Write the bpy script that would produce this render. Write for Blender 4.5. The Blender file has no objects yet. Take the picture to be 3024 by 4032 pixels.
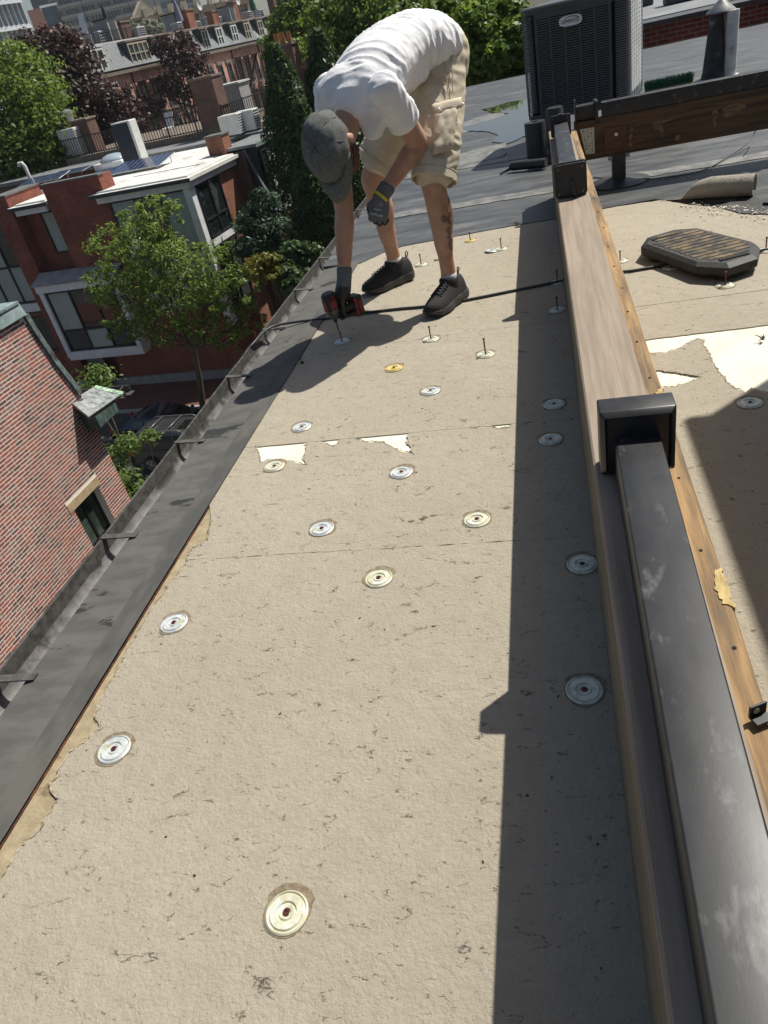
import bpy, bmesh, math, random
import numpy as np
from mathutils import Vector, Matrix, noise as mnoise
rng = random.Random(7)
nrng = np.random.default_rng(11)
scene = bpy.context.scene
COL = scene.collection

# ---------------------------------------------------------------- camera
F = 2850.0; PX, PY = 1512.0, 2016.0; EYE = 1.2
RM = np.array([[0.96739083, -0.06916181, -0.24366295],
               [0.15979479, -0.57974671, 0.79897395],
               [-0.19652128, -0.81185614, -0.54978995]])
cam_data = bpy.data.cameras.new('camera')
cam_data.sensor_fit = 'VERTICAL'
cam_data.sensor_height = 36.0
cam_data.lens = 36.0 * F / 4032.0
cam_data.clip_start = 0.02
cam_data.clip_end = 6000
cam = bpy.data.objects.new('camera', cam_data)
COL.objects.link(cam)
m = Matrix.Identity(4)
for i in range(3):
    m[i][0] = RM[i][0]; m[i][1] = -RM[i][1]; m[i][2] = -RM[i][2]
m.translation = (0, 0, EYE)
cam.matrix_world = m
scene.camera = cam

# ---------------------------------------------------------------- sky, sun, exposure
SUN = Vector((0.49, 0.48, 1.0)).normalized()
world = bpy.data.worlds.new('World'); scene.world = world
world.use_nodes = True
wn = world.node_tree.nodes; wl = world.node_tree.links
wn.clear()
wo = wn.new('ShaderNodeOutputWorld'); wb = wn.new('ShaderNodeBackground'); ws = wn.new('ShaderNodeTexSky')
ws.sky_type = 'NISHITA'; ws.sun_disc = False
ws.sun_elevation = math.asin(SUN.z); ws.sun_rotation = math.atan2(SUN.x, SUN.y)
ws.air_density = 1.0; ws.dust_density = 2.2; ws.ozone_density = 0.6
wb.inputs['Strength'].default_value = 0.06
wl.new(ws.outputs[0], wb.inputs[0]); wl.new(wb.outputs[0], wo.inputs[0])
sun_l = bpy.data.lights.new('sun', 'SUN'); sun_l.energy = 4.4; sun_l.angle = math.radians(0.53); sun_l.color = (1.0, 0.965, 0.88)
sun_o = bpy.data.objects.new('sun', sun_l); COL.objects.link(sun_o)
sun_o.rotation_euler = SUN.to_track_quat('Z', 'Y').to_euler(); sun_o.location = (20, 20, 60)
vs = scene.view_settings
vs.view_transform = 'Standard'; vs.look = 'None'; vs.gamma = 1.0; vs.use_curve_mapping = False; vs.exposure = 0.42
scene.render.engine = 'CYCLES'

# ---------------------------------------------------------------- pixel rays
def _ray(px, py):
    v = RM @ np.array([px - PX, py - PY, F]); return v / np.linalg.norm(v)
def P(px, py, axis, val):
    d = _ray(px, py); o = (0, 0, EYE)
    t = (val - o[axis]) / d[axis]
    return Vector((d[0] * t, d[1] * t, EYE + d[2] * t))
def PN(px, py, p0, nv):
    d = _ray(px, py); o = np.array([0, 0, EYE])
    t = np.dot(np.array(p0) - o, nv) / np.dot(d, nv)
    return Vector(o + t * d)
def PD(px, py, dist):
    d = _ray(px, py); return Vector((d[0] * dist, d[1] * dist, EYE + d[2] * dist))
def c4(x, y): return (1000 + x * .633, y * .633)
def c5(x, y): return (1900 + x * .6775, y * .6775)
def c6(x, y): return (2000 + x * .617, 600 + y * .617)
def c9(x, y): return (900 + x * .844, 800 + y * .844)

# ---------------------------------------------------------------- materials
MATS = {}
def _n(nt, t, **kw):
    nd = nt.nodes.new(t)
    for k, v in kw.items():
        if k in nd.inputs: nd.inputs[k].default_value = v
        else: setattr(nd, k, v)
    return nd
def L3(c): return (c[0], c[1], c[2], 1.0)
def mat(name, c1, c2=None, rough=0.7, scale=8.0, stretch=(1, 1, 1), bump=0.0, bscale=60.0, metal=0.0, spec=0.5, c3=None, lo=0.4, hi=0.6, c3lo=0.62, c3hi=0.68, c3scale=None, coat=0.0, detail=6, rv=0.1, bdist=0.01, rnd=0.0, coords='Object', trans=0.0, sub=0.0):
    if name in MATS: return MATS[name]
    mt = bpy.data.materials.new(name); mt.use_nodes = True; MATS[name] = mt
    nt = mt.node_tree; b = nt.nodes['Principled BSDF']; lk = nt.links.new
    b.inputs['Roughness'].default_value = rough; b.inputs['Metallic'].default_value = metal
    b.inputs['Specular IOR Level'].default_value = spec
    if coat: b.inputs['Coat Weight'].default_value = coat; b.inputs['Coat Roughness'].default_value = 0.06
    if trans: b.inputs['Transmission Weight'].default_value = trans
    if sub: b.inputs['Subsurface Weight'].default_value = sub; b.inputs['Subsurface Radius'].default_value = (0.01, 0.004, 0.002)
    tc = nt.nodes.new('ShaderNodeTexCoord'); mp = nt.nodes.new('ShaderNodeMapping'); mp.inputs['Scale'].default_value = stretch
    lk(tc.outputs[coords], mp.inputs['Vector'])
    out = None
    if c2 is None:
        b.inputs['Base Color'].default_value = L3(c1)
    else:
        ns = _n(nt, 'ShaderNodeTexNoise', Scale=scale, Detail=detail, Roughness=0.62); lk(mp.outputs[0], ns.inputs['Vector'])
        rp = nt.nodes.new('ShaderNodeValToRGB'); rp.color_ramp.elements[0].position = lo; rp.color_ramp.elements[1].position = hi
        rp.color_ramp.elements[0].color = L3(c1); rp.color_ramp.elements[1].color = L3(c2)
        lk(ns.outputs['Fac'], rp.inputs[0]); out = rp.outputs[0]
        if c3 is not None:
            n3 = _n(nt, 'ShaderNodeTexNoise', Scale=c3scale or scale * 0.37, Detail=7.0, Roughness=0.65); lk(mp.outputs[0], n3.inputs['Vector'])
            r3 = nt.nodes.new('ShaderNodeMapRange'); r3.inputs[1].default_value = c3lo; r3.inputs[2].default_value = c3hi; lk(n3.outputs['Fac'], r3.inputs[0])
            mx = nt.nodes.new('ShaderNodeMix'); mx.data_type = 'RGBA'; lk(r3.outputs[0], mx.inputs[0]); lk(out, mx.inputs[6]); mx.inputs[7].default_value = L3(c3); out = mx.outputs[2]
        if rnd:
            oi = nt.nodes.new('ShaderNodeObjectInfo'); hs = nt.nodes.new('ShaderNodeHueSaturation')
            mr = nt.nodes.new('ShaderNodeMapRange'); mr.inputs[3].default_value = 1 - rnd; mr.inputs[4].default_value = 1 + rnd
            lk(oi.outputs['Random'], mr.inputs[0]); lk(mr.outputs[0], hs.inputs['Value']); lk(out, hs.inputs['Color']); out = hs.outputs[0]
        lk(out, b.inputs['Base Color'])
        if rv:
            rr = nt.nodes.new('ShaderNodeMapRange'); rr.inputs[3].default_value = max(0.02, rough - rv); rr.inputs[4].default_value = min(1, rough + rv)
            lk(ns.outputs['Fac'], rr.inputs[0]); lk(rr.outputs[0], b.inputs['Roughness'])
    if bump:
        nb = _n(nt, 'ShaderNodeTexNoise', Scale=bscale, Detail=5.0, Roughness=0.6); lk(mp.outputs[0], nb.inputs['Vector'])
        bp = nt.nodes.new('ShaderNodeBump'); bp.inputs['Strength'].default_value = bump; bp.inputs['Distance'].default_value = bdist
        lk(nb.outputs['Fac'], bp.inputs['Height']); lk(bp.outputs[0], b.inputs['Normal'])
    return mt
def wall_uv(nt):
    """u along the wall, v = height, for any upright face"""
    lk = nt.links.new
    g = nt.nodes.new('ShaderNodeNewGeometry'); cr = nt.nodes.new('ShaderNodeVectorMath'); cr.operation = 'CROSS_PRODUCT'
    cr.inputs[0].default_value = (0, 0, 1); lk(g.outputs['True Normal'], cr.inputs[1])
    nm = nt.nodes.new('ShaderNodeVectorMath'); nm.operation = 'NORMALIZE'; lk(cr.outputs[0], nm.inputs[0])
    dt = nt.nodes.new('ShaderNodeVectorMath'); dt.operation = 'DOT_PRODUCT'; lk(g.outputs['Position'], dt.inputs[0]); lk(nm.outputs[0], dt.inputs[1])
    sp = nt.nodes.new('ShaderNodeSeparateXYZ'); lk(g.outputs['Position'], sp.inputs[0])
    cb = nt.nodes.new('ShaderNodeCombineXYZ'); lk(dt.outputs['Value'], cb.inputs[0]); lk(sp.outputs[2], cb.inputs[1])
    return cb.outputs[0], g
def brick_mat(name, a, b_, mortar, bw=0.21, rh=0.072, ms=0.008, bump=0.4, soot=None):
    if name in MATS: return MATS[name]
    mt = bpy.data.materials.new(name); mt.use_nodes = True; MATS[name] = mt
    nt = mt.node_tree; b = nt.nodes['Principled BSDF']; lk = nt.links.new
    b.inputs['Roughness'].default_value = 0.9; b.inputs['Specular IOR Level'].default_value = 0.2
    uv, g = wall_uv(nt)
    br = _n(nt, 'ShaderNodeTexBrick', **{'Scale': 1.0, 'Brick Width': bw, 'Row Height': rh, 'Mortar Size': ms, 'Mortar Smooth': 0.1, 'Bias': 0.0})
    br.inputs['Color1'].default_value = L3(a); br.inputs['Color2'].default_value = L3(b_); br.inputs['Mortar'].default_value = L3(mortar)
    lk(uv, br.inputs['Vector'])
    ns = _n(nt, 'ShaderNodeTexNoise', Scale=0.9, Detail=8.0, Roughness=0.7); lk(g.outputs['Position'], ns.inputs['Vector'])
    hs = nt.nodes.new('ShaderNodeHueSaturation'); mr = nt.nodes.new('ShaderNodeMapRange'); mr.inputs[1].default_value = .3; mr.inputs[2].default_value = .7; mr.inputs[3].default_value = 0.7; mr.inputs[4].default_value = 1.25
    lk(ns.outputs['Fac'], mr.inputs[0]); lk(mr.outputs[0], hs.inputs['Value']); lk(br.outputs['Color'], hs.inputs['Color']); lk(hs.outputs[0], b.inputs['Base Color'])
    bp = nt.nodes.new('ShaderNodeBump'); bp.inputs['Strength'].default_value = bump; bp.inputs['Distance'].default_value = 0.01; bp.invert = True
    lk(br.outputs['Fac'], bp.inputs['Height']); lk(bp.outputs[0], b.inputs['Normal'])
    return mt
def glass_mat(name, tint=(0.02, 0.025, 0.03), rough=0.04, spec=0.9):
    return mat(name, tint, rough=rough, spec=spec)

# ---------------------------------------------------------------- mesh builder
def frame_from(d, up=(0, 0, 1)):
    z = Vector(d).normalized(); u = Vector(up)
    if abs(z.dot(u)) > .98: u = Vector((0, 1, 0)) if abs(z.y) < .9 else Vector((1, 0, 0))
    x = u.cross(z).normalized(); y = z.cross(x)
    return x, y, z
class MB:
    def __init__(s): s.v = []; s.f = []; s.mi = []; s.cur = 0
    def add(s, vs, fs):
        o = len(s.v); s.v += [tuple(p) for p in vs]; s.f += [tuple(i + o for i in f) for f in fs]; s.mi += [s.cur] * len(fs); return s
    def box(s, c, size, M=None, bev=0.0):
        hx, hy, hz = size[0] / 2, size[1] / 2, size[2] / 2
        M = M or Matrix.Identity(3); c = Vector(c)
        if bev > 0:
            b = min(bev, hx * .9, hy * .9, hz * .9)
            pts = []; idx = {}
            for sx in (-1, 1):
                for sy in (-1, 1):
                    for sz in (-1, 1):
                        for ax in range(3):
                            q = [sx * hx, sy * hy, sz * hz]
                            for k in range(3):
                                if k != ax: q[k] -= (sx, sy, sz)[k] * b
                            idx[(sx, sy, sz, ax)] = len(pts); pts.append(c + M @ Vector(q))
            fs = []
            I = lambda a, b_, c_, ax: idx[(a, b_, c_, ax)]
            for sx in (-1, 1):
                f = [I(sx, -1, -1, 0), I(sx, 1, -1, 0), I(sx, 1, 1, 0), I(sx, -1, 1, 0)]; fs.append(f if sx > 0 else f[::-1])
            for sy in (-1, 1):
                f = [I(-1, sy, -1, 1), I(-1, sy, 1, 1), I(1, sy, 1, 1), I(1, sy, -1, 1)]; fs.append(f if sy > 0 else f[::-1])
            for sz in (-1, 1):
                f = [I(-1, -1, sz, 2), I(1, -1, sz, 2), I(1, 1, sz, 2), I(-1, 1, sz, 2)]; fs.append(f if sz > 0 else f[::-1])
            for a in (-1, 1):
                for b2 in (-1, 1):
                    fs.append([I(a, b2, -1, 0), I(a, b2, 1, 0), I(a, b2, 1, 1), I(a, b2, -1, 1)][::(1 if a * b2 < 0 else -1)])
                    fs.append([I(a, -1, b2, 0), I(a, 1, b2, 0), I(a, 1, b2, 2), I(a, -1, b2, 2)][::(1 if a * b2 > 0 else -1)])
                    fs.append([I(-1, a, b2, 1), I(1, a, b2, 1), I(1, a, b2, 2), I(-1, a, b2, 2)][::(1 if a * b2 < 0 else -1)])
            for sx in (-1, 1):
                for sy in (-1, 1):
                    for sz in (-1, 1):
                        f = [I(sx, sy, sz, 0), I(sx, sy, sz, 1), I(sx, sy, sz, 2)]; fs.append(f if sx * sy * sz > 0 else f[::-1])
            return s.add(pts, fs)
        pts = [c + M @ Vector((x * hx, y * hy, z * hz)) for x in (-1, 1) for y in (-1, 1) for z in (-1, 1)]
        return s.add(pts, [(0, 1, 3, 2), (4, 6, 7, 5), (0, 4, 5, 1), (2, 3, 7, 6), (0, 2, 6, 4), (1, 5, 7, 3)])
    def bar(s, p, q, w, h, up=(0, 0, 1), bev=0.0):
        p = Vector(p); q = Vector(q); x, y, z = frame_from(q - p, up)
        M = Matrix((x, y, z)).transposed()
        return s.box((p + q) / 2, (w, h, (q - p).length), M, bev)
    def prism(s, outl, z0, z1):
        """outl: list of (x,y) counter-clockwise"""
        n = len(outl); a = sum(outl[i][0] * outl[(i + 1) % n][1] - outl[(i + 1) % n][0] * outl[i][1] for i in range(n))
        if a < 0: outl = outl[::-1]
        vs = [(p[0], p[1], z1) for p in outl] + [(p[0], p[1], z0) for p in outl]
        fs = [tuple(range(n)), tuple(range(2 * n - 1, n - 1, -1))] + [(i, i + n, (i + 1) % n + n, (i + 1) % n) for i in range(n)]
        return s.add(vs, fs)
    def slab(s, pts, thick):
        """polygon of 3d points extruded along its normal"""
        pts = [Vector(p) for p in pts]; n = len(pts); nv = Vector((0, 0, 0))
        for i in range(n): nv += pts[i].cross(pts[(i + 1) % n])
        nv.normalize()
        vs = pts + [p - nv * thick for p in pts]
        fs = [tuple(range(n)), tuple(range(2 * n - 1, n - 1, -1))] + [(i, i + n, (i + 1) % n + n, (i + 1) % n) for i in range(n)]
        return s.add(vs, fs)
    def rings(s, rs, cap=True, closed=True):
        """list of equally long rings of points"""
        k = len(rs[0]); vs = [p for r in rs for p in r]; fs = []
        for i in range(len(rs) - 1):
            for j in range(k if closed else k - 1):
                fs.append((i * k + j, i * k + (j + 1) % k, (i + 1) * k + (j + 1) % k, (i + 1) * k + j))
        if cap: fs.append(tuple(range(k))[::-1]); fs.append(tuple((len(rs) - 1) * k + j for j in range(k)))
        return s.add(vs, fs)
    def tube(s, pts, r, n=8, cap=True):
        pts = [Vector(p) for p in pts]; rs = []; rr = r if isinstance(r, (list, tuple)) else [r] * len(pts)
        pu = None
        for i, p in enumerate(pts):
            d = (pts[min(i + 1, len(pts) - 1)] - pts[max(i - 1, 0)])
            if d.length < 1e-9: d = Vector((0, 0, 1))
            d.normalize()
            if pu is None: x, y, _ = frame_from(d)
            else:
                x = (pu - d * pu.dot(d)).normalized(); y = d.cross(x)
            pu = x
            rs.append([p + (x * math.cos(2 * math.pi * k / n) + y * math.sin(2 * math.pi * k / n)) * rr[i] for k in range(n)])
        return s.rings(rs, cap)
    def cyl(s, p, q, r, n=16, r2=None): return s.tube([p, q], [r, r if r2 is None else r2], n)
    def lathe(s, prof, c=(0, 0, 0), n=24, M=None):
        M = M or Matrix.Identity(3); c = Vector(c)
        rs = [[c + M @ Vector((r * math.cos(2 * math.pi * k / n), r * math.sin(2 * math.pi * k / n), z)) for k in range(n)] for r, z in prof]
        return s.rings(rs)
    def quad(s, a, b, c, d): return s.add([a, b, c, d], [(0, 1, 2, 3)])
    def mesh(s, name, mats=None, smooth=False, fix=True):
        me = bpy.data.meshes.new(name); me.from_pydata(s.v, [], s.f); me.validate()
        if mats:
            for q in (mats if isinstance(mats, (list, tuple)) else [mats]): me.materials.append(q)
        if any(s.mi) and len(s.mi) == len(me.polygons): me.polygons.foreach_set('material_index', s.mi)
        if fix:
            bm = bmesh.new(); bm.from_mesh(me); bmesh.ops.recalc_face_normals(bm, faces=bm.faces); bm.to_mesh(me); bm.free()
        if smooth is True: me.polygons.foreach_set('use_smooth', [True] * len(me.polygons))
        elif smooth: me.set_sharp_from_angle(angle=math.radians(smooth)) if False else smooth_angle(me, smooth)
        me.update(); return me
    def build(s, name, mats, parent=None, smooth=False, local=False, fix=True):
        return link(name, s.mesh(name, mats, smooth, fix), parent, local)
def smooth_angle(me, deg):
    me.polygons.foreach_set('use_smooth', [True] * len(me.polygons))
    me.set_sharp_from_angle(angle=math.radians(deg))
def link(name, data, parent=None, local=False):
    o = bpy.data.objects.new(name, data); COL.objects.link(o)
    if parent is not None:
        o.parent = parent
        if not local: o.matrix_parent_inverse = (Matrix.Translation(parent['_w']) if '_w' in parent else PW(parent)).inverted()
    return o
def PW(o):
    M = o.matrix_basis.copy()
    if o.parent is not None: M = PW(o.parent) @ o.matrix_parent_inverse @ M
    return M
def tag(o, label, cat, group=None, kind=None):
    if label: o['label'] = label
    if cat: o['category'] = cat
    if group: o['group'] = group
    if kind: o['kind'] = kind
    return o
def thing(name, label, cat, loc=(0, 0, 0), rotz=0.0, group=None):
    o = bpy.data.objects.new(name, None); COL.objects.link(o); o.location = loc; o.rotation_euler = (0, 0, rotz); o.empty_display_size = 0.1
    return tag(o, label, cat, group)
def struct(o): o['kind'] = 'structure'; return o
def stuff(o): o['kind'] = 'stuff'; return o
def copy_tree(o, parent=None):
    c = o.copy(); COL.objects.link(c); c.parent = parent
    for ch in list(o.children): copy_tree(ch, c)
    return c
def jag(pts, step, amp, closed=False):
    """subdivide a polyline and jitter it into a torn edge"""
    out = []; n = len(pts)
    for i in range(n if closed else n - 1):
        a = Vector(pts[i]); b = Vector(pts[(i + 1) % n]); k = max(1, int((b - a).length / step))
        for j in range(k):
            q = a.lerp(b, j / k)
            if j or closed: q = q + Vector([rng.uniform(-amp, amp) for _ in range(len(q))])
            out.append(q)
    if not closed: out.append(Vector(pts[-1]))
    return out
# ================================================================ our roof
def board_mat(name, tan1, tan2, white=False):
    if name in MATS: return MATS[name]
    mt = bpy.data.materials.new(name); mt.use_nodes = True; MATS[name] = mt
    nt = mt.node_tree; b = nt.nodes['Principled BSDF']; lk = nt.links.new
    b.inputs['Roughness'].default_value = 0.85; b.inputs['Specular IOR Level'].default_value = 0.28
    tc = nt.nodes.new('ShaderNodeTexCoord'); co = tc.outputs['Object']
    def N(sc, de=6, ro=.6, src=None, dist=0):
        q = _n(nt, 'ShaderNodeTexNoise', Scale=sc, Detail=de, Roughness=ro, Distortion=dist); lk(src or co, q.inputs['Vector']); return q.outputs['Fac']
    def MRg(i, a, b_, c=0., d=1.):
        q = nt.nodes.new('ShaderNodeMapRange'); q.inputs[1].default_value = a; q.inputs[2].default_value = b_; q.inputs[3].default_value = c; q.inputs[4].default_value = d; lk(i, q.inputs[0]); return q.outputs[0]
    def MT(op, a, b_):
        q = nt.nodes.new('ShaderNodeMath'); q.operation = op
        for i, x in enumerate((a, b_)):
            if x is None: continue
            if isinstance(x, (int, float)): q.inputs[i].default_value = x
            else: lk(x, q.inputs[i])
        return q.outputs[0]
    def MX(f, a, b_, bt='MIX'):
        q = nt.nodes.new('ShaderNodeMix'); q.data_type = 'RGBA'; q.blend_type = bt
        (lk(f, q.inputs[0]) if not isinstance(f, float) else setattr(q.inputs[0], 'default_value', f))
        for i, x in ((6, a), (7, b_)):
            if isinstance(x, tuple): q.inputs[i].default_value = L3(x)
            else: lk(x, q.inputs[i])
        return q.outputs[2]
    big = MRg(N(1.3, 5), .35, .65); fine = MRg(N(170, 4, .7), .3, .7); mid = MRg(N(14, 5, .6), .35, .68)
    col = MX(big, tan1, tan2)
    col = MX(MT('MULTIPLY', MRg(N(48, 4, .65), .45, .7), .25), col, tuple(c * .68 for c in tan1))
    col = MX(MT('MULTIPLY', mid, .35), col, tuple(c * .8 for c in tan1))
    col = MX(MT('MULTIPLY', fine, .3), col, tuple(c * .66 for c in tan1))
    # thin hairline cracks running mostly across the board, in scattered groups
    mp = nt.nodes.new('ShaderNodeMapping'); mp.inputs['Scale'].default_value = (.62, 1.25, 1); mp.inputs['Rotation'].default_value = (0, 0, math.radians(-14)); lk(co, mp.inputs['Vector'])
    def crack(sc, w, msc, mlo, mhi):
        wv = nt.nodes.new('ShaderNodeVectorMath'); wv.operation = 'MULTIPLY_ADD'; nz = _n(nt, 'ShaderNodeTexNoise', Scale=sc * 1.6, Detail=5.0, Roughness=.7); lk(mp.outputs[0], nz.inputs['Vector'])
        lk(nz.outputs['Color'], wv.inputs[0]); wv.inputs[1].default_value = (1.1 / sc, 1.1 / sc, 0); lk(mp.outputs[0], wv.inputs[2])
        vo = _n(nt, 'ShaderNodeTexVoronoi', Scale=sc); vo.feature = 'DISTANCE_TO_EDGE'; lk(wv.outputs[0], vo.inputs['Vector'])
        line = MRg(vo.outputs['Distance'], 0., w, 1., 0.)
        msk = MRg(N(msc, 4, .7, mp.outputs[0]), mlo, mhi)
        return MT('MULTIPLY', line, msk)
    cr = MT('MAXIMUM', crack(10., .020, 21., .555, .595), crack(27., .038, 40., .575, .62))
    
    pit = MRg(N(95, 2, .5), .76, .80)
    pit = MT('MAXIMUM', pit, MRg(N(300, 2, .5), .71, .76, 0, .6))
    col = MX(MT('MULTIPLY', cr, .95), col, (.035, .028, .02))
    col = MX(MT('MULTIPLY', pit, .7), col, (.05, .04, .03))
    lk(col, b.inputs['Base Color'])
    h = MT('ADD', MT('MULTIPLY', N(120, 6, .7), .8), MT('MULTIPLY', N(26, 5, .65), 1.1))
    
    bp = nt.nodes.new('ShaderNodeBump'); bp.inputs['Strength'].default_value = 1.0; bp.inputs['Distance'].default_value = .0055
    lk(h, bp.inputs['Height']); lk(bp.outputs[0], b.inputs['Normal'])
    return mt
M_board = board_mat('cover_board_facer', (.38, .333, .258), (.43, .380, .298))
M_core = mat('insulation_foam', (.27, .215, .13), (.37, .30, .19), rough=.95, scale=26, bump=.6, bscale=150, bdist=.004, c3=(.17, .12, .07), c3lo=.55, c3hi=.66, c3scale=13)
M_white = mat('fresh_foam', (.66, .64, .51), (.73, .71, .59), rough=.85, scale=5, bump=.25, bscale=70, bdist=.002)
M_rust = mat('rusty_edge', (.045, .022, .014), (.15, .055, .025), rough=.9, scale=30, bump=.5, bscale=200, bdist=.003)
M_flash = mat('weathered_edge_membrane', (.088, .086, .078), (.12, .117, .106), rough=.8, scale=14, stretch=(.5, 1.3, 1), c3=(.035, .035, .034), c3lo=.585, c3hi=.60, c3scale=3.6, spec=.2, bump=.12, bscale=90, bdist=.002, rv=.12)
M_flash2 = mat('blue_grey_membrane', (.066, .066, .062), (.105, .10, .088), rough=.75, spec=.25, scale=9, stretch=(1, .5, 1), bump=.15, bscale=60, bdist=.002, rv=.15)
M_memb = mat('dark_rubber_membrane', (.045, .048, .052), (.085, .088, .088), spec=.35, rough=.5, scale=5, stretch=(.45, 1.5, 1), c3=(.165, .16, .148), c3lo=.54, c3hi=.70, c3scale=3, bump=.6, bscale=5, bdist=.012, rv=.15)
M_patch = mat('membrane_patch', (.10, .10, .095), (.19, .185, .17), rough=.6, scale=9, bump=.2, bscale=30, bdist=.005)
M_gutter = mat('painted_gutter', (.10, .096, .095), (.16, .15, .145), rough=.65, scale=20, c3=(.025, .023, .02), c3lo=.48, c3hi=.60, c3scale=7, bump=.4, bscale=60, bdist=.004)
M_gdark = mat('gutter_lip', (.045, .043, .04), (.09, .085, .075), rough=.6, scale=30, bump=.5, bscale=90, bdist=.003)
M_brown_brick = brick_mat('shared_wall_brick', (.20, .07, .045), (.13, .045, .03), (.30, .27, .23))

bld = thing('roof_building', 'flat roofed building under repair, tan cover boards screwed down over its roof', 'building', (0, 5, -12))
# body and substrate
MB().box((2.6, 6.0, -6.06), (8.0, 17.1, 11.88)).build('wall', M_brown_brick, bld)
sub = MB().box((2.6, 6.0, -.07), (7.9, 17.0, .12)).build('roof_deck', M_memb, bld)
EX = -1.157
def XY(p): return (p.x, p.y)
def roofpt(px, py): q = P(px, py, 2, 0.0); return (q.x, q.y)
# insulation core under the facers (top 4 mm below the facer face)
MB().prism([(EX, -.4), (.16, -.4), (.16, 1.95), (EX, 1.95)], -.03, -.0045).build('insulation_core', M_core, bld)
MB().prism([(EX, 1.952), (.16, 1.952), (.16, 3.0), (EX, 3.0)], -.03, -.0045).build('insulation_core', M_white, bld)
MB().prism([(EX, 3.002), (.16, 3.002), (.16, 4.79), (EX, 4.79)], -.03, -.0045).build('insulation_core', M_core, bld)
MB().prism([(.162, -.4), (3.2, -.4), (3.2, 3.6), (.162, 3.6)], -.03, -.0045).build('insulation_core', M_white, bld)
# ---- facer, near left board (torn along the flashing)
def c8(x, y): return (x * .678, 2000 + y * .678)
torn = [c8(*p) for p in [(1225, 65), (1210, 185), (1110, 230), (1075, 330), (990, 430), (930, 520), (890, 560), (760, 790), (712, 890), (610, 1060), (552, 1190), (572, 1280), (520, 1330), (400, 1420), (330, 1560), (288, 1612), (342, 1690), (215, 1880), (100, 1990), (20, 2130), (-60, 2230), (-300, 2500)]]
tp = jag([roofpt(*p) for p in torn], .012, .004)
s1 = 1.564; s2l, s2r = 2.235, 2.215; s3l, s3r = 3.085, 3.12
i1 = min(range(len(tp)), key=lambda i: abs(tp[i][1] - s1))
def seamline(x0, x1, y0, y1, amp=.0022, step=.018): return [(q[0], q[1]) for q in jag([(x0, y0), (x1, y1)], step, amp)]
GAP = .0009
near = [(p[0], p[1]) for p in tp if p[1] < s1 - GAP]
o1 = seamline(near[0][0], .158, s1 - GAP, s1 - GAP) + [(.158, -.4), (-1.0, -.4)] + near[::-1]
MB().prism(o1, -.0045, 0).build('cover_board', M_board, bld)
# ---- second board: bites along its far seam showing white foam, torn left edge
bites = [[(125, 1130), (140, 1165), (150, 1210), (190, 1195), (245, 1200), (300, 1206), (367, 1222), (350, 1185), (362, 1150), (362, 1117)],
         [(430, 1110), (462, 1124), (495, 1135), (512, 1118), (516, 1104)],
         [(590, 1099), (640, 1113), (720, 1115), (790, 1150), (867, 1172), (850, 1140), (835, 1118), (838, 1078)],
         [(1122, 1046), (1135, 1050), (1160, 1050), (1168, 1042)], [(1196, 1041), (1206, 1042), (1232, 1040)], [(1230, 1044), (1262, 1052), (1310, 1045), (1318, 1034)], [(1376, 1030), (1400, 1040), (1424, 1028)], [(1590, 1012), (1605, 1012), (1618, 1006)]]
def sy2(x): return s2l + (s2r - s2l) * (x + 1.12) / 1.28
edge = [(EX + .001, sy2(EX) - GAP)]
for bt in bites:
    bp_ = jag([roofpt(*c9(*p)) for p in bt], .02, .004)
    edge += [(bp_[0][0], sy2(bp_[0][0]) - GAP)] + [(q[0], min(q[1], sy2(q[0]) - GAP - .002)) for q in bp_[1:-1]] + [(bp_[-1][0], sy2(bp_[-1][0]) - GAP)]
edge += [(.158, sy2(.158) - GAP)]
up = [(p[0], p[1]) for p in tp if p[1] > s1 + GAP and p[1] < 1.80]
o2 = [(EX + .001, 1.86)] + edge + seamline(.158, up[-1][0], s1 + GAP, s1 + GAP) + up[::-1]
MB().prism(o2, -.0045, 0).build('cover_board', M_board, bld)
# ragged paper fibres along the torn edges
M_fib = mat('torn_paper_fibre', (.26, .21, .14), (.42, .36, .26), rough=.95, scale=90)
def fibres(polys, name='torn_fibre'):
    s = MB()
    for pl_ in polys:
        pl_ = jag([(p[0], p[1]) for p in pl_], .006, .0022); a = []; b2 = []
        for i, p in enumerate(pl_):
            q = pl_[min(i + 1, len(pl_) - 1)] - pl_[max(i - 1, 0)]; nn = Vector((-q[1], q[0])); nn = nn.normalized() if nn.length > 1e-9 else Vector((0, 1))
            w = rng.uniform(.0008, .0065); a.append((p[0] - nn.x * .001, p[1] - nn.y * .001, .0012)); b2.append((p[0] + nn.x * w * rng.choice((1, 1, -1)), p[1] + nn.y * w, rng.uniform(.0006, .0042)))
        s.rings([a, b2], cap=False, closed=False)
    return stuff(s.build(name, M_fib, bld, fix=False))
fibres([[roofpt(*c9(*p)) for p in bt] for bt in bites] + [[(p[0], p[1]) for p in tp if p[1] > .4]])
# ---- third and fourth boards
o3 = seamline(EX + .001, .158, s3l - .001, s3r - .001) + seamline(.158, EX + .001, sy2(.158) + .001, sy2(EX) + .001, .001)
MB().prism(o3, -.0045, 0).build('cover_board', M_board, bld)
o4 = seamline(EX + .001, .158, s3l + .001, s3r + .001) + jag([(.158, 4.79), (-.2, 4.80), (-.9, 4.74), (-1.02, 4.66), (EX + .001, 4.50)], .05, .004)
MB().prism([(p[0], p[1]) for p in o4], -.0045, 0).build('cover_board', M_board, bld)
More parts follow.
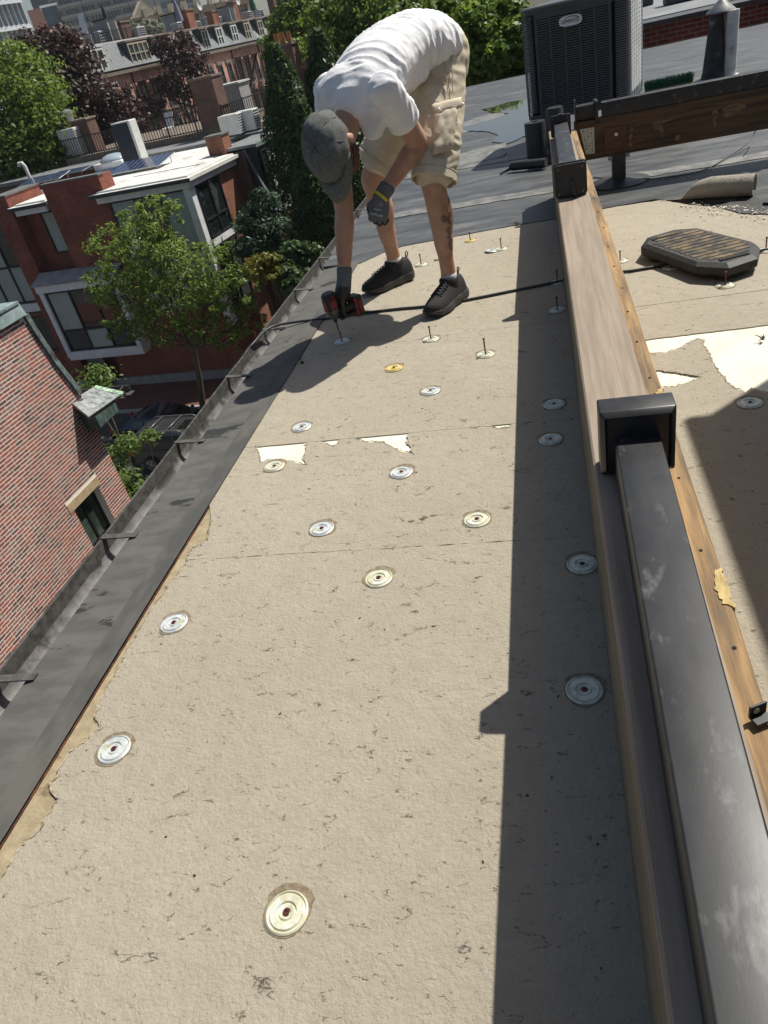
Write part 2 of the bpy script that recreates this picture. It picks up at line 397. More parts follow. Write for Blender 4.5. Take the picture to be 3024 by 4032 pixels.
# ---- right of the sleeper
rb = [(905, 1285), (1000, 1280), (1090, 1255), (1170, 1205), (1215, 1192), (1247, 1197), (1255, 1240), (1300, 1320), (1340, 1390), (1400, 1460), (1440, 1500), (1525, 1532), (1560, 1508), (1659, 1540), (1900, 1560)]
rt = [(970, 1500), (1060, 1495), (1150, 1470), (1240, 1430), (1050, 1400), (940, 1388)]
R1 = [(q[0], q[1]) for q in jag([roofpt(*c6(*p)) for p in rb], .02, .004)]
R2 = [(q[0], q[1]) for q in jag([roofpt(*c6(*p)) for p in rt], .02, .003)]
o5 = [(.17, R1[0][1] - .01)] + R1 + [(3.2, R1[-1][1] - .1), (3.2, -.4), (.17, -.4), (.17, R2[0][1])] + R2 + [(.17, R2[-1][1] + .01)]
MB().prism(o5, -.0045, 0).build('cover_board', M_board, bld)
MB().prism(seamline(.17, 3.2, 2.793, 2.80) + seamline(3.2, .17, 3.15, 3.147), -.0045, 0).build('cover_board', M_board, bld)
fibres([R1, R2])
far = [roofpt(*c6(*p)) for p in [(610, 362), (800, 330), (970, 305), (1190, 338), (1420, 362), (1659, 386), (1800, 400)]]
fe = [(q[0], q[1]) for q in jag(far, .04, .01)]
MB().prism([(.17, 3.152), (.17, 4.85)] + fe + [(3.2, 4.0), (3.2, 3.156)], -.0045, 0).build('cover_board', M_board, bld)
# lifted, darker flakes and torn foam beside the near boards come with the core; rust line under the flashing lip
MB().box((EX + .004, 2.2, -.0035), (.003, 5.2, .006)).build('rust_line', M_rust, bld)
# ---- edge flashing: inner lip, main sheet, gutter
fl = MB()
prof = [(EX + .004, .006), (EX - .065, .0075), (EX - .067, .004), (-1.395, -.012), (-1.398, -.05)]
ys = [-.4 + .3 * i for i in range(0, 17)] + [4.56]
rows = []
for x, z in prof:
    rows.append([(x + .0015 * mnoise.noise((y * 1.7, x * 9, 0)), y, z + .0025 * mnoise.noise((y * 1.3, x * 5, 3.1))) for y in ys])
fl2 = MB().rings([rows[0], rows[1], rows[2]], cap=False, closed=False); fl2.build('flashing_lip', M_flash2, bld, smooth=30)
MB().rings([rows[2], [(x + .0, y, z - .0) for x, y, z in rows[3]], rows[4]], cap=False, closed=False).build('edge_flashing', M_flash, bld, smooth=30)
gt = MB(); gp = []
for k in range(13):
    a = math.pi * k / 12
    gp.append((-1.437 + .036 * math.cos(a), -.028 - .045 * math.sin(a)))
gp = [(-1.399, -.022)] + gp + [(-1.474, .0), (-1.478, .0), (-1.478, -.03)]
gp2 = gp + [(-1.437 + .040 * math.cos(math.pi * k / 12), -.03 - .049 * math.sin(math.pi * k / 12)) for k in range(12, -1, -1)]
gt.rings([[(x, y, z) for x, z in gp2] for y in (-.5, 3, 6, 9.5)], cap=False)
gut = gt.build('gutter', [M_gutter], bld, smooth=40)
MB().box((-1.4765, 4.5, -.016), (.009, 10, .05)).build('gutter_lip', M_gdark, gut)
for (px, py) in [(300, 2640 - 40), (1060 * .6, 0)][:0]: pass
for yb in (1.09, 1.70, 2.32, 2.92, 3.50, 4.12, 4.75, 5.4, 6.05, 6.7):
    s = MB()
    s.slab([(-1.480, yb - .012, .013), (-1.480, yb + .012, .013), (-1.365, yb + .034, -.004), (-1.365, yb + .010, -.004)][::-1], .004)
    s.box((-1.480, yb, -.02), (.004, .026, .05))
    s.build('gutter_strap', M_gdark, gut)
# ---- membrane beyond the boards
MB().prism([(EX - .24, 9.6), (EX - .24, 4.55), (EX + .02, 4.50), (-1.02, 4.66), (-.9, 4.74), (-.2, 4.805), (.16, 4.795), (.16, 4.86), (.65, 4.87), (1.4, 4.2), (6.5, 4.0), (6.5, 14.5), (-1.39, 14.5)], -.01, .004).build('membrane', M_memb, bld)
def sheet(name, pts, z0, z1, m_, par=bld, amp=.01, step=.08):
    return MB().prism([(q[0], q[1]) for q in jag(pts, step, amp, True)], z0, z1).build(name, m_, par)
def c4r(x, y): return roofpt(*c4(x, y))
# seam strips and patches of the membrane
for a, b_, w in [((-1.2, 5.55), (3.6, 5.35), .16), ((-1.2, 7.0), (4.2, 6.8), .2)]:
    sheet('membrane_seam', [(a[0], a[1]), (b_[0], b_[1]), (b_[0], b_[1] + w), (a[0], a[1] + w)], .004, .0085, M_patch, amp=.012)
sheet('membrane_patch', [c5r for c5r in [roofpt(*c5(*p)) for p in [(-260, 770), (-40, 690), (130, 650), (110, 715), (-60, 760), (-240, 830)]]], .004, .010, M_patch, amp=.02, step=.15)
sheet('membrane_patch', [roofpt(*c5(*p)) for p in [(-200, 925), (-20, 870), (140, 835), (125, 915), (-30, 950), (-190, 985)]], .004, .012, M_patch, amp=.02, step=.15)
M_pud = mat('puddle_water', (.02, .022, .025), rough=.03, spec=.9)
pud1 = [(0, 640), (70, 625), (150, 600), (245, 585), (330, 590), (420, 600), (420, 760), (240, 800), (150, 840), (60, 830), (90, 790), (20, 770), (-90, 765), (-140, 745), (-60, 730), (60, 700), (150, 665), (60, 660)]
o = MB().prism([(q[0], q[1]) for q in jag([roofpt(*c5(*p)) for p in pud1], .08, .02, True)], .004, .0125).build('rain_puddle', M_pud)
tag(o, 'shallow rain puddle reflecting the sky on dark roof membrane beside the condenser', 'puddle')
o = MB().prism([(q[0], q[1]) for q in jag([c4r(*p) for p in [(700, 1010), (760, 985), (860, 960), (960, 900), (1010, 905), (900, 1040), (820, 1075), (740, 1090)]], .08, .02, True)], .004, .011).build('rain_puddle', M_pud)
tag(o, 'thin puddle on the dark membrane behind the worker\'s legs', 'puddle')

# ================================================================ fastener plates
M_galv = [mat('galvanized_plate', (.50, .52, .515), (.66, .68, .665), rough=.45, scale=60, metal=.25, c3=(.42, .38, .17), c3lo=.56, c3hi=.66, c3scale=25, bump=.2, bscale=120, bdist=.002),
          mat('yellowed_plate', (.50, .48, .33), (.64, .63, .52), rough=.5, scale=50, metal=.15, c3=(.60, .61, .57), c3lo=.55, c3hi=.62, c3scale=30, bump=.2, bscale=120, bdist=.002),
          mat('gold_rust_plate', (.50, .36, .10), (.66, .54, .24), rough=.6, scale=50, metal=.05, bump=.2, bscale=120, bdist=.002),
          mat('shade_toned_plate', (.44, .50, .42), (.70, .73, .66), rough=.55, scale=50, metal=.05, bump=.3, bscale=120, bdist=.002)]  # last one: shade tone put into the colour, for plates in shadow
M_screw = mat('red_coated_screw', (.085, .018, .016), (.13, .035, .028), rough=.45, scale=80, metal=.3)
M_tear = mat('torn_facer_rim', (.16, .125, .08), (.26, .21, .14), rough=.95, scale=60, bump=.7, bscale=200, bdist=.003)
PR = .0381
def plate_mesh(k):
    s = MB()
    s.lathe([(.0005, .0005), (.0062, .0005), (.0078, .0036), (.0122, .0042), (.0140, .0012), (.0168, .0012), (.0185, .0048), (.0290, .0046), (.0310, .0010), (.0338, .0010), (.0352, .0040), (PR, .0018), (PR, .0), (.0005, .0)], n=36)
    for j in range(3):
        a = 2 * math.pi * j / 3 + .4
        M = Matrix.Rotation(a, 3, 'Z'); s.box(M @ Vector((.0235, 0, .0038)), (.012, .0035, .0016), M, .0005)
    return s.mesh('plate_disc', M_galv[k], smooth=35)
plate_me = [plate_mesh(k) for k in range(4)]
def screw_mesh(h):
    s = MB()
    if h < .01: s.lathe([(.0002, .0035), (.0022, .0032), (.0025, .0055), (.0055, .0055), (.0062, .0042), (.0045, .0020), (.0002, .0015)], n=14)
    else:
        s.lathe([(.0002, h - .002), (.0022, h - .002), (.0026, h), (.0060, h - .0003), (.0064, h - .0016), (.0028, h - .007), (.0026, .003), (.0005, -.02)], n=12)
        for i in range(int(h / .004)): s.lathe([(.0026, .003 + i * .004), (.0036, .0045 + i * .004), (.0026, .006 + i * .004)], n=8)
    return s.mesh('screw', M_screw, smooth=40)
screw_flat = screw_mesh(0); screw_up = {h: screw_mesh(h) for h in (.05, .06, .07)}
S = 1.8228
plates = [
 # disp px, tint, screw, label
 ((620, 1973), 1, 0, 'largest looking yellowed fastener plate with red screw alone near the board\'s foot'),
 ((247, 1620), 0, 0, 'silver fastener plate with torn brown rim beside the torn flashing edge'),
 ((376, 1347), 0, 0, 'silver fastener plate close to the flashing, just on the near side of the cracked seam'),
 ((818, 1250), 1, 0, 'yellowed fastener plate in the board\'s middle just below the cracked seam'),
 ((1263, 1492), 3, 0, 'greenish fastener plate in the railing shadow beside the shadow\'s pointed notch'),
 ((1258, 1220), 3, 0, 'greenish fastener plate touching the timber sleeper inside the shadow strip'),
 ((695, 1143), 0, 0, 'clean silver fastener plate between the cracked seam and the white torn patch'),
 ((1030, 1123), 1, 0, 'yellow rimmed fastener plate beside the shadow edge above the cracked seam'),
 ((867, 1021), 0, 0, 'bright silver fastener plate below the larger white triangular tear'),
 ((593, 1008), 1, 0, 'yellowed fastener plate half inside the torn white foam patch'),
 ((652, 923), 0, 0, 'silver fastener plate above the torn white foam patch near the flashing'),
 ((930, 845), 0, 0, 'silver fastener plate alone in the lit middle of the third board'),
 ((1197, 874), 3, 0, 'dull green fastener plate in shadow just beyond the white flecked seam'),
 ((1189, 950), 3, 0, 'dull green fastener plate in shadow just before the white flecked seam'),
 ((851, 796), 2, 0, 'golden rusty fastener plate flat on the third board'),
 ((739, 738), 0, .05, 'silver fastener plate with the screw the worker is driving'),
 ((931, 733), 1, .06, 'fastener plate with upright screw on the seam in front of the worker\'s shoe'),
 ((1049, 766), 1, .07, 'fastener plate with a tall upright screw between the golden plate and the shadow'),
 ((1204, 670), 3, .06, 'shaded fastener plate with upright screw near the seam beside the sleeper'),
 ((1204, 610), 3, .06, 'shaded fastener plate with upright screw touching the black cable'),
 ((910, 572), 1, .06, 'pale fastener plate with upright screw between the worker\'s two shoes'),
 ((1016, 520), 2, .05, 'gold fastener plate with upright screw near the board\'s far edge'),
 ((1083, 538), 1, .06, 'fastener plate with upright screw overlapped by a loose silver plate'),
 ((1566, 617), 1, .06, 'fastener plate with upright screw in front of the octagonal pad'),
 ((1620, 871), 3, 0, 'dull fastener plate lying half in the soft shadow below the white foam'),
 ((1322, 525 + 531), 3, 0, None),
]
def place_plate(q, tint, scr, label, rot):
    t = thing('fastener_plate', label, 'fastener plate', (q[0], q[1], .0008), rot, 'insulation fastener plates on the cover boards')
    link('disc', plate_me[tint], t, True)
    link('screw', screw_flat if scr == 0 else screw_up[scr], t, True)
    if scr == 0 or tint in (1, 3):
        s = MB(); n = 40; o1 = []
        for k in range(n):
            a = 2 * math.pi * k / n
            r = PR * (1.02 + .20 * max(0, mnoise.noise((math.cos(a) * 1.3, math.sin(a) * 1.3, q[0] * 7 + q[1] * 3)) + .25) + rng.uniform(0, .05) + (.22 if math.sin(a + rot) > .45 else 0))
            o1.append((r * math.cos(a), r * math.sin(a)))
        s.prism(o1, -.0006, .0004); s.build('torn_facer', M_tear, t, local=True)
    return t
for c, tint, scr, lab in plates:
    if lab is None: continue
    place_plate(roofpt(c[0] * S, c[1] * S), tint, scr, lab, rng.uniform(0, 6))
for (x, y), tint, scr, lab in [((1040, 738), 3, 0, 'shaded fastener plate half under the octagonal pad beside the cable'),
                               ((1645, 627), 1, .06, 'fastener plate with upright screw touching the cable beyond the octagonal pad'),
                               ((716, 694), 1, .05, 'fastener plate with screw peeping out beside the nailed timber edge')]:
    place_plate(roofpt(*c6(x, y)), tint, scr, lab, rng.uniform(0, 6))
t = thing('fastener_plate', 'loose silver fastener plate without a screw lying tilted on another plate', 'fastener plate', roofpt(1062 * S, 543 * S) + (.004,), 0, 'insulation fastener plates on the cover boards')
t.rotation_euler = (math.radians(4), math.radians(6), 1.0); link('disc', plate_me[0], t, True)
# loose screws
a = P(*c9(962, 266), 2, .004); b_ = P(*c9(990, 263), 2, .004)
ls = MB(); ls.cyl(a, b_, .0028, 8); ls.cyl(a, a + (a - b_).normalized() * .003, .006, 10)
tag(ls.build('loose_screw', M_screw), 'loose red screw lying flat on the board behind the worker\'s shoe', 'screw')
a = P(*c9(343, 742), 2, .006)
nl = MB(); nl.cyl(a, a + Vector((-.004, .0, .045)), .003, 8, .001); nl.cyl(a + Vector((0, 0, -.004)), a + Vector((0, 0, .003)), .009, 10)
tag(nl.build('bent_nail', mat('dark_nail', (.10, .09, .08), rough=.5, metal=.6)), 'small dark nail standing at the flashing lip in the worker\'s shadow', 'nail')

# ================================================================ timber sleeper with composite cap
M_comp = mat('composite_cap', (.25, .20, .155), (.325, .265, .21), spec=.15, rough=.75, scale=60, stretch=(1, .04, 1), bump=.35, bscale=110, bdist=.003, rv=.08, c3=(.27, .23, .17), c3lo=.5, c3hi=.7, c3scale=2.2)
M_timber = mat('weathered_timber', (.16, .10, .05), (.42, .265, .12), rough=.85, scale=46, stretch=(1, .07, 1), bump=.5, bscale=80, bdist=.004, c3=(.085, .068, .05), c3lo=.52, c3hi=.64, c3scale=14, lo=.35, hi=.65)
M_timberS = mat('grey_timber_side', (.115, .10, .075), (.20, .165, .11), rough=.9, scale=46, stretch=(1, .05, 1), bump=.6, bscale=80, bdist=.004, c3=(.05, .05, .02), c3lo=.55, c3hi=.68, c3scale=5)
M_pale = mat('split_fresh_wood', (.34, .24, .09), (.62, .48, .22), rough=.8, scale=60, stretch=(1, .2, 1), bump=.4, bscale=90, bdist=.003)
sl = thing('timber_sleeper', 'long double timber sleeper with brown composite cap running along the roof', 'sleeper', (.14, 2.5, 0))
BZ = .395; CZ = .42
def jplank(name, x0, x1, y0, y1, z0, z1, m_, par, bev=.004, seg=40, wob=.0015):
    s = MB(); rs = []
    for i in range(seg + 1):
        y = y0 + (y1 - y0) * i / seg; w = lambda k: wob * mnoise.noise((y * 2.3, k * 7.1 + x0 * 31, 0))
        rs.append([(x0 + bev + w(1), y, z0), (x1 - bev + w(2), y, z0), (x1 + w(2), y, z0 + bev), (x1 + w(3), y, z1 - bev), (x1 - bev + w(3), y, z1 + w(4)), (x0 + bev + w(5), y, z1 + w(4)), (x0 + w(5), y, z1 - bev), (x0 + w(6), y, z0 + bev)])
    s.rings(rs); return s.build(name, m_, par, smooth=30)
jplank('joist', .064, .108, -.6, 5.35, 0.002, BZ, M_timberS, sl)
jplank('joist', .1105, .232, -.6, 5.35, 0.002, BZ - .006, M_timber, sl, wob=.003)
jplank('cap_board', .058, .1905, -.6, 5.30, BZ + .0008, CZ, M_comp, sl, bev=.004, wob=.0004)
for yn in [.55, .78, 1.0, 1.22, 1.45, 1.66, 1.88, 2.1, 2.3, 2.52, 2.75, 3.0, 3.25, 3.5]:
    MB().cyl((.213 + rng.uniform(-.004, .004), yn, BZ - .02), (.213 + rng.uniform(-.004, .004), yn, BZ - .0045), .0032, 8).build('nail_hole', mat('nail_black', (.012, .01, .008), rough=.9), sl)
for (y0, y1, x0) in [(.87, .955, .211), (1.55, 1.60, .214)]:
    pts = [(x0 + .008, y0), (.232, y0 - .01), (.233, y1), (x0 + .008, y1 - .01), (x0 + .002, (y0 + y1) / 2)]
    MB().prism([(q[0], q[1]) for q in jag(pts, .006, .0032, True)], BZ - .02, BZ - .0035).build('split_patch', M_pale, sl)
# ---- railing posts lying on the sleeper
M_black = mat('black_powdercoat', (.016, .017, .019), (.024, .025, .027), spec=.4, rough=.42, scale=14, bump=.06, bscale=240, bdist=.001, c3=(.11, .11, .11), c3lo=.57, c3hi=.70, c3scale=26, stretch=(1, .4, 1), rv=.12)
M_blk2 = mat('black_plastic', (.012, .012, .013), (.02, .02, .02), rough=.4, scale=20)
M_steel = mat('zinc_steel', (.45, .46, .46), (.6, .6, .6), rough=.35, scale=60, metal=.85)
def post_tube(name, a, b_, w, par, m_=None):
    a = Vector(a); b_ = Vector(b_); x, y, z = frame_from(b_ - a); rs = []
    for p in (a, a.lerp(b_, .35), a.lerp(b_, .7), b_):
        rr = []
        for cx, cy, a0 in ((1, 1, 0), (-1, 1, 90), (-1, -1, 180), (1, -1, 270)):
            for k in range(5):
                an = math.radians(a0 + 22.5 * k); r = .0035
                rr.append(p + x * (cx * (w / 2 - r) + r * math.cos(an)) + y * (cy * (w / 2 - r) + r * math.sin(an)))
        rs.append(rr)
    return MB().rings(rs).build(name, m_ or M_black, par, smooth=30)
TW = .079; TZ = CZ + .001 + TW / 2
pA = thing('railing_post', 'long black square railing post with flared skirt lying on the composite cap', 'railing post', (.12, .6, CZ), group='railing posts taken down onto the timber frame')
post_tube('tube', (.118, -.45, TZ), (.134, 1.20, TZ), TW, pA)
def skirt(par, cx, cy, w, d, zc=None):
    s = MB(); zb = CZ + .002; zc = zb + w / 2
    # flared square collar: open rim away from the camera, narrowing toward the tube
    secs = [(cy + d / 2, w), (cy + d / 2 - .003, w), (cy - d * .30, w), (cy - d * .36, w * .985), (cy - d * .5, w * .86), (cy - d * .42, w * .80), (cy - d * .42, TW + .006)]
    rs = []
    for yy, ww in secs:
        h = ww / 2; r = .0035; rr = []
        for sx, sz, a0 in ((1, 1, 0), (-1, 1, 90), (-1, -1, 180), (1, -1, 270)):
            for k in range(4):
                an = math.radians(a0 + 30 * k); rr.append((cx + sx * (h - r) + r * math.cos(an), yy, zc + sz * (h - r) + r * math.sin(an)))
        rs.append(rr)
    return s.rings(rs).build('skirt', M_blk2, par, smooth=35)
skirt(pA, .1345, 1.225, .132, .06)
pB = thing('railing_post', 'black square railing post with bolted base plate facing the open roof', 'railing post', (.12, 4.2, CZ), group='railing posts taken down onto the timber frame')
post_tube('tube', (.1165, 3.46, TZ), (.128, 5.0, TZ), TW, pB)
def base_plate(par, cx, cy, w, name='base_plate', th=.011):
    s = MB(); zc = CZ + .002 + w / 2; h = w / 2; r = .012; rs = []
    for yy, hh in ((cy - th / 2, h - .001), (cy + th / 2, h)):
        rr = []
        for sx, sz, a0 in ((1, 1, 0), (-1, 1, 90), (-1, -1, 180), (1, -1, 270)):
            for k in range(5):
                an = math.radians(a0 + 22.5 * k); rr.append((cx + sx * (hh - r) + r * math.cos(an), yy, zc + sz * (hh - r) + r * math.sin(an)))
        rs.append(rr)
    o = s.rings(rs).build(name, M_blk2, par, smooth=35)
    for sx in (-1, 1):
        for sz in (-1, 1):
            MB().cyl((cx + sx * (h - .017), cy - th / 2 - .0012, zc + sz * (h - .017)), (cx + sx * (h - .017), cy, zc + sz * (h - .017)), .005, 10).build('bolt_hole', mat('bolt_grey', (.12, .12, .12), rough=.4, metal=.6), o)
    return o
base_plate(pB, .1165, 3.445, .134)
base_plate(pB, .1165, 3.462, .139, 'backing_plate', .008)
MB().tube([(.122, 3.45, CZ + .075), (.120, 3.42, CZ + .07), (.124, 3.40, CZ + .03), (.128, 3.41, CZ + .006), (.131, 3.43, CZ + .006)], .0055, 8).build('wire_lead', mat('cable_rubber', (.02, .02, .02), (.04, .04, .04), rough=.5, scale=40), pB, smooth=True)
MB().tube([(.126, 3.45, CZ + .07), (.126, 3.425, CZ + .066), (.129, 3.40, CZ + .028), (.134, 3.41, CZ + .005)], .0045, 8).build('wire_lead', MATS['cable_rubber'], pB, smooth=True)
base_plate(pB, .128, 5.005, .12, 'end_bracket', .012)
MB().box((.128, 4.99, CZ + .105), (.03, .03, .05), None, .004).build('end_clip', M_blk2, pB)
# ---- cross beam at the far end of the sleeper
M_beam = mat('old_pine_beam', (.042, .024, .011), (.13, .072, .031), rough=.75, scale=44, stretch=(.05, 1, 1), bump=.5, bscale=60, bdist=.005, c3=(.30, .20, .10), c3lo=.62, c3hi=.68, c3scale=4, lo=.36, hi=.62)
cbm = thing('cross_beam', 'scarred pine beam with torn bare patches crossing behind the sleeper', 'beam', (1.6, 5.45, 0))
s = MB(); rs = []
for i in range(41):
    x = .225 + 3.4 * i / 40; w = lambda k: .002 * mnoise.noise((x * 3, k * 5.1, 2)); yb = 5.43 - (x - .225) * .03
    rs.append([(x, yb + w(1), .185), (x, yb + .09, .185), (x, yb + .09, .42 + w(4)), (x, yb + .004, .42 + w(4)), (x, yb + w(2), .415)])
s.rings(rs).build('timber', M_beam, cbm, smooth=30)
bv = lambda x: 5.43 - (x - .225) * .03
def bpt(x, y): q = PN(*c5(x, y), (.225, 5.43, 0), np.array([.03, 1., 0])); return q
pl = [bpt(565, 752), bpt(648, 738), bpt(652, 890), bpt(600, 897)]
s = MB(); s.slab([p + Vector((0, -.005, 0)) for p in pl][::-1], .003); tp_ = s.build('tie_plate', mat('galv_tie', (.42, .42, .38), (.55, .55, .50), rough=.45, metal=.5, scale=40), cbm)
for i in range(3):
    for j in range(8):
        q = pl[0].lerp(pl[1], .2 + .3 * i).lerp(pl[3].lerp(pl[2], .2 + .3 * i), .08 + .12 * j)
        MB().cyl(q + Vector((0, -.0058, 0)), q + Vector((0, -.0045, 0)), .0025 if (i + j) % 3 else .0042, 8).build('tie_hole', mat('hole_dark', (.06, .05, .05), rough=.8), tp_)
M_bare = mat('bare_torn_wood', (.09, .055, .026), (.22, .15, .08), rough=.85, scale=40, stretch=(.3, 1, 1), bump=.5, bscale=80, bdist=.003)
for pg in ([(852, 716), (872, 705), (880, 752), (866, 800), (872, 850), (852, 858), (846, 800), (856, 760)], [(985, 708), (1040, 688), (1100, 684), (1112, 694), (1050, 712), (1046, 742), (1062, 790), (1040, 800), (1022, 752), (1000, 760)], [(1330, 640), (1360, 628), (1372, 668), (1352, 700), (1366, 735), (1342, 740), (1336, 690)], [(1395, 632), (1440, 606), (1500, 596), (1530, 612), (1518, 650), (1470, 668), (1420, 690), (1400, 672)], [(1120, 790), (1150, 782), (1140, 815), (1118, 818)]):
    s = MB(); s.slab([q + Vector((0, -.0035, 0)) for q in jag([bpt(*p) for p in pg], .012, .002, True)][::-1], .003); s.build('torn_patch', M_bare, cbm)
M_rplate = mat('brown_primer_plate', (.085, .03, .02), (.12, .045, .03), rough=.6, scale=40)
pl = [bpt(706, 748), bpt(838, 726), bpt(838, 850), bpt(708, 872)]
s = MB(); s.slab([p + Vector((0, -.009, 0)) for p in pl][::-1], .008); o = s.build('saddle_plate', M_rplate, cbm)
q = bpt(775, 778); MB().cyl(q + Vector((0, -.02, 0)), q + Vector((0, -.008, 0)), .011, 6).build('bolt_head', M_steel, o)
M_rubber = mat('black_rubber_boot', (.016, .017, .018), (.03, .03, .03), rough=.45, scale=20, bump=.2, bscale=30, bdist=.004)
sp = thing('support_post', 'short black rubber clad post carrying the scarred cross beam', 'post', (.5, 5.52, 0))
MB().box((.5, 5.475, .105), (.085, .085, .2), None, .006).build('post', M_rubber, sp)
for k in (-1, 1): MB().cyl((.5 + k * .045, 5.44, .165), (.5 + k * .068, 5.435, .172), .012, 12).build('bolt', M_steel, sp)
s = MB(); s.lathe([(.0, .035), (.07, .03), (.11, .016), (.2, .007), (.2, .003), (.0, .003)], (.5, 5.47, 0.004), 20); s.build('boot_flange', M_rubber, sp, smooth=50)
# rails on the cross beam
rl = thing('black_rail', 'black square rail with end bracket lying on top of the cross beam', 'rail', (1.6, 5.4, .42), group='railing posts taken down onto the timber frame')
post_tube('tube', (.40, 5.47, .465), (3.5, 5.38, .468), .085, rl)
MB().box((.365, 5.472, .462), (.022, .13, .13), None, .004).build('end_bracket', M_blk2, rl)
MB().box((.30, 5.475, .47), (.13, .075, .085), None, .005).build('end_stub', M_black, rl)
MB().box((.235, 5.46, .475), (.006, .12, .15), None, .002).build('end_plate', M_blk2, rl)
MB().box((1.52, 5.445, .475), (.05, .14, .125), None, .004).build('bracket', M_blk2, rl)
# pipe boots left of the sleeper end
pb = thing('pipe_boot', 'black capped pipe boot beside the condenser', 'pipe boot', (-.03, 6.75, 0))
MB().lathe([(.0, .285), (.03, .285), (.032, .295), (.082, .295), (.085, .285), (.082, .03), (.13, .012), (.13, .002), (.0, .002)], (-.03, 6.75, .004), 24).build('boot', M_rubber, pb, smooth=40)
pb2 = thing('pipe_boot', 'second black pipe boot just behind the post end clip', 'pipe boot', (.16, 6.9, 0))
hb_ = P(*c5(490, 612), 1, 6.6).z
MB().lathe([(.0, hb_), (.06, hb_), (.066, hb_ - .01), (.062, .03), (.1, .012), (.1, .002), (.0, .002)], (.13, 6.6, .004), 20).build('boot', M_rubber, pb2, smooth=40)
q0 = P(*c5(170, 965), 2, .05); q1 = P(*c5(370, 945), 2, .05)
tr = MB(); tr.tube([q0, q0.lerp(q1, .5), q1], .035, 14); tr.tube([q0 + Vector((-.10, -.03, -.04)), q0 + Vector((-.02, 0, -.02)), q0], [.006, .012, .03], 8)
tag(tr.build('rubber_roll', M_rubber, smooth=40), 'small roll of black rubber membrane lying against the pipe boot', 'roll')
# ================================================================ loose things on the roof
def cz(x, y): return (2350 + x * .4063, 850 + y * .4063)
M_pad = mat('black_pad_plastic', (.014, .0135, .012), (.03, .028, .024), rough=.65, scale=30, bump=.3, bscale=90, bdist=.002)
M_padtop = mat('worn_pad_top', (.022, .019, .014), (.17, .12, .055), rough=.75, scale=17, lo=.44, hi=.62, bump=.3, bscale=120, bdist=.002)
pad = thing('ballast_pad', 'black octagonal pad with ribbed worn yellow top and two slots', 'pad', tuple(P(*cz(1000, 330), 2, 0)))
ZP = .078
top = [P(*cz(*p), 2, ZP - .014) for p in [(428, 300), (488, 216), (722, 148), (960, 131), (1540, 276), (1583, 318), (1560, 415), (1284, 508), (965, 492)]]
cen = sum(top, Vector()) / len(top)
ins = [cen + (p - cen) * .9 for p in top]
s = MB(); low = [Vector((p.x, p.y, .03)) for p in top]; bot = [cen + (p - cen) * .96 for p in low]
s.rings([[(p.x, p.y, .022) for p in bot], [(p.x, p.y, .034) for p in low], [(p.x, p.y, ZP - .014) for p in top], [(p.x, p.y, ZP) for p in ins]])
s.build('pad_body', M_pad, pad)
s = MB()
for k in (0, 3, 5, 7): s.cyl((cen.x + (low[k].x - cen.x) * .75, cen.y + (low[k].y - cen.y) * .75, .001), (cen.x + (low[k].x - cen.x) * .75, cen.y + (low[k].y - cen.y) * .75, .024), .03, 12)
s.build('pad_feet', M_pad, pad)
# ribs: clipped strips parallel to the slots
def clip_line(poly, y0, ang):
    ca, sa = math.cos(ang), math.sin(ang); xs = []
    pl = [((p.x - cen.x) * ca + (p.y - cen.y) * sa, -(p.x - cen.x) * sa + (p.y - cen.y) * ca) for p in poly]
    for i in range(len(pl)):
        (xa, ya), (xb, yb) = pl[i], pl[(i + 1) % len(pl)]
        if (ya - y0) * (yb - y0) < 0: xs.append(xa + (xb - xa) * (y0 - ya) / (yb - ya))
    return (min(xs), max(xs)) if len(xs) >= 2 else None
rp_ = [cen + (p - cen) * .80 for p in top]; ang = math.atan2(*(lambda d: (d.y, d.x))(P(*cz(1470, 360), 2, ZP) - P(*cz(1190, 430), 2, ZP)))
for i in range(-6, 7):
    yy = i * .042; ab = clip_line(rp_, yy, ang)
    if not ab or ab[1] - ab[0] < .06: continue
    M = Matrix.Rotation(ang, 3, 'Z'); mid = (ab[0] + ab[1]) / 2
    q = cen + M @ Vector((mid, yy, 0))
    MB().box((q.x, q.y, ZP + .0012), (ab[1] - ab[0], .030, .0028), M, .0008).build('rib', M_padtop, pad)
for (x0, y0, x1, y1) in [(535, 232, 775, 172), (1190, 430, 1470, 360)]:
    a = P(*cz(x0, y0), 2, ZP + .003); b_ = P(*cz(x1, y1), 2, ZP + .003)
    MB().bar(a, b_, .022, .003).build('hand_slot', mat('slot_shade_black', (.004, .004, .004), rough=.9), pad)  # raised black bar: shade inside the open slot put into colour
# black cable across the roof
cb = [(0.0, 0, 0)]
cpts = [P(*c9(x, y), 2, z) for x, y, z in [(-40, 860, -.25), (40, 740, -.05), (110, 660, .015), (190, 583, .02), (300, 556, .012), (460, 537, .008), (640, 511, .008), (800, 492, .008), (920, 481, .008), (1120, 449, .008), (1340, 405, .008), (1560, 361, .008)]]
cpts += [Vector((.2, cpts[-1].y + .06, .008))] + [P(*c6(x, y), 2, .008) for x, y in [(740, 760), (870, 741), (1000, 720), (1200, 690), (1450, 655), (1610, 626), (1680, 616), (1900, 590)]]
def smoothpath(pts, k=6):
    out = []
    for i in range(len(pts) - 1):
        p0, p1, p2, p3 = pts[max(i - 1, 0)], pts[i], pts[i + 1], pts[min(i + 2, len(pts) - 1)]
        for j in range(k):
            t = j / k
            out.append(.5 * ((2 * p1) + (p2 - p0) * t + (2 * p0 - 5 * p1 + 4 * p2 - p3) * t * t + (3 * p1 - p0 - 3 * p2 + p3) * t ** 3))
    return out + [pts[-1]]
sc = smoothpath(cpts)
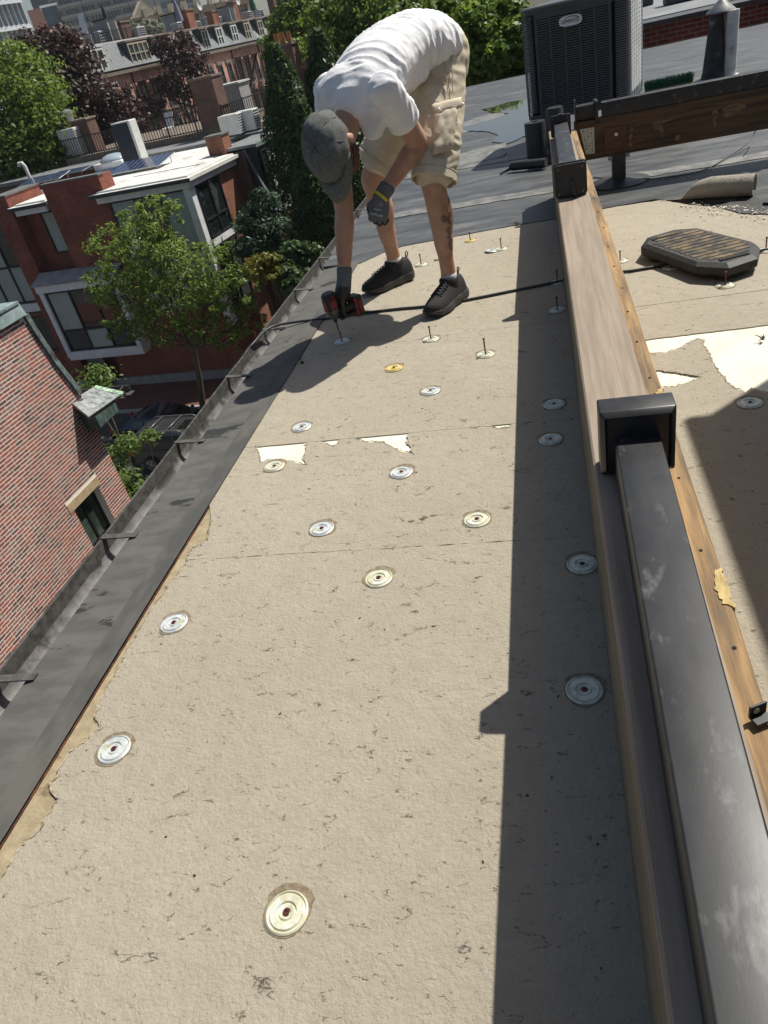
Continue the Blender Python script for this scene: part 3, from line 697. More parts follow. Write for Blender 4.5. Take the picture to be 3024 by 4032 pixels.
tag(MB().tube(sc, .0065, 8).build('power_cable', MATS['cable_rubber'], smooth=True), 'black power cable running across the boards under the worker\'s shoes', 'cable')
sc2 = [Vector((.26, sc[0].y, 0))]
cp = smoothpath([P(*c5(x, y), 2, z) for x, y, z in [(645, 1030, .01), (760, 1040, .01), (980, 1040, .012), (1250, 1000, .012), (1430, 910, .02), (1540, 830, .04), (1600, 730, .12), (1620, 640, .25)]])
tag(MB().tube(cp, .004, 6).build('thin_wire', MATS['cable_rubber'], smooth=True), 'thin black wire sagging from the cross beam onto the membrane', 'wire')
# rolled up facer sheet
A = P(*c6(975, 305), 2, .006); B = P(*c6(1575, 268), 2, .006)
s = MB(); rs = []; ax = (B - A); nu = 26; nv_ = 22
acr = Vector((-ax.y, ax.x, 0)).normalized()
for i in range(nu + 1):
    u = i / nu; base = A + ax * u; th = math.radians(12 + 300 * min(1, max(0, (u - .22) / .45)) ** .8) if u > .05 else math.radians(6)
    r = .018 + .036 * min(1, u / .55); row = []
    for j in range(nv_ + 1):
        t = th * j / nv_
        row.append(base + acr * (r * math.sin(t)) * -1 + Vector((0, 0, .002 + r * (1 - math.cos(t)))) - acr * .02 + acr * .02 * (1 - u))
    rs.append(row)
s.rings(rs, cap=False, closed=False)
o = s.build('rolled_facer', board_mat('facer_back', (.33, .30, .25), (.39, .355, .30)), smooth=True)
md = o.modifiers.new('t', 'SOLIDIFY'); md.thickness = .004
tag(o, 'curled tan facer sheet peeled up into a roll at the board\'s torn end', 'facer sheet')
s = MB(); s.prism([(q[0], q[1]) for q in jag([roofpt(*c6(*p)) for p in [(1330, 345), (1420, 320), (1570, 270), (1620, 330), (1659, 400), (1500, 395), (1400, 365)]], .03, .008, True)], .001, .0055)
tag(s.build('tar_patch', mat('black_tar', (.012, .012, .012), (.03, .03, .03), rough=.6, scale=40, bump=.6, bscale=60, bdist=.006)), 'torn black tar patch under the curled facer roll', 'tar patch')
s = MB()
for _ in range(260):
    k = rng.random(); x = 1150 + 500 * k + rng.gauss(0, 25); y = 340 + 45 * abs(math.sin(k * 5)) * k + rng.gauss(0, 9) + (35 if rng.random() < .3 else 0)
    q = P(*c6(x, y), 2, .006); r = rng.choice((.001, .0015, .002, .003, .0045)) * rng.uniform(.7, 1.3)
    s.box(q, (r * 2, r * 1.6, r), Matrix.Rotation(rng.uniform(0, 3), 3, 'Z'))
for _ in range(60):
    q = P(*c5(rng.uniform(860, 1500), 0), 2, 0) if False else Vector((rng.uniform(.75, 2.2), rng.uniform(4.95, 5.35), .007)); r = rng.uniform(.002, .005)
    s.box(q, (r * 2, r * 1.6, r), Matrix.Rotation(rng.uniform(0, 3), 3, 'Z'))
stuff(tag(s.build('foam_crumbs', M_white), 'white foam crumbs scattered along the torn board end', 'crumbs'))
# grit and flecks on the boards
s = MB()
for _ in range(120):
    q = Vector((rng.uniform(-1.1, .9), rng.uniform(.4, 4.7), .001)); r = rng.uniform(.0008, .0024)
    if .04 < q.x < .24: continue
    s.box(q, (r * 2.4, r * 1.4, r), Matrix.Rotation(rng.uniform(0, 3), 3, 'Z'))
stuff(tag(s.build('dark_grit', mat('grit', (.03, .025, .02), (.07, .05, .035), rough=.9, scale=300)), 'dark grit and facer flecks strewn over the tan boards', 'grit'))
s = MB()
for _ in range(40):   # lifted facer flakes
    q = Vector((rng.uniform(-1.05, .85), rng.uniform(.35, 4.6), .0005)); r = rng.uniform(.004, .011)
    if .02 < q.x < .24: continue
    a0 = rng.uniform(-.5, .5) - .25; dx = Vector((math.cos(a0), math.sin(a0), 0)); dy = Vector((-dx.y, dx.x, 0)); k = 5
    low = [q + dx * r * (2 * i / k - 1) + dy * rng.uniform(-.0025, .0025) for i in range(k + 1)]
    hi = [p + dy * rng.uniform(.003, .007) * rng.choice((1, -1, -1)) + Vector((0, 0, rng.uniform(.0015, .004) * (1 - abs(2 * i / k - 1)))) for i, p in enumerate(low)]
    s.rings([low, hi], cap=False, closed=False)
stuff(tag(s.build('facer_flakes', M_board, fix=False), 'tiny lifted flakes of facer paper along hairline cracks', 'flakes'))
# twigs and a small angle bracket
def twig(name, c, n, label):
    s = MB()
    for _ in range(n):
        a = Vector((rng.uniform(-1, 1), rng.uniform(-1, 1), rng.uniform(0, .5))).normalized() * rng.uniform(.015, .035)
        s.tube([c, c + a * .5 + Vector((0, 0, .004)), c + a], [.003, .002, .0008], 5)
    return tag(s.build(name, mat('dry_twig', (.06, .035, .02), (.11, .07, .04), rough=.9, scale=50)), label, 'twig')
twig('dry_twig', P(*c6(1630, 1195), 2, .006), 6, 'dry dark twig curled on the exposed white foam')
twig('dry_leaf_clump', P(*c6(60, 458), 2, .008), 7, 'small dry leaf clump on the board edge at the shadow line')
def c7(x, y): return (2000 + x * .633, 1600 + y * .633)
q = P(*c7(1575, 1955), 2, BZ)
ab = thing('angle_clip', 'small black angle clip with a hole on the sleeper\'s bare timber edge', 'clip', tuple(q))
M = Matrix.Rotation(math.radians(25), 3, 'Z')
MB().box(q + Vector((0, 0, .003)), (.024, .016, .004), M, .001).build('foot', M_blk2, ab)
MB().box(q + M @ Vector((0, .008, .012)), (.024, .004, .020), M, .001).build('upright', M_blk2, ab)
MB().cyl(q + M @ Vector((-.003, .0052, .014)), q + M @ Vector((-.003, .0058, .014)), .0045, 12).build('hole', mat('clip_hole', (.55, .45, .3), rough=.8), ab)

# ================================================================ condenser unit
M_ac = mat('condenser_paint', (.05, .054, .055), (.065, .068, .068), rough=.42, scale=10)
M_ac2 = mat('condenser_slat', (.125, .13, .13), (.15, .155, .155), rough=.4, scale=10)
M_acin = mat('condenser_dark', (.006, .006, .007), rough=.9)
M_acmesh = mat('condenser_guard_sunlit', (.50, .51, .52), (.56, .57, .58), rough=.45, scale=10, metal=.0)  # sun glare on this side put into a pale base colour
ac = thing('condenser_unit', 'dark grey air conditioning condenser with louvred panels and an oval maker\'s badge', 'air conditioner', (.427, 7.617, 0), math.radians(-14))
W = .435; ZB, ZT = .235, 1.055
def rrect(h, r, z, n=6, fx=1.0):
    out = []
    for sx, sy, a0 in ((1, 1, 0), (-1, 1, 90), (-1, -1, 180), (1, -1, 270)):
        for k in range(n + 1):
            an = math.radians(a0 + 90 * k / n); out.append((sx * (h - r) + r * math.cos(an), sy * (h - r) + r * math.sin(an), z))
    return out
s = MB(); s.rings([rrect(W - .03, .09, ZB + .02), rrect(W - .03, .09, ZT - .02)]); s.build('coil', M_acin, ac, local=True)
s = MB(); s.rings([rrect(W, .10, ZB - .0), rrect(W, .10, ZB + .035)]); s.build('base_pan', M_ac, ac, smooth=40, local=True)
s = MB(); s.rings([rrect(W, .10, ZT - .05), rrect(W + .004, .10, ZT - .012), rrect(W - .006, .095, ZT), rrect(W - .06, .06, ZT + .004)]); s.build('top_cap', M_ac, ac, smooth=40, local=True)
for x0 in (-.3, .3): MB().box((x0, 0, ZB / 2 + .004), (.09, .85, ZB - .006), None, .004).build('sleeper_block', M_timberS, ac, local=True)
# front frame: stiles between five louvre columns
colx = [-.30 + .118 * i for i in range(6)]
for i, x in enumerate(colx): MB().box((x, -W + .006, (ZB + ZT) / 2), (.016 if 0 < i < 5 else .024, .014, ZT - ZB - .08), None, .002).build('stile', M_ac, ac, local=True)
for z in (ZB + .05, ZT - .065): MB().box((0, -W + .006, z), (.62, .0135, .03), None, .002).build('rail', M_ac, ac, local=True)
sm = MB().box((0, 0, 0), (.103, .011, .0055), Matrix.Rotation(math.radians(-38), 3, 'X'), .001).mesh('slat', M_ac2)
nrow = 40; z0 = ZB + .075; dz = (ZT - .085 - z0) / (nrow - 1)
for r in range(nrow):
    for c in range(5):
        o = link('slat', sm, ac, True); o.location = (colx[c] + .059, -W + .006, z0 + r * dz)
# curved louvres on both front corners, guard mesh on the sunny side
for sx in (-1, 1):
    s = MB()
    for r in range(nrow + 2):
        z = z0 + (r - 1) * dz
        ring = []
        for k in range(9):
            an = math.radians(90 * k / 8); xx = (W - .10) + .10 * math.sin(an); yy = -(W - .10) - .10 * math.cos(an)
            ring.append((sx * xx, yy))
        row = [[(x, y, z + d) for x, y in ring] for d in (0, .0065)]
        inn = [[(x * .975, y * .975, z + d + .004) for x, y in ring] for d in (.0065, 0)]
        s.rings([row[0], row[1], inn[0], inn[1], row[0]], cap=False, closed=False)
    stuff(s.build('corner_louvres', M_ac2, ac, local=True, smooth=30))
for x, y in ((W - .003, -W + .10), (W - .003, W - .10), (-W + .003, -W + .1)): MB().box((x, y, (ZB + ZT) / 2), (.014, .014, ZT - ZB - .06), None, .002).build('corner_stile', M_acmesh if x > 0 else M_ac, ac, local=True)  # right-hand stiles take the sun-brightened paint, left one the plain paint
s = MB(); ny = 6; stp = (2 * W - .22) / ny
for r in range(22):
    for c in range(ny):
        y = -W + .11 + c * stp; z = z0 + r * dz * 1.82
        s.bar((W - .004, y + .006, z - .008), (W - .004, y + stp - .006, z + .030), .013, .0025, up=(1, 0, 0))
for c in range(ny + 1): s.box((W - .005, -W + .11 + c * stp, (ZB + ZT) / 2), (.006, .005, ZT - ZB - .08))
stuff(s.build('side_guard', M_acmesh, ac, local=True))
# badge
M_badge = mat('badge_white', (.78, .78, .76), rough=.4); M_badger = mat('badge_red', (.16, .012, .03), rough=.4)
bx, bz = -.015, .915
s = MB(); rs = []
for yy, k in ((-W - .004, 1.), (-W - .011, .985)):
    rs.append([(bx + .092 * k * (abs(math.cos(a)) ** .55) * (1 if math.cos(a) >= 0 else -1), yy, bz + .037 * k * (abs(math.sin(a)) ** .75) * (1 if math.sin(a) >= 0 else -1)) for a in [2 * math.pi * i / 40 for i in range(40)]])
badge = s.rings(rs).build('badge', M_badge, ac, smooth=40, local=True)
def text_mesh(txt, size, shear=0.0, ext=.0006, bold=0.0):
    cu = bpy.data.curves.new('lettering', 'FONT'); cu.body = txt; cu.size = size; cu.shear = shear; cu.extrude = ext; cu.align_x = 'CENTER'; cu.align_y = 'CENTER'; cu.offset = bold
    ob = bpy.data.objects.new('tmp', cu); COL.objects.link(ob); bpy.context.view_layer.update()
    me = bpy.data.meshes.new_from_object(ob.evaluated_get(bpy.context.evaluated_depsgraph_get())); bpy.data.objects.remove(ob); me.name = 'lettering'; return me
tm = text_mesh('LENNOX', .034, .22, .0008, .0005); tm.materials.append(M_badger)
lt = link('lettering', tm, badge, True); lt.location = (bx - .004, -W - .0125, bz - .002); lt.rotation_euler = (math.pi / 2, 0, 0)
s = MB(); pr = []
for i in range(22):
    a = math.radians(150 - 215 * i / 21); w = .0035 * math.sin(math.pi * i / 21) + .0004
    pr.append(((bx + .006 + .068 * math.cos(a), bz + .027 * math.sin(a)), w))
s.rings([[(p[0], -W - .0118, p[1] + w) for p, w in pr], [(p[0], -W - .0118, p[1] - w) for p, w in pr]], cap=False, closed=False)
s.build('swoosh', M_badger, badge, local=True)

# ================================================================ vents, broom, far parapet
wp = P(*c5(1437, 436), 2, .004); M_pvc = mat('white_pvc', (.50, .49, .46), (.66, .65, .61), rough=.45, scale=9, c3=(.25, .24, .22), c3lo=.58, c3hi=.7, c3scale=6)
h = (P(*c5(1452, 60), 1, wp.y)).z
vp = MB(); vp.lathe([(.045, h), (.06, h), (.06, .0), (.09, .003), (.09, 0), (.045, 0)], (wp.x, wp.y, .004), 24)
tag(vp.build('vent_pipe', M_pvc, smooth=40), 'white plastic vent pipe standing beside the conical roof vent', 'vent pipe')
cv = P(*c5(1350, 445), 2, .004); hc = P(*c5(1375, 85), 1, cv.y).z
vt = thing('roof_vent', 'dark tapered roof vent stack with grey conical cap', 'roof vent', (cv.x, cv.y, 0))
MB().lathe([(.0, .02), (.145, .0), (.13, .06), (.10, hc * .6), (.075, hc), (.0, hc)], (cv.x, cv.y, .004), 20).build('stack', mat('tarry_metal', (.02, .017, .015), (.05, .045, .042), rough=.6, scale=10, c3=(.25, .25, .26), c3lo=.6, c3hi=.64, c3scale=5), vt, smooth=40)
MB().lathe([(.0, hc + .15), (.14, hc + .03), (.145, hc + .018), (.02, hc + .01)], (cv.x + .03, cv.y, .004), 24).build('cone_cap', mat('lead_grey', (.22, .22, .21), (.34, .34, .33), rough=.45, scale=12, metal=.4), vt, smooth=40)
b0 = P(*c5(945, 520), 1, 6.9); b1 = P(*c5(1222, 462), 1, 6.75)
br = thing('push_broom', 'push broom head with green bristles propped behind the black rail', 'broom', (b0.x, b0.y, 0))
MB().bar((b0.x, b0.y, b0.z - .03), (b1.x, b1.y, b1.z - .03), .07, .04, bev=.005).build('broom_block', mat('broom_wood', (.25, .15, .07), rough=.7), br)
s = MB()
for i in range(900):
    q = b0.lerp(b1, rng.random()) + Vector((0, rng.uniform(-.025, .025), -.012)); d = Vector((rng.uniform(-.3, .3), rng.uniform(-.3, .3), 1)).normalized() * rng.uniform(.05, .075)
    s.tube([q, q + d], [.0022, .001], 3, False)
stuff(s.build('bristles', mat('green_bristle', (.012, .07, .04), (.03, .14, .08), rough=.5, scale=90), br, fix=False))
MB().cyl((b0.x + .1, b0.y, b0.z - .06), (b0.x + .75, b0.y + .3, .03), .013, 10).build('broom_handle', MATS['broom_wood'], br)
MB().box(((b0.x + b1.x) / 2, 6.95, (b0.z - .05) / 2), (.3, .2, b0.z - .06), None, .01).build('broom_rest', M_rubber, br)

# neighbouring roof across the party wall
nb = thing('neighbour_building', 'low brick parapet and grey flat roof of the adjoining house beyond the vents', 'building', (6, 24, -12))
pz = P(*c5(955, 140), 1, 15.6).z
MB().box((7.2, 24.6, -6 + (pz - .03) / 2), (12, 18, 12 + pz - .03)).build('wall', brick_mat('dark_red_brick', (.17, .045, .03), (.11, .03, .022), (.20, .17, .14)), nb)
MB().box((7.2, 24.6, pz - .01), (12.08, 18.1, .06)).build('coping', mat('dark_coping', (.03, .031, .033), (.05, .05, .05), rough=.5, scale=8), nb)
MB().box((7.2, 24.9, pz + .025), (11.6, 17.0, .02)).build('roof_surface', mat('grey_roof', (.16, .165, .17), (.22, .225, .23), rough=.55, scale=1.2), nb)
rv = random.Random(3)
M_junk = mat('roof_junk', (.04, .04, .042), (.10, .10, .10), rough=.6, scale=9)
for i, (x, y, sx, sy, sz) in enumerate([(3.2, 19.4, .9, .5, .35), (4.6, 18.6, .35, .35, .5), (2.6, 21, .25, .25, .7), (5.8, 20.5, 1.2, .7, .4), (3.9, 22.5, .6, .6, .8)]):
    t = thing('roof_hatch', ['low black roof hatch on the adjoining grey roof', 'squat dark vent box on the adjoining roof beside the hatch', 'slim dark vent pipe on the adjoining grey roof', 'wide low skylight curb on the adjoining grey roof', 'tall dark box on the adjoining roof farthest from the parapet'][i], 'roof hatch', (x, y, pz + .035), group='equipment on the adjoining roof')
    MB().box((x, y, pz + .035 + sz / 2), (sx, sy, sz), None, .02).build('curb', M_junk, t); MB().box((x, y, pz + .055 + sz), (sx + .08, sy + .08, .05), None, .015).build('lid', mat('hatch_lid', (.10, .10, .105), (.2, .2, .2), rough=.4, scale=6), t)
# stair head house out of view to the right: its shadow lies on the boards
sh = thing('stair_house', 'tall dark stair head house on the roof whose shadow falls on the boards', 'stair house', (2.5, 1.7, 0))
MB().box((2.55, 1.2, 1.2), (1.9, 4.14, 2.392)).build('wall', mat('grey_siding', (.14, .14, .14), (.18, .18, .175), rough=.7, scale=3), sh)
MB().box((2.55, 1.2, 2.42), (1.96, 4.2, .05)).build('roof', M_junk, sh)
# ================================================================ the worker
def sweep(s, st, n=18, cap=True):
    """st: list of (centre, rx, ry, side) - elliptical rings along a path, with rounded ends"""
    C_ = [Vector(q[0]) for q in st]; rs = []
    k = len(st)
    for i in range(k):
        d = (C_[min(i + 1, k - 1)] - C_[max(i - 1, 0)]).normalized()
        sd = Vector(st[i][3]) if len(st[i]) > 3 else Vector((.8, -.6, 0))
        x = (sd - d * sd.dot(d)).normalized(); y = d.cross(x)
        ring = lambda sc, off: [C_[i] + d * off + (x * math.cos(2 * math.pi * j / n) * st[i][1] + y * math.sin(2 * math.pi * j / n) * st[i][2]) * sc for j in range(n)]
        if i == 0 and cap: rs += [ring(.35, -.55 * st[i][2]), ring(.75, -.35 * st[i][2])]
        rs.append(ring(1, 0))
        if i == k - 1 and cap: rs += [ring(.75, .35 * st[i][2]), ring(.35, .55 * st[i][2])]
    s.rings(rs); return s
def path(st, k=4):
    """densify a station list with a spline"""
    pts = [Vector(q[0]) for q in st]; out = []
    for i in range(len(pts) - 1):
        p0, p1, p2, p3 = pts[max(i - 1, 0)], pts[i], pts[i + 1], pts[min(i + 2, len(pts) - 1)]
        for j in range(k):
            t = j / k; e = t * t * (3 - 2 * t)
            c = .5 * ((2 * p1) + (p2 - p0) * t + (2 * p0 - 5 * p1 + 4 * p2 - p3) * t * t + (3 * p1 - p0 - 3 * p2 + p3) * t ** 3)
            sd = Vector(st[i][3]).lerp(Vector(st[i + 1][3]), t) if len(st[i]) > 3 and len(st[i + 1]) > 3 else Vector((.8, -.6, 0))
            out.append((c, st[i][1] + (st[i + 1][1] - st[i][1]) * e, st[i][2] + (st[i + 1][2] - st[i][2]) * e, sd))
    last = st[-1]; out.append((Vector(last[0]), last[1], last[2], Vector(last[3]) if len(last) > 3 else Vector((.8, -.6, 0))))
    return out
def ball(s, c, r, axes=None, n=16, m_=10):
    ax = axes or (Vector((1, 0, 0)), Vector((0, 1, 0)), Vector((0, 0, 1))); c = Vector(c); rs = []
    for i in range(1, m_):
        th = math.pi * i / m_
        rs.append([c + ax[0] * (r[0] * math.sin(th) * math.cos(2 * math.pi * j / n)) + ax[1] * (r[1] * math.sin(th) * math.sin(2 * math.pi * j / n)) + ax[2] * (r[2] * math.cos(th)) for j in range(n)])
    s.rings(rs); return s
def remesh(s, voxel, smooth_it=4, disp=None, name='m', smooth_f=.5):
    me = s.mesh(name); ob = bpy.data.objects.new('tmp', me); COL.objects.link(ob)
    md = ob.modifiers.new('r', 'REMESH'); md.mode = 'VOXEL'; md.voxel_size = voxel
    if smooth_it:
        m2 = ob.modifiers.new('s', 'SMOOTH'); m2.iterations = smooth_it; m2.factor = smooth_f
    bpy.context.view_layer.update()
    out = bpy.data.meshes.new_from_object(ob.evaluated_get(bpy.context.evaluated_depsgraph_get()))
    bpy.data.objects.remove(ob); out.materials.clear()
    if disp:
        nv = len(out.vertices); co = np.empty(nv * 3); out.vertices.foreach_get('co', co); co = co.reshape(-1, 3)
        nn = np.empty(nv * 3); out.vertices.foreach_get('normal', nn); nn = nn.reshape(-1, 3)
        d = np.array([disp(Vector(p), Vector(q)) for p, q in zip(co, nn)])
        co = co + nn * d[:, None]; out.vertices.foreach_set('co', co.ravel())
    out.polygons.foreach_set('use_smooth', [True] * len(out.polygons)); out.update(); return out
def Q(x, y, Y): return P(*c4(x, y), 1, Y)
LAT = Vector((.8, -.6, 0)); FWD = Vector((-.6, -.8, 0))
IMR = Vector((RM[0][0], RM[1][0], RM[2][0]))            # towards image right
def skin_mat():
    mt = mat('skin', (.43, .245, .165), (.52, .31, .22), rough=.55, scale=9, spec=.35, sub=.05, bump=.12, bscale=160, bdist=.002, c3=(.37, .165, .105), c3lo=.5, c3hi=.7, c3scale=7)
    nt = mt.node_tree; b = nt.nodes['Principled BSDF']; lk = nt.links.new
    src = b.inputs['Base Color'].links[0].from_socket
    at = nt.nodes.new('ShaderNodeAttribute'); at.attribute_name = 'tattoo'
    mx = nt.nodes.new('ShaderNodeMix'); mx.data_type = 'RGBA'; lk(at.outputs['Fac'], mx.inputs[0]); lk(src, mx.inputs[6]); mx.inputs[7].default_value = (.045, .045, .045, 1); lk(mx.outputs[2], b.inputs['Base Color'])
    return mt
M_skin = skin_mat()
M_shirt = mat('white_cotton', (.74, .735, .745), (.80, .795, .80), rough=.9, scale=5, spec=.2, bump=.45, bscale=24, bdist=.008, c3=(.64, .63, .62), c3lo=.58, c3hi=.72, c3scale=6)
M_khaki = mat('khaki_twill', (.52, .45, .34), (.62, .545, .42), rough=.9, scale=7, spec=.2, bump=.35, bscale=40, bdist=.006, c3=(.46, .39, .28), c3lo=.55, c3hi=.7, c3scale=3)
M_cap = mat('grey_cap_wool', (.10, .105, .102), (.155, .16, .155), rough=.95, scale=160, spec=.15, bump=.4, bscale=220, bdist=.002)
M_glove = mat('grey_knit_glove', (.11, .115, .13), (.15, .155, .17), rough=.9, scale=120, spec=.2, bump=.3, bscale=300, bdist=.001)
M_glovep = mat('black_nitrile_palm', (.012, .012, .013), (.02, .02, .02), rough=.55, scale=60)
M_shoe = mat('black_shoe_mesh', (.018, .018, .019), (.032, .031, .031), rough=.8, scale=120, spec=.3, bump=.5, bscale=260, bdist=.001)
M_sole = mat('black_foam_sole', (.035, .035, .036), (.05, .05, .05), rough=.55, scale=20)
M_beard = mat('ginger_beard', (.085, .036, .018), (.19, .085, .038), rough=.8, scale=120, bump=.9, bscale=220, bdist=.006)

man = thing('person', 'worker in white T-shirt, khaki cargo shorts and grey cap bending to drive a screw', 'person', (-.65, 3.7, 0))
# joints
Lhip = Vector((-.40, 3.76, .93)); Lknee = Q(1115, 1130, 3.50); Lank = Q(1208, 1690, 3.535)
Rhip = Vector((-.56, 3.88, .92)); Rknee = Q(740, 1110, 3.84); Rank = Q(868, 1600, 3.97)
Lsh = Q(845, 610, 3.25); Lel = Q(1020, 890, 3.44); Lwr = Q(795, 1215, 3.33)
Rsh = Vector((-.85, 3.42, .89)); Rel = Q(562, 1320, 3.34); Rwr = Q(562, 1735, 3.262)
tors = [(Q(1105, 300, 3.80), .158, .122), (Q(1055, 275, 3.74), .164, .125), (Q(960, 285, 3.67), .172, .122), (Q(830, 360, 3.57), .185, .122), (Q(735, 455, 3.46), .19, .118), (Q(660, 570, 3.36), .165, .10), (Q(590, 680, 3.29), .085, .075)]
Hc = Q(490, 905, 3.16)
cU = Vector((-.29, -.885, .20)).normalized(); fF = Vector((.015, -.239, -.971)); fF = (fF - cU * fF.dot(cU)).normalized(); lL = cU.cross(fF).normalized()
neckA = Q(605, 690, 3.31); neckB = Hc - cU * .07 - fF * .02
# ---------------- body
b = MB()
def limb(pts): sweep(b, path(pts))
limb([(Lhip, .085, .09), (Lhip.lerp(Lknee, .45), .078, .082), (Lhip.lerp(Lknee, .85), .060, .062), (Lknee, .056, .058), (Lknee.lerp(Lank, .12), .052, .056), (Lknee.lerp(Lank, .34) - FWD * .012, .056, .062), (Lknee.lerp(Lank, .6) - FWD * .004, .046, .050), (Lknee.lerp(Lank, .85), .034, .038), (Lank, .034, .040), (Lank + Vector((0, 0, -.07)) + FWD * .01, .036, .045)])
limb([(Rhip, .085, .09), (Rhip.lerp(Rknee, .45), .080, .082), (Rhip.lerp(Rknee, .85), .062, .064), (Rknee, .060, .062), (Rknee.lerp(Rank, .14), .055, .058), (Rknee.lerp(Rank, .36) - FWD * .01, .058, .062), (Rknee.lerp(Rank, .6), .047, .050), (Rknee.lerp(Rank, .85), .036, .040), (Rank, .035, .040), (Rank + Vector((0, 0, -.07)) + FWD * .01, .036, .045)])
limb([(q[0], q[1] * .86, q[2] * .86) for q in tors])
def arm(sh, el, wr, k=1.0):
    limb([(sh, .056, .058, FWD), (sh.lerp(el, .35), .056, .058, FWD), (sh.lerp(el, .75), .047, .049, FWD), (el, .042, .042, FWD), (el.lerp(wr, .22), .046, .044, FWD), (el.lerp(wr, .55), .039, .036, FWD), (el.lerp(wr, .88), .030, .027, FWD), (wr - (wr - el).normalized() * .01, .028, .024, FWD)])
arm(Lsh, Lel, Lwr); arm(Rsh, Rel, Rwr)
limb([(neckA, .062, .06), (neckA.lerp(neckB, .5), .056, .056), (neckB, .058, .058)])
ax = (lL, fF, cU)
ball(b, Hc + cU * .012, (.076, .094, .098), ax)                 # skull
ball(b, Hc - cU * .05 + fF * .022, (.066, .072, .075), ax)      # face and jaw
ball(b, Hc - cU * .098 + fF * .058, (.036, .030, .030), ax)     # chin
ball(b, Hc - cU * .035 + fF * .100, (.013, .022, .022), ax, 10, 6)   # nose
ball(b, Hc + cU * .0 + fF * .088, (.052, .014, .012), ax, 10, 6)     # brow
for k in (-1, 1):
    ball(b, Hc + lL * k * .079 - fF * .012 - cU * .025, (.010, .020, .033), ax, 12, 8)   # ears
    ball(b, Hc + lL * k * .040 + fF * .066 - cU * .045, (.022, .020, .02), ax, 10, 6)    # cheeks
body_me = remesh(b, .0065, 5, name='body')
tat = [[(1215, 1235), (1222, 1270), (1228, 1300), (1222, 1330), (1212, 1352), (1200, 1368), (1183, 1376), (1171, 1362), (1180, 1346), (1190, 1352)], [(1212, 1375), (1230, 1395), (1238, 1430), (1222, 1452), (1204, 1432), (1214, 1418)], [(1222, 1452), (1210, 1475), (1228, 1492), (1216, 1520), (1226, 1545)], [(1236, 1330), (1242, 1370), (1244, 1410)]]
tp3 = [[Q(x, y, 3.47) for x, y in st] for st in tat]
va = body_me.attributes.new('tattoo', 'FLOAT', 'POINT'); vals = []
for v in body_me.vertices:
    q = v.co; t = 0.0
    if q.z < .52 and q.x > -.56 and q.y < 3.62:
        px = (q - Vector((0, 0, EYE)))
        for st in tp3:
            for a, c in zip(st, st[1:]):
                ab_ = c - a; sc_ = (3.47 / q.y)
                qq = Vector((q.x * sc_, 3.47, EYE + (q.z - EYE) * sc_))
                h_ = max(0, min(1, (qq - a).dot(ab_) / ab_.length_squared)); dd = (qq - a - ab_ * h_).length
                t = max(t, min(1, max(0, (.0095 - dd) / .004)))
    vals.append(t * .6)
va.data.foreach_set('value', vals)
body_me.materials.append(M_skin); link('body', body_me, man)
# eyes
for k in (-1, 1):
    s = MB(); ball(s, Hc + lL * k * .031 + fF * .083 - cU * .022, (.012, .010, .010), ax, 12, 8); s.build('eye', mat('eye_white', (.7, .68, .66), rough=.2), man, smooth=True)
# beard
s = MB(); ball(s, Hc - cU * .108 + fF * .062, (.046, .046, .034), ax); ball(s, Hc - cU * .078 + fF * .05, (.0685, .052, .045), ax)
for k in (-1, 1): ball(s, Hc - cU * .055 + fF * .024 + lL * k * .058, (.013, .024, .045), ax)
link('beard', remesh(s, .006, 3, lambda p, n: .004 * mnoise.noise(p * 90), 'beard'), man).data.materials.append(M_beard)
# hair under the cap at the nape
s = MB(); ball(s, Hc + cU * .0 - fF * .012, (.0795, .090, .085), ax)
link('hair', remesh(s, .007, 2, lambda p, n: .002 * mnoise.noise(p * 90), 'hair'), man).data.materials.append(mat('brown_hair', (.09, .05, .03), (.15, .085, .05), rough=.7, scale=150))
# ---------------- shirt
s = MB()
sweep(s, path(tors), 22)
def sl_(sh, el, t, r0, r1):
    sweep(s, path([(sh - (el - sh) * .25, r0 * .9, r0 * .9, FWD), (sh, r0, r0, FWD), (sh.lerp(el, t * .6), r0 * .98, r0, FWD), (sh.lerp(el, t), r1, r1, FWD)]), 18, True)
sl_(Lsh, Lel, .40, .068, .070); sl_(Rsh, Rel, .38, .076, .074)
sweep(s, path([(Q(720, 560, 3.34), .10, .08), (Q(735, 700, 3.30), .085, .06), (Q(735, 830, 3.29), .045, .035)]))
ball(s, Q(600, 560, 3.38), (.13, .10, .10)); ball(s, Q(500, 590, 3.43), (.09, .09, .085))
sweep(s, path([(Q(1000, 430, 3.61), .09, .06), (Q(860, 520, 3.49), .09, .065), (Q(760, 610, 3.38), .09, .065)]))
ta = (tors[-1][0] - tors[0][0]).normalized()
def wr_shirt(p, n):
    u = p.dot(ta); v = p.dot(LAT); w = p.z
    q = Vector((u * 24 + 4.5 * v, v * 5.5 - 3 * w, w * 10)); r = mnoise.noise(q)
    r2 = mnoise.noise(q * 2.1 + Vector((7, 1, 3))); r3 = mnoise.noise(Vector((u * 6, v * 6, w * 6)))
    return .0095 * (max(0, 1 - abs(r) * 2.0) ** 2) * (.3 + max(0, r3 + .45)) + .0024 * r2 - .0025
link('t_shirt', remesh(s, .0075, 7, wr_shirt, 'shirt'), man).data.materials.append(M_shirt)
M_sh2 = M_shirt
shirt_o = [o for o in man.children if o.name.startswith('t_shirt')][0]
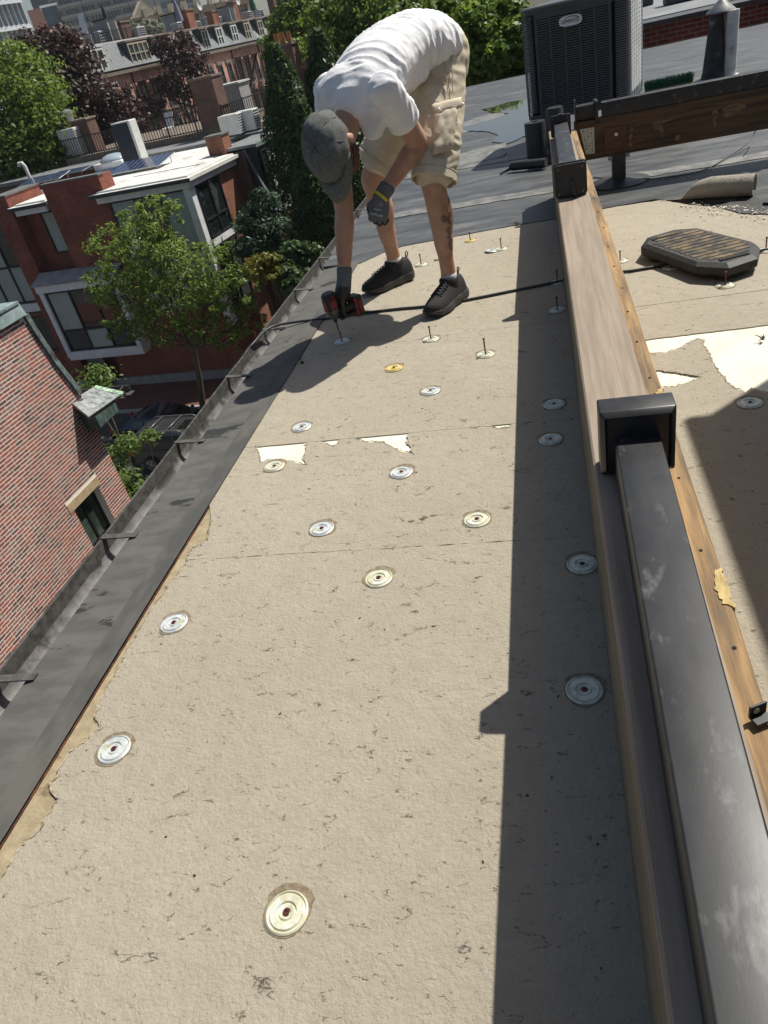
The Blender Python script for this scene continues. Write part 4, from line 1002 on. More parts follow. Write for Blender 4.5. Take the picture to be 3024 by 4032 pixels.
def band(c, d, x, ra, rb, wd, th, name, par, m_):
    d = d.normalized(); x = (x - d * x.dot(d)).normalized(); y = d.cross(x); n = 44; rs = []
    for off, k in ((-wd / 2, 0), (-wd / 2, th), (wd / 2, th), (wd / 2, 0)):
        rs.append([c + d * off + x * ((ra + k) * math.cos(2 * math.pi * j / n)) + y * ((rb + k) * math.sin(2 * math.pi * j / n)) for j in range(n)])
    MB().rings(rs + [rs[0]], cap=False).build(name, m_, par, smooth=50)
tc_ = Lsh.lerp(Lel, .43); band(tc_, Lel - Lsh, FWD, .066, .066, .022, .004, 'sleeve_hem', shirt_o, M_shirt)
nd = (neckB - neckA); band(neckA + nd.normalized() * .012, nd, LAT, .078, .070, .020, .004, 'collar', shirt_o, M_shirt)
# ---------------- shorts
s = MB()
W0 = Q(1095, 305, 3.77)
sweep(s, path([(W0, .160, .126), (Q(1135, 355, 3.83), .158, .142), (Q(1135, 465, 3.84), .150, .138)]), 22)
Lh = [(Q(1148, 420, 3.76), .122, .128), (Q(1152, 640, 3.68), .114, .128), (Q(1138, 860, 3.58), .106, .122), (Q(1122, 1085, 3.505), .096, .108)]
Rh = [(Q(1060, 480, 3.86), .125, .13), (Q(960, 680, 3.88), .122, .125), (Q(850, 860, 3.86), .118, .115), (Q(772, 1005, 3.84), .112, .108)]
for st in (Lh, Rh): sweep(s, path(st), 20)
def wr_short(p, n):
    q = Vector((p.x * 9 + p.z * 5, p.y * 8, p.z * 17 + p.x * 7)); return .009 * (1 - abs(mnoise.noise(q)) * 2.4) * (.4 + max(0, mnoise.noise(p * 5) + .4)) + .003 * mnoise.noise(q * 2.3) - .005
sh_o = link('cargo_shorts', remesh(s, .0075, 6, wr_short, 'shorts'), man); sh_o.data.materials.append(M_khaki)
M_seam = mat('seam_thread', (.40, .33, .235), (.46, .385, .28), rough=.9, scale=90)
def hem(st, name):
    (c0, a0, b0), (c1, a1, b1) = st[-2], st[-1]; d = (Vector(c1) - Vector(c0)).normalized(); h = MB(); rs = []
    x = (LAT - d * LAT.dot(d)).normalized(); y = d.cross(x); n = 40
    for off, k in ((-.014, 1.0), (.008, 1.01), (.028, 1.012), (.030, .97), (.0, .93)):
        rs.append([Vector(c1) + d * (off + .003 * math.sin(j * 1.7)) + (x * math.cos(2 * math.pi * j / n) * a1 + y * math.sin(2 * math.pi * j / n) * b1) * (k + .012 * mnoise.noise((j * .5, off * 20, a1 * 50))) for j in range(n)])
    h.rings(rs, cap=False).build('hem', M_khaki, sh_o, smooth=60)
    t = MB(); t.tube([Vector(c1) + d * -.006 + (x * math.cos(2 * math.pi * j / n) * a1 + y * math.sin(2 * math.pi * j / n) * b1) * 1.012 for j in range(n + 1)], .0010, 5); t.build('hem_stitch', M_seam, sh_o)
hem(Lh, 'l'); hem(Rh, 'r')
# cargo pocket on the outer left thigh (a bellows box with flap and snaps) and stitched side pocket
pn = Vector((.62, -.78, .05)).normalized()
def pk(x, y, Y, off): return Q(x, y, Y) + pn * off
grid = lambda pts, nx, nz: [[pts[0].lerp(pts[1], i / nx).lerp(pts[3].lerp(pts[2], i / nx), j / nz) for i in range(nx + 1)] for j in range(nz + 1)]
def cloth_panel(name, corners, off, thick, m_, par, nx=14, nz=14, amp=.005, seed=0):
    g = grid(corners, nx, nz); rows = []
    for j, r in enumerate(g):
        rows.append([p + pn * (off * min(1, 4 * min(i / nx, 1 - i / nx) + .35) * min(1, 4 * min(j / nz, 1 - j / nz) + .45) + amp * mnoise.noise((i * .35 + seed, j * .5, seed))) for i, p in enumerate(r)])
    o = MB().rings(rows, cap=False, closed=False).build(name, m_, par, smooth=70); md = o.modifiers.new('t', 'SOLIDIFY'); md.thickness = thick; return o
M_kh2 = M_khaki
def surf(x, y, dy=0.0):
    # point on the outer thigh seen at that pixel: nearest hit of the shorts' leg sweep
    best = None; d = Vector(_ray(*c4(x, y))); o = Vector((0, 0, EYE))
    for i in range(140):
        p = o + d * (3.0 + i * .008)
        for st in (path(Lh, 3),):
            for k in range(len(st) - 1):
                a, c = st[k][0], st[k + 1][0]; h_ = max(0, min(1, (p - a).dot(c - a) / (c - a).length_squared))
                if (p - a.lerp(c, h_)).length < (st[k][1] + st[k][2]) / 2: return p
    return o + d * 3.95
corn = [surf(1112, 690), surf(1262, 660), surf(1225, 930), surf(1108, 965)]
cloth_panel('cargo_pocket', corn, .022, .004, M_khaki, sh_o, seed=2, amp=.007)
fl_ = [surf(1088, 655), surf(1283, 608), surf(1284, 665), surf(1108, 712)]
flp = cloth_panel('pocket_flap', fl_, .024, .004, M_khaki, sh_o, 12, 6, .004, 5)
for x, y in ((1131, 683), (1276, 650)):
    q = surf(x, y) + pn * .027; MB().lathe([(.0, .004), (.006, .003), (.0075, 0)], q, 12, Matrix((frame_from(pn)[0], frame_from(pn)[1], pn)).transposed()).build('snap', M_badge, flp, smooth=True)
for pts in ([(1172, 372), (1185, 440), (1195, 500), (1200, 560)], [(1225, 352), (1228, 430), (1232, 510), (1230, 570)], [(1075, 420), (1090, 462), (1130, 492), (1165, 505), (1190, 530)], [(1090, 380), (1150, 350), (1220, 335), (1295, 320)]):
    st = [surf(x, y) + pn * .006 for x, y in pts]; MB().tube(smoothpath(st, 4), .0022, 6).build('stitched_seam', M_seam, sh_o, smooth=True)
# ---------------- cap
s = MB(); rs = []; n = 48; cc = Hc + cU * .020 - lL * .016
for i in range(0, 15):
    th = math.radians(3 + 92 * i / 14); rr = []
    for j in range(n):
        ph = 2 * math.pi * j / n; cr = .0035 * abs(math.sin(ph * 4)) ** .5 * math.sin(th) + .003 * mnoise.noise((math.cos(ph) * 3, math.sin(ph) * 3, i * .35)) * 2
        fr = math.sin(ph); k = 1 + (.06 if fr > 0 else 0) * fr
        r = math.sin(th) ** .85
        rr.append(cc + lL * ((.0955 + cr) * r * math.cos(ph)) + fF * ((.127 * k + cr) * r * fr) + cU * ((.098 + cr) * math.cos(th) - (.012 * max(0, -fr) if th > 1.2 else 0)))
    rs.append(rr)
for sh_ in (.96, .90): rs.append([cc + (p - cc) * sh_ - cU * .003 for p in rs[14]])
cap_o = s.rings(rs).build('flat_cap', M_cap, man, smooth=60)
s = MB(); rs = []
for t_, lift in ((0, 0), (.3, .004), (.65, .002), (1., -.008)):
    rr = []
    for j in range(25):
        ph = math.radians(18 + 144 * j / 24); ex = math.sin((ph - math.radians(18)) / math.radians(144) * math.pi) ** .6
        rr.append(cc + lL * (.093 * math.cos(ph)) + fF * (.131 * math.sin(ph) + .082 * ex * t_) + cU * (.004 + lift - .02 * abs(math.cos(ph)) * t_ - .012 * t_ * t_))
    rs.append(rr)
vz = s.rings(rs, cap=False, closed=False).build('visor', M_cap, cap_o, smooth=60); md = vz.modifiers.new('t', 'SOLIDIFY'); md.thickness = .006; md.offset = 0
for j in range(8):
    ph = math.pi * j / 4; pts = []
    for i in range(0, 14):
        th = math.radians(4 + 88 * i / 13); fr = math.sin(ph); k = 1 + (.06 if fr > 0 else 0) * fr; r = math.sin(th) ** .85
        pts.append(cc + lL * (.0955 * r * math.cos(ph)) + fF * (.127 * k * r * fr) + cU * (.098 * math.cos(th) + .0005))
    MB().tube(pts, .0016, 5).build('panel_seam', mat('cap_seam', (.10, .105, .10), (.14, .14, .14), rough=.95, scale=90), cap_o, smooth=True)
MB().lathe([(.0, .006), (.006, .004), (.008, 0)], cc + cU * .0985, 12, Matrix((lL, fF, cU)).transposed()).build('cap_button', M_cap, cap_o, smooth=True)
# glasses arm beside the temple
MB().tube([Hc + lL * .082 - fF * .02 - cU * .01, Hc + lL * .083 + fF * .04 - cU * .012, Hc + lL * .07 + fF * .095 - cU * .018], .0028, 6).build('glasses_arm', M_blk2, man, smooth=True)
# ---------------- gloves
def glove(wr, el, tip_dir, wdir, grip=None, name='glove'):
    """palm, four fingers of unequal length and a thumb; grip: (centre, axis, radius) of what it holds"""
    h = tip_dir.normalized(); w = (wdir - h * wdir.dot(h)).normalized(); nb = h.cross(w) if not grip else w.cross(h)      # nb: back of the hand
    s = MB(); a0 = (wr - el).normalized()
    sweep(s, path([(wr - a0 * .045, .037, .034, w), (wr - a0 * .012, .036, .033, w), (wr + h * .012, .037, .031, w), (wr + h * .05, .045, .024, w), (wr + h * .088, .046, .021, w)]), 18)
    lens = [.062, .078, .084, .074]
    for i, ln in enumerate(lens):
        base = wr + h * (.088 - .004 * abs(i - 2)) + w * (-.034 + .0225 * i)
        if grip:
            gc, ga, gr = grip; pts = []
            c0 = gc + ga * (ga.dot(base - gc))
            e1 = (base - c0); e1 = (e1 - ga * e1.dot(ga)); r0 = e1.length; e1.normalize(); e2 = ga.cross(e1)
            sg = 1 if e2.dot(nb) > 0 else -1
            for k in range(7):
                an = math.radians(215) * k / 6 * sg; rr = gr + .010 + max(0, r0 - gr - .010) * (1 - k / 6) ** 2
                pts.append(c0 + (e1 * math.cos(an) + e2 * math.sin(an)) * rr)
        else:
            cu = [0, 28, 85, 140]; seg = [ln * .44, ln * .32, ln * .30]; p = base.copy(); pts = [base - h * .03, base]; 
            for k in range(3):
                an = math.radians(cu[k + 1] - 8 + 4 * i); d = h * math.cos(an) - nb * math.sin(an); p = p + d * seg[k]; pts.append(p.copy())
        m_ = len(pts); sweep(s, [(q, .0115 - .0025 * k / (m_ - 1), .0110 - .0025 * k / (m_ - 1), w if not grip else grip[1]) for k, q in enumerate(pts)], 10)
    tb = wr + h * .03 - w * .036 if not grip else wr + h * .03 - nb * .01 - w * .03
    if grip:
        gc, ga, gr = grip; tpz = [tb, tb + h * .03 - nb * .022 - w * .004, gc - w * .028 - nb * (gr + .012) + h * .0, gc - w * .01 - nb * (gr + .010) - h * (-.014)]
    else: tpz = [tb + w * .01, tb - w * .014 + h * .022 - nb * .012, tb - w * .012 + h * .048 - nb * .026, tb - w * .0 + h * .068 - nb * .034]
    sweep(s, path([(q, .0145 - .0014 * k, .0135 - .0014 * k, w) for k, q in enumerate(tpz)]), 10)
    me = remesh(s, .0032, 3, lambda p, n: .0008 * mnoise.noise(p * 60), 'glove')
    me.materials.append(M_glove); me.materials.append(M_glovep)
    for pg in me.polygons:
        c = pg.center; t_ = (c - wr).dot(h); k = (c - wr - h * t_).dot(nb)
        if (t_ > .03 and k < -.006) or t_ > .118 or (grip and (c - grip[0] - grip[1] * grip[1].dot(c - grip[0])).length < grip[2] + .022 and t_ > .07): pg.material_index = 1
    o = link(name, me, man); return o, h, w, nb
hL = (Q(752, 1440, 3.30) - Lwr)
gl, h_, w_, nb_ = glove(Lwr, Lel, hL, IMR * 1.0 + Vector((0, -.25, 0)), name='glove')
rs = []
a0 = (Lwr - Lel).normalized(); fx = (w_ - a0 * w_.dot(a0)).normalized(); fy = a0.cross(fx)
s = MB()
for off, r in ((-.002, .0365), (-.002, .0385), (.010, .0395), (.010, .037)): rs.append([Lwr + a0 * (off + .004) + (fx * math.cos(2 * math.pi * j / 28) * r * 1.0 + fy * math.sin(2 * math.pi * j / 28) * r * .90) for j in range(28)])
s.rings(rs + [rs[0]], cap=False).build('cuff_band', mat('yellow_band', (.62, .55, .03), (.7, .62, .05), rough=.7, scale=60), gl, smooth=50)
M_print = mat('white_print', (.5, .5, .5), rough=.7)
def put_text(txt, size, c, xd, yd, par, m_):
    me = text_mesh(txt, size, 0, .0004, .0002); me.materials.append(m_); o = link('print', me, par)
    xd = xd.normalized(); yd = (yd - xd * yd.dot(xd)).normalized(); z = xd.cross(yd); M = Matrix((xd, yd, z)).transposed().to_4x4(); M.translation = c; me.transform(M); return o
cb_ = Lwr + h_ * .072 + nb_ * .0245
put_text('MaxiFlex', .016, cb_ + h_ * .008, -w_, -h_, gl, M_print); put_text('CE', .014, Lwr + h_ * .035 + nb_ * .0265 + w_ * .010, -w_, -h_, gl, M_print); put_text('ultimate', .010, Lwr + h_ * .058 + nb_ * .0250, -w_, -h_, gl, M_print)
# drill geometry shared with the gripping hand
tipP = Vector((-.9835, 3.2005, .0555)); rear = Q(478, 1893, 3.195); ha = (tipP - rear).normalized()
hand_c = rear + ha * .055
hd = (Q(648, 1905, 3.31) - hand_c); hd = (hd - ha * hd.dot(ha)).normalized()
gripc = hand_c + hd * .058
glove(Rwr, Rel, (gripc + hd * .002 - ha * .036) - Rwr, hd, (gripc, hd, .021))
# ---------------- shoes
def shoe(heel, toe, ank, left):
    d = (toe - heel); Ln = d.length; d.normalize(); sd = Vector((d.y, -d.x, 0))    # sd: towards the shoe's right
    U = [0, .04, .10, .2, .32, .45, .58, .70, .82, .91, .97, 1.0]
    wv = [.032, .042, .047, .048, .047, .049, .054, .0575, .055, .045, .031, .014]
    top = [.094, .116, .120, .114, .120, .114, .100, .086, .074, .066, .058, .048]
    sol = [.050, .048, .046, .045, .043, .041, .038, .036, .035, .035, .036, .037]
    lift = [.014, .007, .002, .0, .0, .0, .0, .0, .003, .010, .018, .026]
    t = thing('tmp', None, None)
    s = MB(); rs = []
    for u, w, so, lf in zip(U, wv, sol, lift):
        c = heel + d * Ln * u; k = 1.1; zz = .0015 + lf; bul = .005 * math.sin(u * 22)
        rs.append([c + sd * (x * w * k + (bul if abs(x) > .9 else 0) * (1 if x > 0 else -1)) + Vector((0, 0, z)) for x, z in ((-.86, zz), (-1.0, zz + .008), (-1.02, zz + (so - lf) * .5), (-.97, so), (0, so + .002), (.97, so), (1.02, zz + (so - lf) * .5), (1.0, zz + .008), (.86, zz), (0, zz))])
    sole_b = s.rings(rs)
    s2 = MB(); rs = []
    for u, w, so, tp_ in zip(U, wv, sol, top):
        c = heel + d * Ln * u; hgt = tp_ - so + .012; row = []
        for j in range(17):
            an = math.pi * j / 16; ca, sa = math.cos(an), math.sin(an)
            row.append(c + sd * (w * .99 * (abs(ca) ** .75) * (1 if ca > 0 else -1) * (1 - .28 * sa * (1 if u < .6 else .5))) + Vector((0, 0, so - .006 + hgt * sa ** .8)))
        rs.append(row)
    up = s2.rings(rs)
    o = up.build('shoe', M_shoe, man, smooth=60)
    sole_b.build('sole', M_sole, o, smooth=40)
    s3 = MB(); rs = []      # padded collar round the ankle
    for k, (r, zc) in enumerate(((.046, .066), (.047, .100), (.047, .108), (.047, .118), (.042, .126), (.036, .114))):
        rs.append([(heel + d * .092).xy.to_3d().lerp(ank.xy.to_3d(), .6) + Vector((0, 0, zc)) + d * (.004 + r * 1.18 * math.cos(2 * math.pi * j / 24)) + sd * (r * .95 * math.sin(2 * math.pi * j / 24)) + Vector((0, 0, .012 * abs(math.cos(2 * math.pi * j / 24)) * (k > 0))) for j in range(24)])
    s3.rings(rs, cap=False).build('collar', M_shoe, o, smooth=60)
    MB().tube([heel + d * .012 + Vector((0, 0, .118)), heel - d * .002 + Vector((0, 0, .142)), heel + d * .008 + Vector((0, 0, .152)), heel + d * .016 + Vector((0, 0, .14)), heel + d * .016 + Vector((0, 0, .118))], .0032, 6).build('pull_tab', M_blk2, o, smooth=True)
    for k in range(6):
        u = .42 + .055 * k; c = heel + d * Ln * u; tp_ = np.interp(u, U, top); so = np.interp(u, U, sol); w = np.interp(u, U, wv)
        for sgn in (1, -1):
            pts = []
            for j in range(7):
                f_ = j / 6; ca = -.75 + 1.5 * f_; pts.append(c + d * (.018 * (f_ - .5) * sgn) + sd * (w * .72 * ca) + Vector((0, 0, so + (tp_ - so + .012) * (1 - abs(ca) ** 2.4 * .42))))
            MB().tube(pts, .0026, 6).build('lace', mat('lace_grey', (.03, .03, .03), rough=.7), o, smooth=True)
    s4 = MB(); sweep(s4, path([(ank.xy.to_3d() + Vector((0, 0, .10)), .038, .044, sd), (ank.xy.to_3d() + Vector((0, 0, .140)), .037, .043, sd)])); s4.build('sock', mat('white_sock', (.6, .6, .6), rough=.9), o, smooth=True)
    bpy.data.objects.remove(t); return o
shoe(Vector((-.430, 3.607, 0)), Vector((-.570, 3.335, 0)), Lank, True)
shoe(Vector((-.748, 4.041, 0)), Vector((-.986, 3.828, 0)), Rank, False)
# ================================================================ impact driver
M_red = mat('tool_red', (.19, .012, .009), (.24, .02, .014), rough=.45, scale=20)
M_tool = mat('tool_black', (.014, .014, .014), (.026, .025, .024), rough=.55, scale=40)
dr = thing('impact_driver', 'red and black cordless impact driver held upright over a screw', 'power drill', (tipP.x, tipP.y, .05))
zx = -ha; xx = hd; yy = zx.cross(xx).normalized(); MD = Matrix((xx, yy, zx)).transposed()
Lh_ = (rear - tipP).length
def lp(x, y, z): return tipP + MD @ Vector((x, y, z))      # z from the bit tip up the tool
def tsec(z, rx, ry, n=20, e=.75, x0=0): return [lp(x0 + rx * abs(math.cos(a)) ** e * (1 if math.cos(a) > 0 else -1), ry * abs(math.sin(a)) ** e * (1 if math.sin(a) > 0 else -1), z) for a in [2 * math.pi * j / n for j in range(n)]]
MB().rings([tsec(.062, .014, .014, e=1), tsec(.075, .024, .024, e=.9), tsec(.10, .029, .028), tsec(.108, .030, .029)]).build('nose_housing', mat('grey_gear_case', (.10, .10, .10), (.15, .15, .145), rough=.4, scale=30, metal=.4), dr, smooth=40)
MB().rings([tsec(.108, .031, .030), tsec(.112, .033, .031), tsec(.15, .034, .032), tsec(.176, .033, .031), tsec(.186, .027, .026)]).build('motor_housing', M_tool, dr, smooth=40)
for y in (-1, 1):
    MB().box(lp(-.006, y * .0315, .135), (.034, .004, .034), MD, .0015).build('side_panel', M_red, dr)
    for k in range(3): MB().box(lp(-.004, y * .0322, .158 + .007 * k), (.03, .004, .003), MD, .0008).build('vent_slot', M_red, dr)
MB().box(lp(-.032, 0, .13), (.006, .03, .05), MD, .002).build('top_stripe', M_red, dr)
MB().cyl(lp(0, 0, .045), lp(0, 0, .064), .0085, 14).build('collet', M_tool, dr, smooth=40)
MB().cyl(lp(0, 0, .0), lp(0, 0, .048), .0033, 6).build('driver_bit', mat('bit_steel', (.10, .03, .025), rough=.4, metal=.6), dr)
zg = (gripc - tipP).dot(zx)
rs = []
for x, rx, ry in ((.02, .026, .018), (.045, .021, .016), (.075, .019, .0155), (.10, .021, .017), (.112, .03, .022)):
    rs.append([lp(x, ry * math.sin(2 * math.pi * j / 16), zg + rx * math.cos(2 * math.pi * j / 16)) for j in range(16)])
MB().rings(rs).build('handle', M_tool, dr, smooth=40)
bt = MB().box(lp(.135, 0, zg - .006), (.048, .064, .098), MD, .006).build('battery', M_tool, dr)
MB().box(lp(.118, 0, zg - .006), (.016, .0655, .09), MD, .004).build('battery_band', M_red, bt)
for y in (-1, 1): MB().box(lp(.140, y * .0325, zg - .01), (.02, .003, .06), MD, .001).build('battery_badge', M_red, bt)
MB().box(lp(.04, 0, zg - .026), (.014, .012, .014), MD, .003).build('trigger', M_red, dr)
# ================================================================ ground and street
G = -12.0
struct(MB().box((-100, 250, G - .55), (1100, 640, 1.0)).build('ground', mat('city_ground', (.06, .065, .05), (.10, .10, .085), rough=.95, scale=.15)))
uH = Vector((.994, -.1097, 0)).normalized(); vH = Vector((.1097, .994, 0)).normalized(); B0 = Vector((-14.85, 31.95, G))
def HP(s_, d_, z): return B0 + uH * s_ + vH * d_ + Vector((0, 0, z - G))
MH = Matrix((uH, vH, Vector((0, 0, 1)))).transposed()
def hbox(mb, s0, s1, d0, d1, z0, z1, bev=0.0): return mb.box(HP((s0 + s1) / 2, (d0 + d1) / 2, (z0 + z1) / 2), (s1 - s0, d1 - d0, z1 - z0), MH, bev)
struct(hbox(MB(), -60, 40, -12.5, -3.2, G - .08, G + .0).build('street', mat('asphalt', (.04, .04, .042), (.06, .06, .06), rough=.9, scale=2.5, bump=.3, bscale=40)))
pv = struct(hbox(MB(), -60, 40, -3.05, 0, G - .06, G + .12).build('pavement', mat('brick_paving', (.11, .045, .035), (.16, .065, .05), rough=.9, scale=6)))
hbox(MB(), -60, 40, -3.2, -3.052, G - .06, G + .13).build('kerb', mat('granite_kerb', (.28, .28, .27), (.36, .36, .35), rough=.8, scale=9), pv)
struct(hbox(MB(), -60, 40, -17, -12.65, G - .06, G + .12).build('pavement', MATS['brick_paving']))

# ================================================================ modern brick house
M_hb = brick_mat('house_brick', (.27, .078, .050), (.20, .056, .038), (.20, .145, .12), ms=.007, bump=.3)
M_orb = brick_mat('orange_red_brick', (.30, .10, .05), (.22, .07, .038), (.28, .23, .19))
M_hw = mat('white_trim', (.66, .66, .68), (.74, .74, .75), rough=.5, scale=2)
M_roofw = mat('white_roof_membrane', (.60, .60, .57), (.70, .69, .65), rough=.6, scale=1.5, c3=(.40, .37, .30), c3lo=.55, c3hi=.7, c3scale=.9)
M_mull = mat('black_mullion', (.012, .012, .014), rough=.45)
M_glass = mat('window_glass', (.012, .015, .017), rough=.03, spec=1.0)
M_curt = mat('grey_curtain', (.30, .34, .32), (.42, .46, .43), rough=.9, scale=3, stretch=(14, 14, .4))
hs_ = thing('brick_house', 'modern red brick house with flat white roofs, corner glazing and boxed bay window', 'house', tuple(HP(-5, 3, G)))
# masses: (s0,s1,d0,d1,ztop,name)
hbox(MB(), -7.55, -4.35, 0, 2.65, G, -2.5).build('wall', M_hb, hs_)
hbox(MB(), -7.55, -4.35, 0, .35, -2.5, -1.85).build('parapet', M_hb, hs_); hbox(MB(), -4.70, -4.35, .351, 1.0, -2.5, -1.85).build('parapet', M_hb, hs_); hbox(MB(), -7.5, -4.36, .36, 2.65, -2.5, -2.44).build('upper_roof', M_roofw, hs_)
hbox(MB(), -7.60, -4.30, -.05, .40, -1.85, -1.78).build('coping', mat('dark_stone_coping', (.10, .10, .10), (.14, .14, .135), rough=.7, scale=3), hs_)
hbox(MB(), -4.35, -.75, .55, 9.5, G, -2.95).build('wall', M_hb, hs_)
hbox(MB(), -4.35, 0, 0.0, .55, G, -8.2).build('wall', M_hb, hs_)
hbox(MB(), -9.9, -7.55, .9, 9.5, G, -2.95).build('wall', M_hb, hs_)
hbox(MB(), -10.9, -9.9, 0.1, 2.6, G, -2.0).build('wall', M_hb, hs_)
hbox(MB(), -10.95, -9.85, .05, 2.65, -2.0, -1.93).build('coping', MATS['dark_stone_coping'], hs_)
hbox(MB(), -15.5, -10.9, .9, 9.5, G, -2.95).build('wall', M_hb, hs_)
hbox(MB(), -9.9, -.75, 2.65, 9.6, -2.95, -2.45).build('upper_roof', M_roofw, hs_)
hbox(MB(), -.74, .0, 2.66, 4.7, G, -2.99).build('wall', M_orb, hs_)              # brick pier at the far corner of the side
# flat roofs with deep white eaves
def eave(s0, s1, d0, d1, z):
    r = hbox(MB(), s0, s1, d0, d1, z - .14, z).build('roof_slab', M_roofw, hs_)
    hbox(MB(), s0 + .18, s1 - .18, d0 + .18, d1 - .1, z - .42, z - .143).build('fascia', M_hw, r)
    hbox(MB(), s0 - .03, s1 + .03, d0 - .03, d0 + .02, z - .16, z - .02).build('drip_edge', mat('dark_drip', (.03, .035, .045), rough=.4), r)
    hbox(MB(), s0 + .25, s1 - .2, d0 + .3, d1 - .1, z + .002, z + .07).build('raised_roof', M_roofw, r)
eave(-4.9, .35, -.45, 4.6, -2.55); eave(-9.85, -7.62, -.15, 2.6, -2.5); eave(-15.4, -10.97, -.35, 2.4, -2.5)
def window(par, s0, s1, z0, z1, d, nx, nz, fr=.07, curtain=0.0, m_=None, depth=.10, axis='u', rec=.03):
    """frame with separate panes; axis u: front wall, v: side wall (s values run along the depth)"""
    f = MB()
    T = (lambda a, dd, z: HP(a, dd, z)) if axis == 'u' else (lambda a, dd, z: HP(-dd, a, z))
    def bx(a0, a1, d0, d1, z0_, z1_): f.box(T((a0 + a1) / 2, (d0 + d1) / 2, (z0_ + z1_) / 2), ((a1 - a0), (d1 - d0), (z1_ - z0_)) if axis == 'u' else ((d1 - d0), (a1 - a0), (z1_ - z0_)), MH)
    bx(s0, s1, d - depth, d, z0, z0 + fr); bx(s0, s1, d - depth, d, z1 - fr, z1)
    for i in range(nx + 1): x = s0 + (s1 - s0 - fr) * i / nx; bx(x, x + fr, d - depth + .002, d - .002, z0 + fr, z1 - fr)
    zs = nz if isinstance(nz, (list, tuple)) else [z0 + (z1 - z0) * k / nz for k in range(1, nz)]
    for z in zs: bx(s0 + fr, s1 - fr, d - depth + .004, d - .004, z - fr / 2, z + fr / 2)
    w = f.build('window', m_ or M_mull, par)
    zz = [z0] + list(zs) + [z1]
    for i in range(nx):
        for k in range(len(zz) - 1):
            a0 = s0 + (s1 - s0 - fr) * i / nx + fr; a1 = s0 + (s1 - s0 - fr) * (i + 1) / nx; p = MB()
            p.box(T((a0 + a1) / 2, d - depth * .35, (zz[k] + zz[k + 1]) / 2), ((a1 - a0), .012, zz[k + 1] - zz[k] - fr) if axis == 'u' else (.012, (a1 - a0), zz[k + 1] - zz[k] - fr), MH)
            p.build('pane', M_glass if rng.random() > curtain else M_curt, w)
    return w
# tall front glazing under the big eave
window(hs_, -4.3, -.22, -6.9, -2.97, .02, 3, [-5.55], .10, .5)
window(hs_, -4.3, -.22, -8.2, -6.98, .02, 3, 1, .08, .3)
hbox(MB(), -.30, .06, -.14, .30, -9.2, -2.97).build('corner_column', M_hw, hs_)
hbox(MB(), -4.35, -.3, -.10, .04, -3.0, -2.92).build('head_trim', M_hw, hs_)
window(hs_, .32, 2.58, -5.3, -2.97, -.03, 2, [-4.5], .08, 0, axis='v')
hbox(MB(), -.05, .12, .3, 2.62, -5.62, -5.31).build('spandrel_band', M_hw, hs_)
window(hs_, .32, 2.58, -8.6, -5.63, -.03, 2, 1, .08, 0, axis='v')
hbox(MB(), -.05, .05, .3, 2.6, -9.4, -8.61).build('wall', M_hb, hs_); hbox(MB(), -.75, -.05, .55, 2.6, G, -8.62).build('wall', M_hb, hs_)
# set back window bay
window(hs_, -9.0, -7.85, -5.0, -3.0, .88, 1, 1, .09, 1.0)
window(hs_, -14.6, -11.2, -7.2, -2.97, .88, 3, [-5.3], .10, .5)
hbox(MB(), -14.6, -11.0, .70, .88, -7.65, -7.22).build('spandrel_band', M_hw, hs_)
window(hs_, -12.6, -10.95, -9.9, -7.68, .88, 1, 1, .09, .8)
# boxed bay window with metal roof
bw = MB()
for (a, b2, c, d) in ((-9.75, -9.48, -9.6, -6.35), (-5.3, -5.05, -9.6, -6.35)): hbox(bw, a, b2, -.75, 0, c, d)
hbox(bw, -9.75, -5.05, -.75, 0, -9.85, -9.55); hbox(bw, -9.8, -5.0, -.8, 0, -6.4, -6.02)
bay = bw.build('bay_frame', M_hw, hs_)
hbox(MB(), -9.72, -5.08, -.70, -.02, -10.0, -9.86).build('bay_sill', M_hw, bay)
MB().slab([HP(-9.9, -.9, -6.0), HP(-4.9, -.9, -6.0), HP(-4.9, .05, -5.62), HP(-9.9, .05, -5.62)], .05).build('bay_roof', mat('pale_metal_roof', (.34, .37, .37), (.45, .47, .46), rough=.35, scale=2, metal=.3), bay)
window(hs_, -9.48, -5.3, -9.55, -6.42, -.55, 3, [-8.45], .10, .25)
# grilled window low in the wall
gw = window(hs_, -9.35, -8.1, -11.3, -9.95, -.02, 1, 1, .07, 1.0)
for i in range(9): MB().box(HP(-9.25 + .135 * i, -.14, -10.62), (.025, .025, 1.3), MH).build('grille_bar', M_mull, gw)
hbox(MB(), -60, 3, -.12, -.001, G + .1, G + .55).build('plinth', mat('grey_plinth', (.24, .25, .25), (.32, .33, .32), rough=.8, scale=4), hs_)
